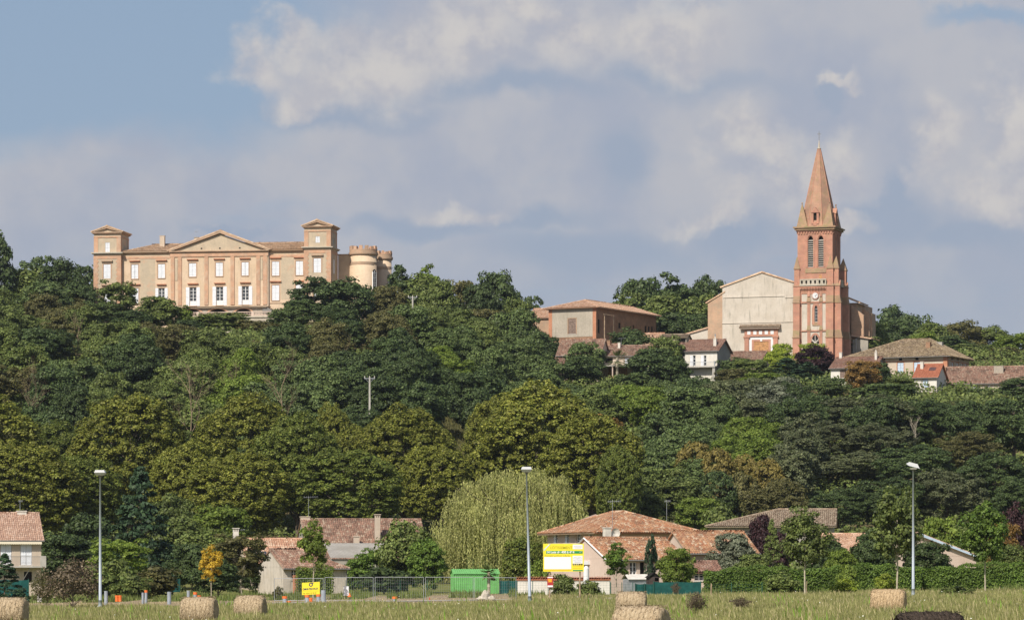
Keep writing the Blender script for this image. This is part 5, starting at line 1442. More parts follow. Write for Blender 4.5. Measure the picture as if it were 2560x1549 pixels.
h = house('bungalow_wing', 'rear wing with red and cream tiles stepping up behind the bungalow', 1722, 320, 16, 1470, 1893, 1379, 1329, 8., 'pink', 'red', zdrop=1, ov=.35, ovs=.2, uref=1820)
house('low_annex', 'low annex with brown tiles beside the round light green tree', 1722, 303, 10, 1470, 1800, 1425, 1404, 4, 'pink', 'brown', zdrop=1, gut=False, front=[(1736, 1760, 1430, 1450, 'glass')])
house('long_grey_barn', 'long barn with weathered grey-brown tiles and shaded wall below the wood', 1772, 425, -6, 1400, 2083, 1310, 1273, 10., 'grey', 'greyb', zdrop=3, ov=.7, ovs=.4, hipL=8., uref=1990, gut=False,
      right=[(2086, 2090, 1330, 1350, 'dark')])  # shade under the eaves is put into the wall's dark grey
h = house('pink_gabled_house', 'pink house with sloping blue-edged gable behind the tree row on the right', 2150, 338, 20, 1450, 2440, 1388, 1333, 12., 'pink', 'pale', 'y', zdrop=1, rp=None, ov=.35, ovs=.3, uref=2308, gut=False)
q = MB(); m_ = h.L / 2
for a in ((-.35, h.ze - .1), (h.L + .35, h.ze - .1)): q.prism([(a[0], a[1] - .2), (a[0], a[1]), (m_, h.zr + .05), (m_, h.zr - .2)], -.36, -.31)
q.build('bargeboard', M_['blue_shutter'], h.root); chimney(h.root, m_ + .5, 3, h.zr - .6, h.zr + .5, .5, .5, 'old_brick', 'vent'); antenna(h.root, m_ + .6, 3.4, h.zr, 2.2, w_=.5)
h = house('tiled_cottage', 'cottage with pale pink tiles seen between the young trees on the right', 2078, 352, 8, 1440, 2200, 1380, 1335, 9., 'pink', 'pale', zdrop=1, gut=False, uref=2120)

# ---------- boundary wall and sheds
f = Fr('boundary_wall', 'low white garden wall with red tile coping behind the advertising board', 'wall', 1293, 300, 0, 1478)
x1 = f.fx(1524); z1 = f.fz(1446); MB().box(0, x1, 0, .2, -1, z1).build('wall', M_['white'], f.root)
q = MB(); roof_plane(q, [(-.1, -.12, z1), (x1 + .1, -.12, z1), (x1 + .1, .32, z1 + .12), (-.1, .32, z1 + .12)], .2, .2); q.build('coping', T_['newred'], f.root)

f = Fr('metal_shed', 'bright green corrugated metal site cabin on the bare plot', 'shed', 1136, 322, 8, 1484)
x1 = f.fx(1247); zt = f.fz(1434); zr = f.fz(1421.5); D = 2.6
GM = plain('green_metal', (.16, .42, .13), .5, .3, var=.1)
q = MB(); n = 44
for i in range(n):
    a = x1 * i / n; b = x1 * (i + 1) / n; o = .05 if i % 2 else 0
    q.box(a, b, -o, .02, -.1, zt)
walls_box(q, x1, D, -.1, zt - .01, y0=.02)
for i in range(14):
    a = D * i / 14; q.box(-.03 if i % 2 else .0, .02, a, a + D / 14, -.1, zt)
q.build('wall', GM, f.root)
q = MB()
for i in range(n):
    a = -.12 + (x1 + .24) * i / n; b = a + (x1 + .24) / n; o = .03 if i % 2 else 0
    q.quad((a, -.15, zt + o), (b, -.15, zt + o), (b, D / 2, zr + o), (a, D / 2, zr + o)); q.quad((a, D + .15, zt), (b, D + .15, zt), (b, D / 2, zr + .0), (a, D / 2, zr + .0))
for x in (0.0, x1): q.add([(x, 0, zt), (x, D, zt), (x, D / 2, zr)], [(0, 1, 2)])
q.build('roof', GM, f.root)

f = Fr('garden_shed', 'small pale garden shed with grey-white roof behind the mesh fence', 'shed', 1572, 290, 12, 1475)
x1 = f.fx(1622); q = MB(); walls_box(q, x1, 2, -.2, f.fz(1446)); q.build('wall', M_['metal'], f.root)
q = MB(); q.add([(-.1, -.2, f.fz(1447)), (x1 + .1, -.2, f.fz(1447)), (x1 + .1, 1, f.fz(1434)), (-.1, 1, f.fz(1434)), (x1 + .1, 2.2, f.fz(1447)), (-.1, 2.2, f.fz(1447))], [(0, 1, 2, 3), (3, 2, 4, 5)]); q.build('roof', M_['trim'], f.root)
f = Fr('dovecote', 'small dark wooden hut with pitched roof poking over the green mesh', 'hut', 1622, 286, 10, 1472)
q = MB(); x1 = f.fx(1648); walls_box(q, x1, 1., -.2, f.fz(1441), [(x1 * .58, x1 * .95, f.fz(1451), f.fz(1443))], dep=.05); q.build('wall', plain('dark_timber', (.07, .055, .05), .9, .1, var=.2), f.root)
q = MB(); z1, z2 = f.fz(1441), f.fz(1430)
q.add([(-.12, -.15, z1 - .06), (-.12, 1.15, z1 - .06), (x1 / 2, 1.15, z2), (x1 / 2, -.15, z2), (x1 + .12, -.15, z1 - .06), (x1 + .12, 1.15, z1 - .06)], [(0, 1, 2, 3), (3, 2, 5, 4)]); q.add([(0, 0, z1 - .01), (x1, 0, z1 - .01), (x1 / 2, 0, z2 - .03)], [(0, 1, 2)]); q.build('roof', M_['darkin'], f.root)


# ================================================================ STREET FURNITURE, SIGNS, FENCES
def lamp(u, vt, vb, Y, label, tilt=0., head=0):
    x = X(u, Y); zb = Z(vb, Y); H = Z(vt, Y) - zb
    o = empty('street_lamp', (x, Y, zb), 0, label, 'street lamp', 'tapered street lamps along the plot')
    g = plain('lamp_post_grey', (.36, .40, .45), .5, .4, .2) if 'lamp_post_grey' not in MATS else MATS['lamp_post_grey']
    t = (tilt, 0)
    MB().tube((0, 0, -.3), (t[0], 0, H - .25), .105, .045, 12).tube((0, 0, -.1), (t[0] * .1, 0, .5), .12, .115, 12).build('post', g, o, True)
    q = MB(lambda a, b, c: (t[0] + a, b, c))
    if head == 2:
        q.add([(-.42, -.1, H + .0), (-.3, -.26, H - .1), (.34, -.26, H - .26), (.42, -.1, H - .3), (-.42, .3, H + .06), (-.3, .4, H), (.34, .4, H - .16), (.42, .3, H - .2),
               (-.25, 0, H + .16), (.28, 0, H + .02), (-.25, .25, H + .16), (.28, .25, H + .02)],
              [(0, 1, 2, 3), (8, 9, 3, 0), (8, 10, 11, 9), (0, 4, 10, 8), (3, 9, 11, 7), (4, 5, 6, 7), (1, 5, 6, 2), (0, 1, 5, 4), (2, 6, 7, 3), (10, 4, 7, 11)])
    else:
        q.frus(-.26, .26, -.3, .32, H - .26, -.34, .34, -.42, .45, H - .12); q.frus(-.34, .34, -.42, .45, H - .12, -.27, .27, -.3, .4, H + .04)
    q.build('lamp_head', M_['lamp'], o)
    MB(lambda a, b, c: (t[0] + a, b, c)).box(-.2, .2, -.25, .25, H - .3, H - .262).build('lens', M_['trim'], o)
    MB(lambda a, b, c: (t[0] + a, b, c)).tube((0, 0, H - .45), (0, 0, H - .26), .07, .09, 8).build('collar', M_['gutter'], o)


lamp(250.5, 1176, 1519, 225, 'leftmost of the three tall grey street lamps, next to the brown bush')
lamp(1325, 1168, 1509, 225, 'middle of the three tall grey street lamps, in front of the willow', -.22)
lamp(2283, 1160, 1490, 232, 'rightmost of the three tall grey street lamps, by the clipped hedge', -.0, 2)


def pole(u, vt, Y, H, label):
    x = X(u, Y); o = empty('utility_pole', (x, Y, Z(vt, Y) - H), 0, label, 'utility pole', 'concrete power poles on the slope')
    MB().frus(-.2, .2, -.16, .16, -2, -.11, .11, -.09, .09, H).build('post', M_['concrete'], o)
    q = MB().box(-.8, .8, -.05, .05, H - .2, H - .1)
    for s_ in (-1, 1): q.tube((s_ * .65, 0, H - .16), (s_ * .1, 0, H - .75), .03, .03, 4)
    q.build('crossarm', M_['metal'], o)
    q = MB()
    for a in (-.72, 0, .72): q.lathe([(.05, H - .1), (.1, H), (.05, H + .05), (.1, H + .12), (.03, H + .2)], a, 0, 8)
    q.build('insulator', M_['trim'], o)


pole(924, 943, 535, 13, 'taller concrete power pole with crossarm rising above the plane trees')
pole(1031.5, 741, 628, 9, 'upper concrete power pole near the top of the wooded slope')


def bale(u, vt, Y, Wm, label, r=.6, rot=0., dark=False, tone=0):
    x = X(u, Y); zt = Z(vt, Y); o = empty('hay_bale', (x, Y, zt - r), R(rot), label, 'hay bale', None if dark else 'round hay bales in the meadow')
    key = 'shade_toned_straw' if dark else 'straw%d' % tone
    if key not in MATS:
        m, g, out = newmat(key); b = bsdf(g, out, .95, .05); tc = g.n('ShaderNodeTexCoord'); mp = g.n('ShaderNodeMapping'); g.l(tc.outputs['Object'], mp.inputs[0])
        mp.inputs['Scale'].default_value = (5, 1.2, 1.2); nz = g.noise(mp.outputs[0], 3.5, 6, .7); n3 = g.noise(tc.outputs['Object'], 14, 4, .7)
        wv = g.n('ShaderNodeTexWave', wave_type='BANDS', bands_direction='X'); g.l(tc.outputs['Object'], wv.inputs[0]); wv.inputs['Scale'].default_value = 2.2; wv.inputs['Distortion'].default_value = 3.5; wv.inputs['Detail Scale'].default_value = 2
        c1, c2, c3 = ((.10, .075, .06), (.05, .038, .03), (.03, .024, .02)) if dark else (((.55, .44, .30), (.42, .32, .20), (.26, .19, .12)) if tone == 0 else ((.58, .44, .28), (.46, .33, .19), (.30, .21, .12)))
        col = g.mix(g.mr(nz.outputs[0], .35, .65), c2, c1); col = g.mix(g.mr(wv.outputs[0], .0, .35, .45, 0.), col, c3); col = g.mix(g.mr(n3.outputs[0], .35, .6, .6, 0.), col, c3)
        g.l(col, b.inputs['Base Color']); bp = g.n('ShaderNodeBump'); bp.inputs['Strength'].default_value = .7; bp.inputs['Distance'].default_value = .08; g.l(n3.outputs[0], bp.inputs['Height']); g.l(bp.outputs[0], b.inputs['Normal'])
    rng = np.random.default_rng(int(u)); n, k = 44, 16; pts = []; h = Wm / 2
    for i in range(k + 1):
        t = -1 + 2 * i / k; rr = r * (1 - .14 * abs(t) ** 6) * (1 + .012 * math.sin(i * 2.9))
        for j in range(n):
            a = 2 * math.pi * j / n; q = rr * (1 + rng.normal(0, .012)) * (1 + .015 * math.sin(3 * a + u))
            pts.append((t * h + rng.normal(0, .012), q * math.cos(a), q * math.sin(a) * (.94 if math.sin(a) < 0 else 1)))
    fs = [(i * n + j, i * n + (j + 1) % n, (i + 1) * n + (j + 1) % n, (i + 1) * n + j) for i in range(k) for j in range(n)]
    for i, sx in ((0, -1), (k, 1)):
        b0 = i * n
        for rr in (.66, .33):
            s0 = len(pts)
            for j in range(n): a = 2 * math.pi * j / n; pts.append((sx * (h + .02 + rng.normal(0, .01)), r * rr * math.cos(a), r * rr * math.sin(a)))
            fs += [(b0 + j, b0 + (j + 1) % n, s0 + (j + 1) % n, s0 + j) for j in range(n)]; b0 = s0
        fs.append(tuple(b0 + j for j in range(n)))
    MB().add(pts, fs).build('straw_roll', MATS[key], o, True)
    # loose straw ends
    N = 1500; a = rng.uniform(0, 2 * np.pi, N); xx = rng.uniform(-h, h, N); c = np.stack([xx, r * 1.0 * np.cos(a), r * 1.0 * np.sin(a)], -1)
    d = np.stack([rng.normal(0, .5, N), np.cos(a) * .35 - np.sin(a) * rng.choice([-1, 1], N), np.sin(a) * .35 + np.cos(a)], -1); d /= np.linalg.norm(d, axis=1, keepdims=True)
    s_ = np.cross(d, rnd_dirs(rng, N)); s_ /= np.linalg.norm(s_, axis=1, keepdims=True); L = rng.uniform(.06, .2, (N, 1))
    np_mesh('loose_straw', np.stack([c - s_ * .012, c + s_ * .012, c + d * L], 1), MATS[key], 3, o)


bale(22, 1493, 150, 1.45, 'hay bale cut off by the left edge of the meadow', .6, -8)
bale(498, 1491.5, 150, 1.42, 'hay bale in the left meadow nearer than its smaller neighbour', .6, -9)
bale(626, 1488, 172, 1.38, 'smaller-looking hay bale left of centre, farther back', .6, -11)
bale(1578, 1478, 165, 1.35, 'upright-looking hay bale seen behind another in the centre meadow', .6, -6)
bale(1603, 1513, 108, 1.5, 'closest pale hay bale, bottom centre, overlapping the one behind', .6, -24)
bale(2221, 1472, 160, 1.5, 'tidy golden hay bale beside the right street lamp', .6, -14, tone=1)
bale(2322, 1529, 84, 1.55, 'hay bale at the bottom right corner, its shade painted into dark straw', .62, 6, dark=True)  # shade on this bale is painted into its straw colours


def text(parent, s, x, z, size, mat, y=-.03, align='LEFT', name='lettering', sx=1., bold=.0, shear=0., roty=0.):
    c = bpy.data.curves.new(name, 'FONT'); c.body = s; c.size = size; c.align_x = align; c.extrude = .004; c.offset = bold; c.shear = shear
    c.materials.append(mat); o = link(name, c, parent); o.location = (x, y, z); o.rotation_euler = (R(90), roty, 0); o.scale = (sx, 1, 1); return o


# big advertising board
Yb = 250; f = Fr('advertising_board', 'yellow estate advertising board with large white blank panel on wooden posts', 'sign board', 1358, Yb, 0, 1496)
SC = Yb / F; bx = lambda u: (u - 1358) * SC; bz = lambda v: f.fz(v)
YEL = plain('sign_yellow', (.80, .66, .04), .5, .3, var=.04); GRN = plain('sign_green', (.015, .25, .09), .5, .3); SW = plain('sign_white', (.74, .74, .76), .5, .3); OL = plain('sign_olive', (.40, .36, .02), .5, .3); BK = plain('sign_black', (.02, .02, .025), .5, .3); GY = plain('sign_grey', (.42, .42, .46), .5, .3); PK = plain('sign_pink', (.62, .38, .42), .5, .3)
BRd = f.root
MB().box(bx(1358), bx(1459.5), -.04, 0, bz(1427.5), bz(1358)).build('board', YEL, BRd)
q = MB()
for u, vb in ((1374, 1500), (1449.5, 1500)): q.tube((bx(u), .08, bz(vb) - .6), (bx(u), .08, bz(1359)), .065, .05, 8)
for i, u in enumerate((1374, 1449.5)): MB().tube((bx(u), .08, bz(1502) - .5), (bx(u) + .02, .08, bz(1362)), .062, .05, 8).build('post', M_['wood'], BRd)
q = MB(); q.box(bx(1360.5), bx(1428), -.052, -.04, bz(1421.5), bz(1391)); q.box(bx(1431.5), bx(1456.5), -.052, -.04, bz(1407.5), bz(1388)); q.box(bx(1432), bx(1456.5), -.052, -.04, bz(1371.5), bz(1360)); q.build('white_panel', SW, BRd)
MB().box(bx(1365), bx(1456.5), -.052, -.04, bz(1382.5), bz(1376)).build('green_band', GRN, BRd)
q = MB(); q.prism([(bx(1359), bz(1376)), (bx(1359), bz(1372)), (bx(1373), bz(1358.3)), (bx(1377), bz(1358.3)), (bx(1360.5), bz(1376))], -.05, -.041); q.build('green_stripe', plain('sign_pale_green', (.42, .56, .42), .5, .3), BRd)
q = MB(); q.prism([(bx(1361), bz(1373.2)), (bx(1372.4), bz(1360.2)), (bx(1374.4), bz(1360.2)), (bx(1361), bz(1375.3))], -.058, -.051); q.build('white_stripe', SW, BRd)
text(BRd, 'LOTISSEMENT', bx(1375.5), bz(1370.8), .255, OL, -.045, sx=.97, bold=.003)
text(BRd, '14 Lots de 400 à 464', bx(1366), bz(1381.4), .20, SW, -.056, sx=1.13, bold=.008)
text(BRd, 'm²', bx(1448.5), bz(1380), .13, SW, -.056, sx=1.2)
text(BRd, 'Construction Libre', bx(1361), bz(1389.6), .155, OL, -.045, sx=1.45, bold=.003)
text(BRd, 'ACTION', bx(1433), bz(1400.8), .15, GY, -.056, sx=1.05)
q = MB()
for i in range(12):
    t0, t1 = math.pi * (i) / 12, math.pi * (i + 1) / 12; c_ = (bx(1444), bz(1396)); r_ = .29
    q.tube((c_[0] + r_ * math.cos(t0), -.056, c_[1] + r_ * .55 * math.sin(t0)), (c_[0] + r_ * math.cos(t1), -.056, c_[1] + r_ * .55 * math.sin(t1)), .008, .008, 4)
    if i % 2: q.tube((c_[0], -.056, c_[1] + .02), (c_[0] + r_ * math.cos(t0), -.056, c_[1] + r_ * .55 * math.sin(t0)), .004, .004, 3)
q.build('fan_emblem', GY, BRd)
q = MB()
for v, w0, w1 in ((1403, 1434, 1454), (1404.8, 1436, 1452), (1363.5, 1435, 1454), (1366, 1434, 1455), (1368.6, 1437, 1453)): q.box(bx(w0), bx(w1), -.055, -.052, bz(v) - .012, bz(v) + .012)
q.build('small_print', GY, BRd)
q = MB()
for i in range(5): q.box(bx(1431.5 + i * 5.2), bx(1431.5 + i * 5.2 + 3.9), -.055, -.04, bz(1411.5), bz(1408.3))
q.build('phone_number_box', BK, BRd)
text(BRd, '00 02 18 98 98', bx(1431.8), bz(1411), .06, SW, -.06, sx=1.2)
MB().box(bx(1432), bx(1457), -.052, -.04, bz(1426.2), bz(1423.4)).build('green_band', GRN, BRd)
q = MB()
for v, w0, w1 in ((1424, 1361, 1428), (1415, 1432, 1456), (1419.5, 1432, 1456)): q.box(bx(w0), bx(w1), -.045, -.04, bz(v) - .02, bz(v) + .02)
q.build('small_print', plain('sign_ochre', (.62, .40, .03), .5, .3), BRd)

f = Fr('small_red_sign', 'small red and yellow notice fixed to the advertising board left post', 'sign', 1368, Yb - .1, 0, 1496)
z = f.fz; w_ = 15 * SC
MB().box(0, w_, -.05, -.02, z(1467), z(1440)).build('panel', plain('sign_red', (.36, .03, .03), .5, .3, var=.1), f.root)
q = MB().box(.02, w_ - .02, -.056, -.05, z(1443.5), z(1440.8)).box(.02, w_ - .02, -.056, -.05, z(1466.3), z(1462)); q.build('white_band', SW, f.root)
q = MB().box(.04, w_ * .8, -.056, -.05, z(1450), z(1446)); q.prism([(.03, z(1454)), (w_ - .06, z(1454)), (w_ * .5, z(1447))], -.06, -.051); q.build('yellow_mark', plain('sign_orange', (.80, .36, .03), .5, .3), f.root)

# contractor's sign on the fence
f = Fr('contractor_sign', 'yellow contractor sign reading OMNI-TRAVAUX hung on the wire fence', 'sign', 755, 263, 0, 1505)
s1 = 263 / F; z = f.fz; w_ = 44.5 * s1; dz = 2.6 * s1
q = MB().add([(0, -.08, z(1486)), (w_, -.08, z(1486) + dz * .8), (w_, -.08, z(1453)), (0, -.08, z(1453) - dz), (0, -.06, z(1486)), (w_, -.06, z(1486) + dz * .8), (w_, -.06, z(1453)), (0, -.06, z(1453) - dz)], [(0, 1, 2, 3), (4, 5, 6, 7), (0, 4, 5, 1), (3, 7, 6, 2), (0, 3, 7, 4), (1, 2, 6, 5)])
q.build('panel', YEL, f.root); NV = plain('sign_navy', (.02, .03, .10), .5, .3); ra = R(-3.2)
text(f.root, 'OMNI-TRAVAUX', .06, z(1474), .185, NV, -.085, sx=.80, bold=.006, roty=ra); text(f.root, 'Tél : 05 61 47 78 44', .07, z(1483.8), .12, plain('sign_brown', (.14, .11, .02), .5, .3), -.085, sx=1.0, roty=ra)
q = MB(); c_ = (w_ * .5, z(1460.2)); n = 20; r0, r1 = .145, .082
for i in range(n):
    t0, t1 = 2 * math.pi * i / n, 2 * math.pi * (i + 1) / n
    q.quad((c_[0] + r0 * math.cos(t0), -.086, c_[1] + r0 * math.sin(t0)), (c_[0] + r0 * math.cos(t1), -.086, c_[1] + r0 * math.sin(t1)), (c_[0] + r1 * math.cos(t1), -.086, c_[1] + r1 * math.sin(t1)), (c_[0] + r1 * math.cos(t0), -.086, c_[1] + r1 * math.sin(t0)))
q.box(c_[0] - .02, c_[0] + .2, -.09, -.087, c_[1] + .10, c_[1] + .15); q.box(c_[0] + .07, c_[0] + .13, -.09, -.087, c_[1] - .02, c_[1] + .10); q.build('logo', NV, f.root)
MB().box(.05, w_ - .08, -.084, -.08, z(1476.5), z(1475.9)).build('underline', plain('sign_ochre2', (.5, .38, .03), .5, .3), f.root)

# wire fence of separate panels
def heras(u0, u1, v0, Y, label):
    f = Fr('site_fence_panel', label, 'fence panel', u0, Y, 0, 1505, 'temporary wire fence panels around the plot'); L = f.fx(u1); H = f.fz(v0)
    for x in (0, L): MB().tube((x, 0, -.1), (x, 0, H), .022, .022, 6).build('post', M_['metal'], f.root)
    q = MB().tube((0, 0, H - .02), (L, 0, H - .02), .018, .018, 5).tube((0, 0, .15), (L, 0, .15), .018, .018, 5); q.build('rail', M_['metal'], f.root)
    q = MB(); n = int(L / .16)
    for i in range(1, n): q.tube((L * i / n, 0, .15), (L * i / n, 0, H - .03), .0032, .0032, 3, False)
    for j in range(1, 8): q.tube((0, 0, .15 + (H - .2) * j / 8), (L, 0, .15 + (H - .2) * j / 8), .0028, .0028, 3, False)
    q.build('mesh', M_['metal'], f.root)


heras(686, 808, 1444, 263, 'wire fence panel carrying the yellow contractor sign')
heras(812.5, 933, 1441.5, 263, 'wire fence panel just right of the contractor sign')
heras(938, 1059, 1441, 263, 'wire fence panel left of the green cabin')
heras(1064, 1183, 1441, 263, 'wire fence panel crossing in front of the green cabin left half')
heras(1187, 1290, 1442, 263, 'rightmost wire fence panel, next to the middle street lamp')

MESHG = plain('green_mesh', (.014, .075, .068), .8, .1, var=.2); DKG = plain('green_wire', (.03, .10, .07), .6, .3)
def green_fence(u0, u1, v0, v1, Y, label, solid=True, name='windbreak_fence', step=2.2):
    f = Fr(name, label, 'fence', u0, Y, 0, v1); L = f.fx(u1); H = f.fz(v0); n = max(2, int(L / step))
    if solid:
        q = MB(); k = n * 6
        for i in range(k):
            a, b = L * i / k, L * (i + 1) / k; s_ = lambda j: .05 * math.sin(j * 1.1); t = lambda j: -.05 * abs(math.sin(j * math.pi / 6))
            q.quad((a, s_(i), -.1), (b, s_(i + 1), -.1), (b, s_(i + 1), H + t(i + 1)), (a, s_(i), H + t(i)))
        q.build('mesh', MESHG, f.root)
    else:
        q = MB(); k = int(L / .25)
        for i in range(k): q.tube((L * i / k, 0, 0), (L * i / k, 0, H * .95), .005, .005, 3, False)
        for j in range(5): q.tube((0, 0, .1 + H * .2 * j), (L, 0, .1 + H * .2 * j), .005, .005, 3, False)
        q.build('mesh', DKG, f.root)
    for i in range(n + 1): MB().tube((L * i / n, -.06, -.2), (L * i / n, -.06, H + .05), .03, .03, 5).build('post', DKG, f.root)


green_fence(1527, 1582, 1456, 1490, 285, 'thin green wire fence left of the pale garden shed', False)
green_fence(1588, 1636, 1458, 1490, 282, 'dark green windbreak mesh in front of the garden shed')
green_fence(1634, 1752, 1453, 1492, 278, 'sagging blue-green windbreak fabric with dead plants behind the central bale')
green_fence(1752, 1905, 1456, 1492, 280, 'thin green wire fence at the foot of the hedge', False)
green_fence(1293, 1525, 1452, 1484, 292, 'thin green wire fence in front of the white garden wall', False, step=1.2)
green_fence(-40, 72, 1448, 1500, 262, 'green mesh fence at the far left behind the bale', True)
green_fence(395, 450, 1446, 1476, 325, 'green mesh fence between the dark shrubs on the left', True)
green_fence(865, 1136, 1450, 1482, 326, 'dark green wire fence behind the wire panels', False)
green_fence(1249, 1292, 1450, 1482, 318, 'short dark green fence right of the green cabin', True)

# drainage stand pipes on the plot
GP = plain('pipe_grey', (.30, .33, .37), .5, .35, var=.1); OR = plain('pipe_orange', (.75, .17, .04), .5, .3)
def pipe(u, vt, vb, wpx, cap, label, lean=0.):
    Y = 248.; x = X(u, Y); r = wpx * Y / F / 2; o = empty('drain_pipe', (x, Y, Z(vb, Y)), 0, label, 'pipe', 'grey and orange pipe stubs on the bare plot'); H = Z(vt, Y) - Z(vb, Y)
    if cap == 'low':
        MB().lathe([(r, -.15), (r, H * .6), (r * 1.12, H * .62), (r * 1.12, H)], 0, 0, 14).build('orange_collar', OR, o)
        return
    hc = .16 if cap else 0
    q = MB().tube((0, 0, -.5), (lean, 0, H - hc), r, r, 14); q.build('tube', GP, o)
    if cap: MB().tube((lean, 0, H - hc), (lean, 0, H), r * 1.15, r * 1.15, 14).build('orange_cap', OR, o)
    else: MB().tube((lean, 0, H - .06), (lean, 0, H + .004), r * .85, r * .85, 12).build('dark_mouth', M_['darkin'], o)


for a in ((265, 1476, 1493, 9, None, 'grey pipe stub just right of the left street lamp'), (292, 1487, 1497, 8, 'low', 'low orange collar, left one of a pair on the plot'),
          (300, 1487, 1497, 8, 'low', 'low orange collar, right one of a pair on the plot'), (357, 1480, 1490, 6, None, 'short grey pipe stub beside a taller capped one'), (365, 1474, 1489, 7, 'c', 'thin grey pipe with orange cap between two shrubs'),
          (423, 1478, 1495, 10, None, 'uncapped grey pipe stub left of the nearer hay bale'), (471, 1475, 1491, 8, None, 'grey pipe rising behind the nearer left hay bale'), (488, 1479, 1495, 9, 'c', 'orange-capped grey pipe behind the nearer left hay bale'),
          (498, 1487, 1494, 9, 'low', 'low orange collar touching the capped pipe by the bale'), (712, 1489, 1505, 11, 'c', 'orange-capped pipe left of the contractor sign'), (722, 1501, 1508, 10, 'low', 'orange collar fallen at the foot of the capped pipe'),
          (768, 1486, 1500, 11, 'c', 'orange-capped pipe under the contractor sign left half'), (777, 1493, 1501, 9, 'low', 'orange collar under the middle of the contractor sign'), (796, 1484, 1503, 10, 'c', 'orange-capped pipe under the contractor sign right corner'),
          (808.5, 1474, 1504, 12, None, 'tallest thick grey pipe beside the contractor sign'), (987, 1490, 1506, 11, 'c', 'orange-capped pipe standing alone left of the green cabin'), (990, 1501, 1508, 12, 'low', 'orange collar in front of the lone capped pipe')): pipe(*a)

f = Fr('notice_box', 'small white notice board standing on the plot in front of the cottage', 'sign', 859, 270, 0, 1489)
MB().box(0, .38, 0, .12, .05, f.fz(1464)).build('panel', SW, f.root); MB().box(.03, .07, .02, .1, -.2, .06).box(.31, .35, .02, .1, -.2, .06).build('leg', M_['wood'], f.root)
f = Fr('traffic_cone', 'tiny orange cone at the foot of the white notice board', 'cone', 874, 270, 0, 1489); MB().lathe([(.14, -.05), (.14, .02), (.1, .02), (.03, .22)], 0, 0, 10).build('cone', OR, f.root)
f = Fr('marker_post', 'small red and white marker post beyond the grass edge', 'marker', 1074, 255, 0, 1507); MB().tube((0, 0, -.1), (0, 0, .2), .03, .03, 6).build('post', M_['frame'], f.root); MB().tube((0, 0, .2), (0, 0, .42), .034, .034, 6).build('red_tip', M_['redpaint'], f.root)


def rock(u, v, Y, sx, sy, sz, label, seed, parent=None):
    rng = random.Random(seed); x = X(u, Y); o = empty('boulder', (x, Y, gz(x, Y)), rng.uniform(0, 3), label, 'rock', 'pale boulders dumped on the plot')
    bm_p = []; n, k = 10, 6
    for i in range(k + 1):
        t = math.pi * i / k
        for j in range(n):
            a = 2 * math.pi * j / n; q = 1 + rng.uniform(-.2, .2); bm_p.append((sx * math.sin(t) * math.cos(a) * q, sy * math.sin(t) * math.sin(a) * q, sz * (-math.cos(t)) * q + sz * .6))
    MB().add(bm_p, [(i * n + j, i * n + (j + 1) % n, (i + 1) * n + (j + 1) % n, (i + 1) * n + j) for i in range(k) for j in range(n)]).build('stone', M_['stone'], o)


rock(1213, 1495, 246, .3, .28, .42, 'pale boulder standing upright, tallest of the pile by the palm', 3); rock(1203, 1500, 245, .42, .3, .2, 'flat pale boulder at the left of the rock pile', 5); rock(1228, 1500, 245, .25, .25, .2, 'small pale boulder at the right of the rock pile', 8)
f = Fr('concrete_block', 'grey concrete block lying in the grass beside the young maple', 'block', 1515, 240, 6, 1503); q = MB().box(0, .56, 0, .35, -.1, .28)
for i in range(2): q.box(.06 + i * .25, .24 + i * .25, .06, .29, .281, .284)
q.build('block', M_['concrete'], f.root)
f = Fr('stake', 'pale wooden stake at the left end of the hedge', 'stake', 1777, 262, 0, 1494); MB().tube((0, 0, -.2), (.04, 0, f.fz(1459)), .06, .05, 6).tube((.04, 0, f.fz(1459)), (.02, 0, f.fz(1457)), .05, .01, 6).build('stake', M_['wood'], f.root)
f = Fr('stake', 'thin leaning support stake beside the trunk of the middle roadside tree', 'stake', 2012, 268, 0, 1488); MB().tube((0.08, 0, -.2), (.16, 0, f.fz(1451)), .03, .025, 6).build('stake', M_['wood'], f.root)
f = Fr('water_tank', 'white ribbed water tank beside the bungalow gable', 'tank', 1459, 296, 0, 1450); MB().lathe([(.22, -.9), (.24, .3), (.22, .33), (.24, .36), (.23, 1.0), (.1, 1.2)], .22, 0, 16).build('tank', M_['frame'], f.root)
f = Fr('utility_cabinet', 'small grey utility cabinet half hidden by the brown bush on the left', 'cabinet', 93, 245, 0, 1500); q = MB().box(0, .28, 0, .2, -.1, .55).box(-.03, .31, -.03, .23, .55, .6); q.build('cabinet', M_['concrete'], f.root)


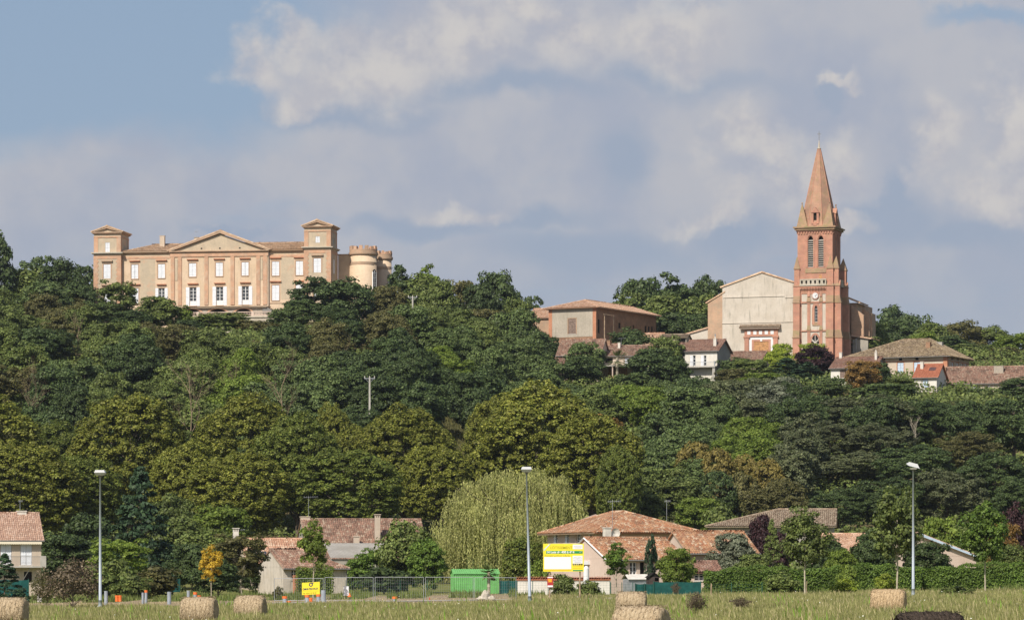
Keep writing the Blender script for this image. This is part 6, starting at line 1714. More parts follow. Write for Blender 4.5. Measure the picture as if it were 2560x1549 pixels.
# ================================================================ VEGETATION
PL = 'tall plane trees in a row at the foot of the hill'
for a in ((-50, 985, 330, 478, 'plane', 'yellow-green plane tree cut off by the left edge'),
          (120, 1055, 220, 500, 'plane_green', 'darker plane tree wedged behind the two leftmost planes'),
          (55, 1100, 300, 455, 'plane', 'lower plane crown directly behind the left balcony house'),
          (325, 983, 300, 482, 'plane', 'domed yellow-green plane tree second from the left'),
          (205, 1135, 210, 462, 'plane_green', 'lower plane crown behind the left street lamp'),
          (620, 992, 280, 486, 'plane', 'domed plane tree below the castle centre'),
          (470, 1105, 200, 470, 'plane', 'shorter plane tree in the dip between the two domed planes'),
          (745, 1040, 230, 476, 'plane_green', 'plane tree just left of the small pointed plane'),
          (835, 1012, 130, 492, 'plane', 'small pointed plane crown left of the tall power pole'),
          (905, 1062, 190, 484, 'plane', 'low plane crown at the foot of the tall power pole'),
          (1010, 1020, 250, 480, 'plane', 'domed plane tree right of the tall power pole'),
          (600, 1130, 270, 456, 'plane', 'front plane crown above the orange-roofed house'),
          (870, 1125, 290, 458, 'plane_green', 'front plane crown above the barn house roof'),
          (1090, 1110, 200, 472, 'plane', 'plane crown tucked behind the left side of the willow'),
          (1248, 985, 200, 490, 'plane', 'left shoulder of the biggest group of planes'),
          (1345, 963, 330, 480, 'plane', 'highest and widest plane tree, above the willow'),
          (1480, 1040, 260, 470, 'plane', 'plane tree on the right shoulder of the biggest plane group'),
          (1545, 1115, 120, 462, 'plane_green', 'narrow plane crown at the right end of the row')):
    k = 'plane_tree'
    plant_px(k, a[0], a[1], a[2], a[3], 'plane_tree', a[5], leafname=a[4], group=PL)


# weeping willow --------------------------------------------------------
def willow():
    Y = 384.; u = 1268; x = X(u, Y); o = empty('weeping_willow', (x, Y, gz(x, Y)), 0, 'large pale weeping willow behind the middle street lamp', 'tree')
    rng = np.random.default_rng(5); H = Z(1158, Y) - gz(x, Y); Wd = 370 * Y / F / 2; quads = []
    # silhouette of the crown (photo columns / rows) gives the height over each column; boughs hang in tufts with hollows between
    su = np.array([1083, 1100, 1130, 1170, 1230, 1300, 1350, 1400, 1430, 1450, 1468]); sv = np.array([1338, 1290, 1240, 1192, 1168, 1160, 1152, 1172, 1222, 1256, 1300])
    sxm = (su - u) * Y / F; szm = CH + (HV - sv) * Y / F - gz(x, Y)
    nb = 150
    for k_ in range(nb):
        bxx = rng.uniform(sxm[0] * .97, sxm[-1] * .97); hs = np.interp(bxx, sxm, szm); dep = rng.uniform(-1, 1); hw = 6.8 * math.sqrt(max(.05, 1 - (bxx / 8.2) ** 2))
        byy = dep * hw; tier = (1 - .42 * abs(dep) ** 1.7) * (rng.uniform(.62, 1.0) if k_ % 3 else 1.0); top0 = hs * tier - .15
        R0 = rng.uniform(.75, 1.35)
        for j_ in range(rng.integers(18, 34)):
            a_ = rng.uniform(0, 6.283); q_ = math.sqrt(rng.random()) * R0; bx = bxx + q_ * math.cos(a_); by = byy + q_ * math.sin(a_) * .9
            top = top0 - .55 * (q_ / R0) ** 2 * R0 + rng.normal(0, .10)
            if top < 1.5: continue
            L = min(top - .2, rng.uniform(2.2, 5.4) * (1.35 if abs(bxx) > 5 or dep < -.7 else 1)); n = max(4, int(L / .15))
            k = np.linspace(0, 1, n); z = top - k * L; out = (1 - (1 - np.minimum(k * 3, 1)) ** 2) * .35
            ph = rng.uniform(0, 6); dx_, dy_ = math.cos(a_), math.sin(a_)
            sx = bx + dx_ * out * (q_ / R0) + .10 * np.sin(z * .9 + ph); sy = by + dy_ * out * (q_ / R0) + .08 * np.cos(z * .8 + ph)
            c = np.stack([sx, sy, z], -1) + rng.normal(0, .045, (n, 3)); a = rng.uniform(0, 2 * np.pi, n)
            w_ = np.stack([np.cos(a), np.sin(a), np.zeros(n)], -1) * rng.uniform(.035, .075, (n, 1)); d = np.stack([rng.normal(0, .12, n), rng.normal(0, .12, n), -np.ones(n)], -1) * rng.uniform(.16, .34, (n, 1))
            quads.append(np.stack([c, c + w_ + d * .4, c + d, c - w_ + d * .4], 1))
    np_mesh('crown', np.concatenate(quads), LEAF['willow'], 4, o)
    pts = [(Wd * .7 * math.cos(a), Wd * .7 * math.sin(a), H * .8) for a in np.linspace(0, 6, 14)]
    tm = trunk_mb(3, H, 2.0, .45, pts, 14); tm.build('trunk', BARK, o, True)


willow()


# palms -----------------------------------------------------------------
def palm(u, vt, vb, Y, Rf, label, seed, trunk=.18):
    x = X(u, Y); o = empty('palm_tree', (x, Y, Z(vb, Y)), 0, label, 'palm'); H = Z(vt, Y) - Z(vb, Y) - Rf * .35; rng = np.random.default_rng(seed)
    q = MB(); prev = None
    for i in range(9):
        z = H * i / 8; q.tube((0, 0, z - (.5 if i == 0 else .02)), (0, 0, z + H / 8), trunk * (1.15 if i % 2 else 1), trunk * .9, 8)
    q.build('trunk', PALEBARK, o); Q = []
    for k in range(34):
        a = rng.uniform(0, 6.28); el = rng.uniform(-.7, 1.25); d = np.array([math.cos(a) * math.cos(el), math.sin(a) * math.cos(el), math.sin(el)]); L = Rf * rng.uniform(.8, 1.05); n = 14
        s_ = np.cross(d, [0, 0, 1.]); s_ /= np.linalg.norm(s_); base = np.array([0, 0, H])
        for j in range(-8, 9):
            ang = j * .13; v = d * math.cos(ang) + s_ * math.sin(ang); p0 = base + d * L * .45; p1 = base + d * L * .45 + v * L * .55 + np.array([0, 0, -.12 * L * abs(ang)])
            ww = np.cross(v, d + .01) if j else s_; ww = np.cross(v, [0, 0, 1.]); ww /= max(np.linalg.norm(ww), 1e-3)
            Q.append([p0, (p0 + p1) / 2 + ww * .035, p1, (p0 + p1) / 2 - ww * .035])
        Q.append([base, base + d * L * .25 + s_ * .02, base + d * L * .47, base + d * L * .25 - s_ * .02])
    np_mesh('fronds', np.array(Q), LEAF['mid'], 4, o)


palm(1543, 886, 952, 655, 2.6, 'palm tree on the terrace of the long low hilltop house', 1, .25)
palm(1222, 1424, 1486, 318, 1.0, 'little fan palm in front of the green cabin', 2, .13)

# near trees and shrubs: key, u, vtop, width px, Y, leaf, name, label
YT = 'young staked roadside trees'
near = [
 ('young_tree', 528, 1362, 62, 268, 'yellow', 'young_tree', 'young tree in golden yellow autumn leaf', YT),
 ('young_tree', 783, 1298, 84, 268, 'bright', 'young_maple', 'young maple with light green crown in front of the gable cottage', YT),
 ('young_tree', 1541, 1362, 74, 274, 'hedge', 'young_maple', 'young maple with reddish-green leaves right of the advertising board', YT),
 ('street_tree', 2012, 1268, 130, 270, 'mid', 'roadside_tree', 'roadside tree with pale trunk left of the two yellow shrubs', YT),
 ('street_tree', 2243, 1218, 140, 272, 'mid', 'roadside_tree', 'roadside tree beside the right street lamp', YT),
 ('street_tree', 2463, 1255, 125, 275, 'hedge', 'roadside_tree', 'roadside tree with a yellowing crown near the right edge', YT),
 ('conifer', 352, 1172, 205, 372, 'conifer', 'cedar', 'broad dark cedar behind the left street lamp', None),
 ('loose_tree', 300, 1332, 170, 335, 'bright', 'garden_tree', 'spreading bright green tree right of the left street lamp', None),
 ('shrub', 275, 1400, 130, 318, 'mid', 'shrub', 'green shrub at the foot of the spreading bright tree', None),
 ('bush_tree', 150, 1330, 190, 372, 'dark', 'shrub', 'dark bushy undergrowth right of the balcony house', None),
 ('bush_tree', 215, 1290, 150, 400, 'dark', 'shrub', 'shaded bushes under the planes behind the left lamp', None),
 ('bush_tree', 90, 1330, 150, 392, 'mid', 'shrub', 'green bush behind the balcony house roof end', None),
 ('twiggy', 182, 1400, 160, 228, 'twig', 'thorn_bush', 'large brown twiggy bush left of the left street lamp', None),
 ('twiggy', 118, 1432, 90, 236, 'olive', 'thorn_bush', 'olive twiggy bush joined to the big brown bush', None),
 ('conifer', 12, 1385, 110, 255, 'conifer', 'pine_shrub', 'dark pine cut off by the left edge under the balcony', None),
 ('shrub', 385, 1418, 130, 322, 'olive', 'shrub', 'olive hedge shrub below the cedar', None),
 ('shrub', 330, 1440, 100, 312, 'mid', 'shrub', 'low green shrub left of the green mesh fence', None),
 ('bush_tree', 480, 1360, 110, 345, 'dark', 'shrub', 'dark green shrub behind the yellow tree', None),
 ('bush_tree', 510, 1330, 150, 372, 'mid', 'shrub', 'tall green shrub above the yellow tree', None),
 ('bush_tree', 450, 1290, 150, 400, 'mid', 'shrub', 'green bank shrub right of the cedar', None),
 ('bush_tree', 540, 1262, 170, 425, 'bright', 'shrub', 'bright green thicket under the domed plane below the castle', None),
 ('bush_tree', 430, 1235, 130, 430, 'mid', 'shrub', 'green thicket between the cedar and the bright thicket', None),
 ('loose_tree', 600, 1320, 150, 332, 'olive', 'birch', 'birch with pale leaning stems left of the gable cottage', None),
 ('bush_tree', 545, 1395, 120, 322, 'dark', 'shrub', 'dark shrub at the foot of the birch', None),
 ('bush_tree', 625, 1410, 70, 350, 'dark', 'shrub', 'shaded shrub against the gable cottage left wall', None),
 ('bush_tree', 1018, 1300, 145, 338, 'mid', 'garden_tree', 'dark leafy tree between the barn house and the willow', None),
 ('bush_tree', 1068, 1350, 100, 332, 'hedge', 'garden_tree', 'leafy bush at the willow left foot', None),
 ('bush_tree', 930, 1375, 115, 352, 'hedge', 'ivy_mound', 'ivy-covered mound in front of the grey lean-to roof', None),
 ('shrub', 895, 1392, 60, 352, 'hedge', 'ivy_mound', 'low ivy mound at the cottage right corner', None),
 ('shrub', 960, 1420, 130, 330, 'dark', 'shrub', 'dark shrub behind the wire fence panels', None),
 ('bush_tree', 1308, 1340, 112, 335, 'plane_green', 'garden_tree', 'round leafy tree behind the middle lamp post', None),
 ('shrub', 1345, 1400, 60, 322, 'bright', 'shrub', 'light green shrub just left of the advertising board', None),
 ('cypress', 1631, 1342, 22, 300, 'conifer', 'cypress', 'taller right twin of the two thin cypresses', None),
 ('cypress', 1622, 1354, 20, 299, 'conifer', 'cypress', 'shorter left twin of the two thin cypresses', None),
 ('bush_tree', 1691, 1366, 92, 296, 'bright', 'garden_tree', 'round light green tree in front of the bungalow eaves', None),
 ('bush_tree', 1838, 1333, 118, 318, 'silver', 'silver_shrub', 'big silvery green oleaster bush at the end of the bungalow', None),
 ('bush_tree', 1903, 1288, 90, 345, 'purple', 'purple_tree', 'dark purple-leaved tree beside the silvery bush', None),
 ('bush_tree', 1950, 1330, 70, 340, 'purple', 'purple_tree', 'low purple-leaved bush behind the small fir', None),
 ('conifer', 1930, 1300, 70, 312, 'mid', 'fir_tree', 'small green fir between the purple tree and roadside tree', None),
 ('bush_tree', 1880, 1385, 110, 306, 'mid', 'shrub', 'green shrub behind the left end of the hedge', None),
 ('bush_tree', 2070, 1340, 110, 318, 'dark', 'garden_tree', 'dark bushy tree behind the roadside tree', None),
 ('bush_tree', 2105, 1372, 90, 300, 'bright', 'garden_tree', 'light green laurel right of the roadside tree', None),
 ('bush_tree', 2185, 1322, 130, 305, 'dark', 'fig_tree', 'large-leaved dark fig tree left of the right lamp', None),
 ('bush_tree', 2318, 1350, 130, 305, 'dark', 'fig_tree', 'large-leaved dark fig tree right of the right lamp', None),
 ('bush_tree', 2355, 1288, 120, 352, 'bright', 'garden_tree', 'bright yellow-green tree above the pink gable', None),
 ('bush_tree', 2505, 1300, 90, 330, 'rust', 'garden_tree', 'orange-tinted shrub near the right edge', None),
 ('bush_tree', 2545, 1265, 90, 345, 'purple', 'purple_tree', 'dark purple tree at the right edge', None),
 ('bush_tree', 2530, 1360, 110, 312, 'mid', 'shrub', 'green shrub under the orange-tinted one at the right edge', None),
 ('shrub', 1955, 1432, 90, 284, 'mid', 'laurel', 'glossy green laurel in front of the hedge, left of the pale trunk', None),
 ('shrub', 2120, 1412, 60, 286, 'bright', 'laurel', 'glossy green laurel in front of the hedge above the yellow shrub', None),
 ('shrub', 2112, 1448, 64, 276, 'lime', 'yellow_shrub', 'feathery yellow-green shrub at the foot of the hedge', None),
 ('shrub', 2212, 1434, 56, 277, 'lime', 'yellow_shrub', 'feathery yellow-green shrub left of the golden hay bale', None),
 ('shrub', 1408, 1436, 60, 290, 'mid', 'shrub', 'bushy plant against the white wall left half', None),
 ('shrub', 1473, 1452, 60, 290, 'mid', 'shrub', 'bushy plant against the white wall under the right board post', None),
 ('twiggy', 1740, 1480, 60, 160, 'twig', 'dock_weed', 'clump of brown dead dock right of the central bales', None),
 ('twiggy', 1855, 1492, 60, 175, 'twig', 'dock_weed', 'lower clump of brown dock in the right meadow', None),
 ('twiggy', 1690, 1455, 26, 274, 'twig', 'dead_plant', 'brown dead plant against the blue-green mesh', None),
 ('shrub', 2390, 1466, 90, 240, 'mid', 'tall_grass_clump', 'tall green grass clump below the rightmost roadside tree', None),
 ('shrub', 695, 1466, 26, 290, 'olive', 'shrub', 'weedy shrub at the cottage gable foot', None),
]
for k, u, vt, w_, Y, lf, nm, lb, gp in near:
    plant_px(k, u, vt, w_, Y, nm, lb, leafname=lf, group=gp, cat='shrub' if k in ('shrub', 'twiggy') or 'shrub' in lb or 'bush' in lb else 'tree', sink=.3 if k in ('shrub', 'bush_tree') else 0.)

# pale stems of the birch
for du, lean, lb in ((-8, .25, 'pale birch stem leaning right'), (6, -.1, 'upright pale birch stem')):
    pass

# hedges: clipped, one mesh of leaf sprays each
def hedge(u0, u1, v0, v1, Y, T_, label, leafname, dens=190, leaf=.12, name='hedge'):
    x0, x1 = X(u0, Y), X(u1, Y); xm = (x0 + x1) / 2; L = x1 - x0; zb = gz(xm, Y); H = Z(v0, Y) - zb
    o = empty(name, (xm, Y, zb), 0, label, 'hedge'); rng = np.random.default_rng(int(abs(u0)))
    nf = int(L * H * dens); nt_ = int(L * T_ * dens * .8)
    a = np.stack([rng.uniform(-L / 2, L / 2, nf), np.full(nf, -T_ / 2) + rng.normal(0, .06, nf), rng.uniform(0, H, nf)], -1)
    a[:, 1] += .10 * np.sin(a[:, 0] * 1.7) * np.sin(a[:, 2] * 3) 
    b = np.stack([rng.uniform(-L / 2, L / 2, nt_), rng.uniform(-T_ / 2, T_ / 2, nt_), H + rng.normal(0, .05, nt_) + .06 * np.sin(rng.uniform(0, 9, nt_))], -1)
    e = np.stack([np.where(rng.random(nf // 6) < .5, -L / 2, L / 2) + rng.normal(0, .05, nf // 6), rng.uniform(-T_ / 2, T_ / 2, nf // 6), rng.uniform(0, H, nf // 6)], -1)
    wob = lambda p: p + np.stack([np.zeros(len(p)), np.zeros(len(p)), .22 * np.sin(p[:, 0] * .55 + 1) * (p[:, 2] / H) + .09 * np.sin(p[:, 0] * 2.9) * (p[:, 2] / H)], -1)
    P = np.concatenate([wob(a), wob(b), wob(e)]); N = np.concatenate([np.tile([0, -1, .5], (len(a), 1)), np.tile([0, -.2, 1.], (len(b), 1)), np.tile([0, -.3, .4], (len(e), 1))]) + rng.normal(0, .55, (len(P), 3))
    np_mesh('foliage', leaf_quads(rng, P, N, leaf, 1.), LEAF[leafname], 4, o)
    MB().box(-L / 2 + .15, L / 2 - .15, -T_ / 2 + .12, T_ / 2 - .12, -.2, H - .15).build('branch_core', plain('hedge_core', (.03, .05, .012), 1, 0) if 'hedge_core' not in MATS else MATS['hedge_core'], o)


hedge(1762, 1990, 1424, 1490, 290, 1.6, 'clipped conifer hedge, section left of the pale-trunked tree', 'hedge')
hedge(1986, 2300, 1419, 1490, 293, 1.6, 'clipped hedge section behind the yellow shrubs and the lamp', 'hedge')
hedge(2296, 2640, 1414, 1490, 295, 1.8, 'clipped hedge section running out at the right edge', 'hedge')
hedge(741, 833, 1421, 1478, 336, .8, 'square-cut bright green vine on the cottage front', 'bright')

# ------------------------------------------------ individually placed trees around the hilltop buildings
PIN = [
 # key, u, vtop, width, Y, leaf, label
 ('slim_tree', -5, 575, 70, 700, 'dark', 'tall dark tree cut off by the left edge against the sky'),
 ('loose_tree', 92, 626, 130, 745, 'far', 'hazy see-through tree on the left skyline'),
 ('bush_tree', 60, 668, 150, 705, 'mid', 'rounded tree on the left skyline below the hazy one'),
 ('bush_tree', 158, 648, 125, 700, 'dark', 'dark domed tree on the left skyline'),
 ('slim_tree', 228, 662, 55, 760, 'far', 'hazy tree just left of the castle left tower'),
 ('bush_tree', 200, 705, 90, 690, 'dark', 'dark tree touching the castle left tower'),
 ('bush_tree', 120, 708, 140, 682, 'blue', 'dark bluish tree below the left skyline'),
 ('bush_tree', 20, 730, 150, 690, 'mid', 'green tree below the left skyline at the edge'),
 ('loose_tree', 292, 690, 105, 676, 'mid', 'thin feathery tree in front of the castle left tower'),
 ('loose_tree', 255, 745, 90, 672, 'blue', 'small bushy tree at the left tower foot'),
 ('bush_tree', 400, 742, 105, 668, 'mid', 'round tree covering the window left of the pediment'),
 ('bush_tree', 335, 776, 110, 664, 'dark', 'dark tree at the foot of the castle left wing'),
 ('bush_tree', 545, 781, 150, 664, 'mid', 'round tree hiding the middle terrace arch'),
 ('slim_tree', 462, 765, 40, 668, 'bright', 'small tree at the left end of the terrace arcade'),
 ('bush_tree', 475, 800, 100, 660, 'dark', 'dark tree left under the terrace'),
 ('bush_tree', 645, 800, 110, 660, 'olive', 'olive tree in front of the terrace wall'),
 ('bush_tree', 870, 700, 130, 672, 'dark', 'dark tree in front of the round turrets'),
 ('loose_tree', 785, 683, 130, 676, 'dark', 'open dark tree in front of the castle right tower'),
 ('loose_tree', 755, 738, 110, 670, 'dark', 'dark tree at the foot of the castle right wing'),
 ('bush_tree', 720, 765, 100, 664, 'blue', 'bluish tree right of the balustrade'),
 ('bush_tree', 840, 768, 120, 662, 'dark', 'lower dark tree below the castle right tower'),
 ('bush_tree', 965, 712, 95, 682, 'olive', 'brownish tree beside the round turrets'),
 ('slim_tree', 1000, 658, 66, 705, 'dark', 'slim dark tree right behind the turrets'),
 ('loose_tree', 1060, 664, 100, 730, 'bright', 'lighter tree on the skyline right of the castle'),
 ('bush_tree', 1045, 690, 110, 705, 'mid', 'green tree on the skyline near the upper power pole'),
 ('bush_tree', 1150, 697, 110, 705, 'olive', 'olive domed tree on the central skyline'),
 ('bush_tree', 1100, 703, 90, 700, 'mid', 'mid-green tree left of the olive domed tree'),
 ('bush_tree', 1243, 674, 105, 705, 'dark', 'tallest dark domed tree on the central skyline'),
 ('bush_tree', 1205, 712, 100, 695, 'dark', 'dark tree in front of the tallest domed one'),
 ('loose_tree', 1320, 728, 90, 770, 'far', 'hazy tree left of the brick hall'),
 ('bush_tree', 1290, 745, 80, 700, 'mid', 'green tree by the annex of the brick hall'),
 ('bush_tree', 1210, 770, 110, 690, 'olive', 'olive tree with yellow tints above the middle slope'),
 ('bush_tree', 1130, 768, 110, 685, 'mid', 'green tree right of the upper power pole'),
 ('bush_tree', 1290, 778, 110, 678, 'blue', 'dense bluish tree left of the hall end wall'),
 ('bush_tree', 1350, 830, 110, 668, 'dark', 'dense dark tree below the hall end wall'),
 ('bush_tree', 1330, 880, 120, 652, 'dark', 'lower dark tree left of the shabby house'),
 ('bush_tree', 1460, 853, 92, 650, 'blue', 'bushy tree between the two mottled hilltop roofs'),
 ('bush_tree', 1455, 892, 100, 646, 'dark', 'dark tree under the bushy one between the hilltop roofs'),
 ('bush_tree', 1572, 822, 100, 678, 'dark', 'dark tree against the long side of the brick hall'),
 ('bush_tree', 1625, 872, 125, 650, 'dark', 'dark tree hiding the end of the long low house'),
 ('bush_tree', 1672, 838, 90, 656, 'mid', 'tree with pale top left of the white balcony house'),
 ('bush_tree', 1680, 890, 80, 648, 'dark', 'dark tree at the white house left corner'),
 ('bush_tree', 1585, 930, 100, 640, 'blue', 'bluish bush right of the palm tree'),
 ('loose_tree', 1568, 722, 130, 745, 'mid', 'green tree behind the hall roof'),
 ('bush_tree', 1610, 690, 120, 765, 'dark', 'dark skyline tree above the hall roof end'),
 ('loose_tree', 1690, 688, 150, 770, 'dark', 'broad dark skyline tree left of the blank gable'),
 ('bush_tree', 1770, 698, 100, 775, 'dark', 'dark skyline tree touching the church gable'),
 ('bush_tree', 1655, 740, 140, 735, 'mid', 'broad tree standing right of the hall'),
 ('bush_tree', 1735, 738, 130, 735, 'mid', 'broad tree left of the church aisle wall'),
 ('bush_tree', 1700, 780, 130, 722, 'dark', 'darker tree above the garden outbuilding'),
 ('bush_tree', 1750, 790, 90, 718, 'dark', 'dark tree against the brick aisle of the church'),
 ('bush_tree', 1950, 860, 66, 664, 'lime', 'bright lime tree right of the church portal'),
 ('bush_tree', 2030, 856, 70, 676, 'lime', 'bright lime tree top behind the purple plum'),
 ('bush_tree', 2042, 864, 92, 660, 'purple', 'round purple plum tree at the foot of the tower'),
 ('conifer', 1965, 895, 130, 655, 'conifer', 'dark yew in front of the church base'),
 ('conifer', 2020, 905, 110, 652, 'conifer', 'dark yew below the purple plum'),
 ('bush_tree', 1880, 900, 100, 650, 'mid', 'green tree under the orange-brown low roof'),
 ('bush_tree', 1838, 895, 90, 652, 'blue', 'bluish tree covering the low cottage eaves'),
 ('bush_tree', 1835, 920, 86, 640, 'olive', 'olive autumn-tinted tree below the low cottage'),
 ('bush_tree', 1905, 930, 110, 636, 'bright', 'bright green tree left of the dark yews'),
 ('bush_tree', 2155, 898, 86, 634, 'rust', 'orange-brown tree in front of the brown-roofed house'),
 ('slim_tree', 2203, 905, 46, 640, 'dark', 'slim dark tree at the brown-roofed house corner'),
 ('bush_tree', 2245, 942, 90, 636, 'mid', 'green tree under the blue shutters of the mansion'),
 ('bush_tree', 2205, 958, 150, 628, 'blue', 'wide bluish-green tree below the mansion'),
 ('bush_tree', 2075, 945, 80, 630, 'blue', 'bluish tree at the brown-roofed house left corner'),
 ('bush_tree', 2395, 960, 70, 634, 'mid', 'yellowish-green tree right of the red-roofed house'),
 ('bush_tree', 2455, 968, 80, 632, 'blue', 'dense bluish tree in front of the farmhouse'),
 ('bush_tree', 2310, 990, 90, 628, 'mid', 'green bush under the red-roofed house'),
 ('bush_tree', 2545, 945, 90, 625, 'dark', 'dark tree in front of the farmhouse at the right edge'),
 ('bush_tree', 2170, 800, 100, 735, 'mid', 'green tree right of the church apse'),
 ('bush_tree', 2160, 840, 80, 712, 'mid', 'low green tree between the apse and the mansion'),
 ('bush_tree', 2215, 765, 150, 950, 'far', 'hazy distant tree just right of the apse'),
 ('bush_tree', 2275, 780, 110, 950, 'far', 'hazy distant tree above the mansion ridge'),
 ('bush_tree', 2250, 795, 110, 780, 'dark', 'dark tree behind the mansion ridge left end'),
 ('bush_tree', 2330, 808, 110, 770, 'mid', 'green tree behind the mansion broad chimneys'),
 ('bush_tree', 2310, 830, 80, 740, 'bright', 'bright green tree touching the mansion ridge'),
 ('bush_tree', 2412, 802, 125, 775, 'olive', 'large olive tree on the right skyline'),
 ('bush_tree', 2475, 818, 110, 775, 'mid', 'green skyline tree second from the right edge'),
 ('bush_tree', 2545, 832, 110, 740, 'bright', 'bright green skyline tree at the right edge'),
 ('bush_tree', 2445, 860, 130, 715, 'mid', 'green tree behind the mansion right side'),
 ('bush_tree', 2520, 868, 110, 710, 'olive', 'olive tree above the farmhouse roof'),
 ('bush_tree', 2370, 840, 110, 745, 'dark', 'dark tree right of the mansion chimneys'),
 ('bush_tree', 1410, 800, 10, 760, 'far', None),
]
for k, u, vt, w_, Y, lf, lb in PIN:
    if lb is None: continue
    x = X(u, Y); H = Z(vt, Y) - gz(x, Y); s_ = 0.
    if H < 4: s_ = 4 - H
    plant_px(k, u, vt, w_ * 1.1, Y, 'broadleaf_tree' if k != 'conifer' else 'yew_tree', lb, leafname=lf, sink=s_)

# big trees of the lower right
OAK = [('big_oak', 2170, 985, 230, 575, 'grey', 'largest grey-green oak on the right slope'), ('big_oak', 2075, 1052, 170, 552, 'grey', 'grey-green oak left of the largest one'),
       ('big_oak', 2130, 1130, 220, 530, 'grey', 'lower grey-green oak above the long grey barn'), ('big_oak', 2200, 1060, 190, 545, 'grey', 'grey-green oak in the middle of the right slope'),
       ('big_oak', 2340, 1000, 170, 575, 'dark', 'dark oak right of the largest grey-green one'), ('big_oak', 2290, 1110, 200, 520, 'dark', 'dark oak behind the right street lamp head'),
       ('big_oak', 2415, 1080, 180, 530, 'olive', 'olive oak right of the right lamp head'), ('big_oak', 2535, 985, 200, 545, 'dark', 'tall dark oak at the right edge'),
       ('big_oak', 2490, 1130, 200, 505, 'dark', 'low dark oak near the right edge'), ('big_oak', 2370, 1175, 200, 480, 'grey', 'grey-green oak above the pink gable'),
       ('big_oak', 2230, 1190, 200, 478, 'dark', 'dark oak above the fig trees'), ('big_oak', 2095, 1220, 150, 476, 'dark', 'dark oak at the right end of the long grey barn'),
       ('big_oak', 2555, 1190, 160, 470, 'dark', 'dark oak in the lower right corner of the wood'),
       ('bush_tree', 1645, 1165, 150, 505, 'mid', 'green bush right of the last plane tree'), ('bush_tree', 1705, 1195, 140, 490, 'mid', 'green bush above the villa roof end'),
       ('bush_tree', 1595, 1215, 130, 480, 'mid', 'green bush under the last plane tree'), ('bush_tree', 1740, 1240, 110, 470, 'bright', 'bright green bush left of the long grey barn'),
       ('round_shrub', 1740, 1106, 110, 520, 'gold', 'left golden dome-shaped shrub on the slope'), ('round_shrub', 1795, 1122, 95, 512, 'gold', 'second golden dome-shaped shrub'),
       ('round_shrub', 1862, 1135, 80, 515, 'gold', 'third golden dome-shaped shrub'), ('round_shrub', 1920, 1148, 90, 510, 'gold', 'fourth golden dome-shaped shrub'),
       ('round_shrub', 1850, 1180, 110, 498, 'olive', 'olive dome-shaped shrub in front of the golden ones'), ('round_shrub', 1960, 1195, 120, 495, 'olive', 'right olive dome-shaped shrub above the long barn'),
       ('round_shrub', 1790, 1178, 110, 496, 'dark', 'dark dome-shaped shrub under the golden ones'), ('bush_tree', 1905, 1218, 110, 488, 'olive', 'olive brush above the middle of the long barn'),
       ('bush_tree', 1995, 1240, 110, 478, 'olive', 'olive brush above the right end of the long barn'), ('shrub', 1800, 1262, 90, 462, 'mid', 'low green shrub on the grassy bank above the long barn')]
for k, u, vt, w_, Y, lf, lb in OAK:
    plant_px(k, u, vt, w_, Y, 'oak_tree' if k == 'big_oak' else 'bushy_tree', lb, leafname=lf, cat='tree' if 'shrub' not in lb else 'shrub')

# ------------------------------------------------ procedural slope wood
SKY_U = [0, 200, 235, 340, 440, 470, 600, 690, 720, 850, 930, 1000, 1100, 1300, 1330, 1370, 1400, 1620, 1700, 1830, 1900, 1990, 2075, 2180, 2230, 2290, 2340, 2400, 2560]
SKY_V = [700, 715, 790, 800, 805, 812, 828, 835, 800, 800, 785, 760, 770, 790, 840, 905, 955, 955, 938, 945, 935, 945, 1008, 1000, 975, 1005, 1005, 998, 1000]
SEED = [(60, 800, 'mid'), (150, 770, 'olive'), (110, 860, 'dark'), (40, 900, 'mid'), (60, 960, 'olive'), (200, 830, 'mid'), (170, 900, 'blue'), (230, 900, 'mid'), (260, 960, 'mid'), (180, 1000, 'dark'),
        (330, 900, 'dark'), (400, 830, 'olive'), (300, 820, 'mid'), (440, 920, 'mid'), (520, 950, 'mid'), (580, 870, 'mid'), (620, 830, 'mid'), (600, 930, 'bright'), (660, 900, 'mid'), (700, 850, 'dark'),
        (780, 860, 'olive'), (760, 960, 'blue'), (900, 860, 'dark'), (960, 800, 'olive'), (1000, 830, 'blue'), (1050, 860, 'dark'), (1080, 790, 'mid'), (1010, 920, 'dark'), (960, 1000, 'dark'),
        (1150, 860, 'blue'), (1110, 900, 'bright'), (1200, 830, 'mid'), (1250, 880, 'blue'), (1180, 940, 'dark'), (1290, 930, 'blue'), (1080, 960, 'dark'), (1350, 950, 'blue'), (1450, 980, 'blue'), (1500, 1010, 'mid'),
        (1560, 1040, 'rust'), (1600, 990, 'bright'), (1650, 1000, 'blue'), (1620, 1060, 'blue'), (1700, 1080, 'blue'), (1720, 970, 'dark'), (1760, 1020, 'blue'), (1800, 970, 'grey'), (1830, 1050, 'blue'), (1870, 1000, 'grey'),
        (1900, 1090, 'bright'), (1960, 980, 'silver'), (2000, 1010, 'dark'), (2020, 950, 'grey'), (2050, 1000, 'dark'), (1960, 1080, 'bright'), (2010, 1100, 'grey'), (1680, 1120, 'blue'), (1580, 1120, 'blue'), (1640, 1170, 'mid'),
        (2400, 1000, 'dark'), (2500, 1000, 'mid'), (2450, 1050, 'olive')]
COLW = {'mid': 'green', 'olive': 'olive-brown', 'dark': 'dark green', 'blue': 'bluish-green', 'bright': 'bright yellow-green', 'rust': 'rust-tinted', 'grey': 'grey-green', 'silver': 'silvery'}
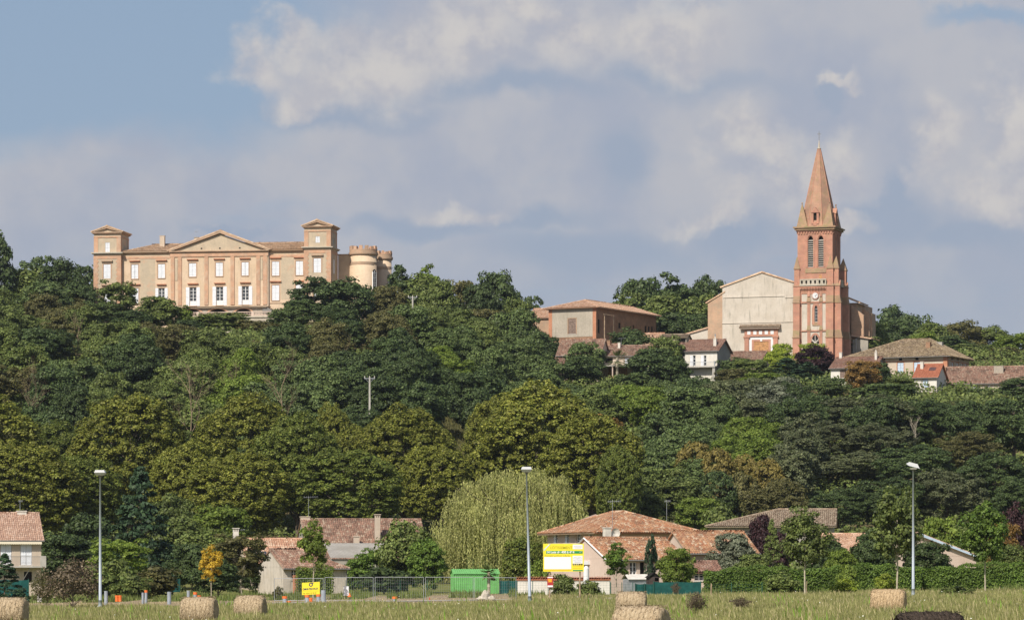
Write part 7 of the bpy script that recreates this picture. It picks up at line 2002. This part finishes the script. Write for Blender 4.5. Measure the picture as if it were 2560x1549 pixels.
LM = [(100, 'at far left'), (268, 'below the castle left tower'), (365, 'below the castle left wing'), (470, 'left below the castle pediment'), (590, 'right below the castle pediment'), (715, 'below the castle right wing'),
      (850, 'below the castle right tower'), (960, 'below the round turrets'), (1060, 'below the upper power pole'), (1180, 'below the central skyline'), (1310, 'left below the brick hall'), (1440, 'below the shabby house'),
      (1560, 'below the hilltop palm'), (1680, 'left below the white balcony house'), (1800, 'right below the white balcony house'), (1920, 'below the church portal'), (2040, 'below the church tower'), (2160, 'below the brown-roofed house'),
      (2320, 'below the red-roofed house'), (2480, 'below the farmhouse')]
rs = random.Random(12); cands = []; y = 512.
while y < 688:
    n = int(.300 * y / 8.0)
    for i in range(n):
        x = -.15 * y + (i + .5 + rs.uniform(-.38, .38)) * .30 * y / n; yy = y + rs.uniform(-3.2, 3.2)
        u = CX + F * x / yy; zg = gz(x, yy); H = rs.uniform(5.5, 9.0); W = rs.uniform(5.6, 8.6)
        lim = float(np.interp(u, SKY_U, SKY_V)); vt = HV - (zg + H - CH) * F / yy
        if vt < lim: H = Z(lim + rs.uniform(0, 22), yy) - zg; vt = lim
        if H < 3.0: continue
        if vt > (1075 if u < 1600 else 1300): continue
        if u > 2020 and vt > 1010: continue
        if u > 1560 and vt > 1150: continue
        if yy > 655 and u > 1360: continue
        W = min(W, H * 1.12); cands.append((x, yy, u, vt, H, W))
    y += 7.6
jit = random.Random(3); byk = {}
for x, yy, u, vt, H, W in cands:
    vc = HV - (gz(x, yy) + H * .7 - CH) * F / yy
    kd = min(SEED, key=lambda s: (s[0] - u) ** 2 + ((s[1] - vc) * 1.3) ** 2 + jit.uniform(0, 3500))[2]
    # the bare grassy gully stays open
    if 1085 < u < 1190 and 970 < vc < 1130: continue
    if 1095 < u < 1150 and 905 < vc < 985 and jit.random() < .5: continue
    lm = min(LM, key=lambda s: abs(s[0] - u))[1]; byk.setdefault((kd, lm), []).append((vc, u, x, yy, H, W))
ORD = ['highest', 'second highest', 'third highest', 'fourth highest', 'fifth highest', 'sixth highest', 'seventh highest', 'eighth highest', 'ninth highest', 'tenth highest', 'eleventh highest', 'twelfth highest']
for (kd, lm), lst in byk.items():
    lst.sort()
    for i, (vc, u, x, yy, H, W) in enumerate(lst):
        adj = COLW[kd]; pre = ('%s of the %s trees' % (ORD[min(i, 11)], adj)) if len(lst) > 1 else '%s tree' % adj
        key = jit.choice(['bush_tree', 'bush_tree', 'bush_tree', 'loose_tree' if H > 6 else 'bush_tree'])
        plant(key, x, yy, W, H, 'slope_tree', '%s on the slope %s' % (pre, lm), 'tree', 'trees on the wooded slope', kd)
print('slope trees', sum(len(v) for v in byk.values()))

# dead standing trees
for i, (u, vt, Y, H, label) in enumerate(((474, 880, 530, 14.5, 'tall bare dead tree standing above the planes, left below the pediment'), (712, 870, 530, 13, 'bare dead tree below the castle right wing'), (560, 905, 550, 9, 'small bare forked tree under the castle centre'),
                                  (70, 905, 535, 10, 'grey dead tree spreading at the far left'), (195, 790, 615, 8, 'pale bare trunk below the castle left tower'), (2287, 1030, 545, 5.5, 'pale bare trunk among the right oaks'), (430, 830, 600, 6.5, 'grey twiggy bare tree under the left wing'),
                                  (852, 850, 590, 9, 'thin bare tree below the castle right tower'))):
    x = X(u, Y); o = empty('dead_tree', (x, Y, Z(vt, Y) - H), i, label, 'tree'); me = bare_tree_mesh(i + 5, H, .13 if i in (0, 1, 4) else .085, PALEBARK if i == 5 else DEADBARK); link('trunk', me, o)
bm_ = bare_tree_mesh(40, 4.6, .07, PALEBARK)
o = empty('dead_tree', (X(607, 331), 331, gz(X(607, 331), 331)), 2, 'white-stemmed bare birch left of the gable cottage', 'tree'); link('trunk', bm_, o)

# undergrowth: one mass of leaf sprays over the slope
def scatter(name, label, x_f, n, yr, leafname, leaf, hgt, mask=None, seed=1, kind='stuff'):
    rng = np.random.default_rng(seed); Yc = rng.uniform(yr[0], yr[1], n); Xc = rng.uniform(x_f[0], x_f[1], n) * Yc
    if mask is not None: k = mask(CX + F * Xc / Yc, Yc, Xc); Xc, Yc = Xc[k], Yc[k]
    n = len(Xc); z = ground(Xc, Yc)
    hump = .5 + .5 * np.sin(Xc * .9 + 1.3 * np.sin(Yc * .5)) * np.sin(Yc * .8 + np.sin(Xc * .6)); h = hgt * (.25 + .75 * hump)
    zz = z + h * (1 - rng.random(n) ** 2.5 * .7); P = np.stack([Xc, Yc, zz], -1) + rng.normal(0, .15, (n, 3)); N = np.array([0, -.35, .8]) + rng.normal(0, .55, (n, 3))
    o = np_mesh(name, leaf_quads(rng, P, N, leaf), LEAF[leafname], 4); tag(o, label, 'undergrowth', kind=kind)


scatter('outer_wood', 'continuous wood on the hill beyond both sides of the view', (-.21, -.149), 60000, (480, 700), 'mid', .6, 6.5, None, 11)
scatter('outer_wood', 'continuous wood on the hill running on to the right', (.149, .21), 60000, (480, 700), 'mid', .6, 6.5, None, 12)
scatter('plateau_scrub', 'green scrub on the plateau behind the farmhouse', (.105, .20), 22000, (672, 770), 'mid', .4, 2.6, None, 13)
gul = lambda u, Y, x: ~((u > 1090) & (u < 1200) & (Y > 525) & (Y < 600))
scatter('undergrowth', 'tangled undergrowth between the trees of the wooded slope', (-.15, .15), 160000, (500, 664), 'mid', .40, 2.0, gul, 1)
scatter('ivy', 'bright ivy and creepers covering the slope below the castle', (-.068, -.035), 30000, (535, 640), 'mid', .34, 3.4, lambda u, Y, x: (np.abs(u - 835) < 60 + 30 * np.sin(Y * .12)), 2)
scatter('scrub', 'mixed green scrub on the bank behind the houses', (-.18, .18), 72000, (395, 505), 'mid', .34, 1.5, lambda u, Y, x: ~((np.abs(x - 30) < 18) & (Y > 415) & (Y < 450)), 3)


def grass(name, label, n, xr, yr, h, mat_, seed, wd=.022, mask=None, lean=.25, patch=True):
    rng = np.random.default_rng(seed); Y = rng.uniform(yr[0], yr[1], n); Xc = rng.uniform(xr[0], xr[1], n) * Y
    if mask is not None: k = mask(CX + F * Xc / Y, Y, Xc); Xc, Y = Xc[k], Y[k]
    n = len(Xc); pt = .65 + .35 * np.sin(Xc * .7 + 2 * np.sin(Y * .13)) * np.sin(Y * .31 + Xc * .2) + .25 * np.sin(Xc * 2.3 + Y)
    hh = h * (pt if patch else 1) * rng.uniform(.5, 1.3, n); z = ground(Xc, Y) - .03
    a = rng.uniform(0, 2 * np.pi, n); d = np.stack([np.cos(a), np.sin(a), np.zeros(n)], -1); b = np.stack([Xc, Y, z], -1); w_ = np.stack([-np.sin(a), np.cos(a), np.zeros(n)], -1) * (wd * rng.uniform(.6, 1.4, n))[:, None]
    w_[:, 0] = np.abs(w_[:, 0]) + wd * .4
    tip = b + d * (hh * lean * rng.uniform(.2, 1.6, n))[:, None] + np.array([0, 0, 1.]) * hh[:, None]
    mid = b * .5 + tip * .5 - d * (hh * .06)[:, None]
    q = np.stack([b - w_, b + w_, mid + w_ * .8, tip], 1); tag(np_mesh(name, q, mat_, 4), label, 'grass', kind='stuff')


G1 = leafmat('grass_green', (.20, .205, .072), (.33, .315, .13), .3, .35, 0); G2 = leafmat('grass_straw', (.40, .34, .18), (.52, .44, .26), .3, .25, 0); G3 = leafmat('grass_fresh', (.15, .26, .03), (.24, .36, .06), .25, .35, 0)
meadow = lambda u, Y, x: (Y < 228 + 8 * np.sin(x * .4)) | (u > 1290 + 20 * np.sin(Y))
grass('meadow_grass', 'unmown green meadow grass across the foreground', 460000, (-.175, .175), (78, 292), .27, G1, 1, .010, meadow)
grass('straw_grass', 'dry straw-coloured grass stalks mixed through the meadow', 36000, (-.175, .175), (78, 292), .38, G2, 2, .006, meadow)
grass('fresh_grass', 'fresh green tufts in the nearest meadow', 14000, (-.155, .155), (78, 230), .5, G3, 3, .026, lambda u, Y, x: (np.sin(x * .9 + Y * .12) * np.sin(x * .37 - Y * .2) > .62))
grass('plot_grass', 'sparse dry grass on the bare building plot', 14000, (-.155, .01), (228, 330), .12, G2, 4, .016)
grass('weed_fringe', 'taller weeds along the fences and walls', 40000, (-.155, .155), (284, 322), .55, G3 if False else LEAF['mid'], 5, .03, lambda u, Y, x: np.sin(x * 1.3) > -.3)
grass('bank_grass', 'dry grass on the steep gully in the slope', 60000, (-.03, .0), (505, 640), .9, LEAF['olive'], 6, .05, lambda u, Y, x: (u > 1080) & (u < 1215))
grass('bank_grass', 'dry grass on the bank above the long grey barn', 30000, (.04, .09), (430, 500), .5, G2, 7, .03)
# small white meadow flowers
rngf = np.random.default_rng(9); n = 450; Yf = rngf.uniform(90, 260, n); Xf = rngf.uniform(-.15, .15, n) * Yf; kk = (np.sin(Xf * .3) * np.sin(Yf * .09 + 1) > .1); Xf, Yf = Xf[kk], Yf[kk]
P = np.stack([Xf, Yf, ground(Xf, Yf) + .36], -1); tag(np_mesh('meadow_flowers', leaf_quads(rngf, P, np.tile([0, -.6, .8], (len(P), 1)) + rngf.normal(0, .3, P.shape), .045), plain('petal_white', (.7, .7, .62), .8, .1), 4), 'small white flowers dotted through the meadow', 'flowers', kind='stuff')


# lettering becomes plain meshes
dg = bpy.context.evaluated_depsgraph_get()
for o in [o for o in bpy.data.objects if o.type == 'FONT']:
    me = bpy.data.meshes.new_from_object(o.evaluated_get(dg)); n_ = link(o.name.split('.')[0], me, o.parent)
    n_.location = o.location; n_.rotation_euler = o.rotation_euler; n_.scale = o.scale; bpy.data.objects.remove(o)

# ------------------------------------------------ light summer haze
HAZE = 0.00005
if HAZE:
    m = bpy.data.materials.new('haze'); m.use_nodes = True; g = NT(m.node_tree); m.node_tree.nodes.clear(); out = g.n('ShaderNodeOutputMaterial')
    pv = g.n('ShaderNodeVolumePrincipled'); pv.inputs['Color'].default_value = (.80, .88, 1, 1); pv.inputs['Density'].default_value = HAZE; pv.inputs['Anisotropy'].default_value = .3; g.l(pv.outputs[0], out.inputs['Volume'])
    q = MB().box(-3400, 3400, -200, 9300, -60, 110); o = q.build('haze', m); tag(o, 'thin blue summer haze over the whole valley', 'haze', kind='stuff')
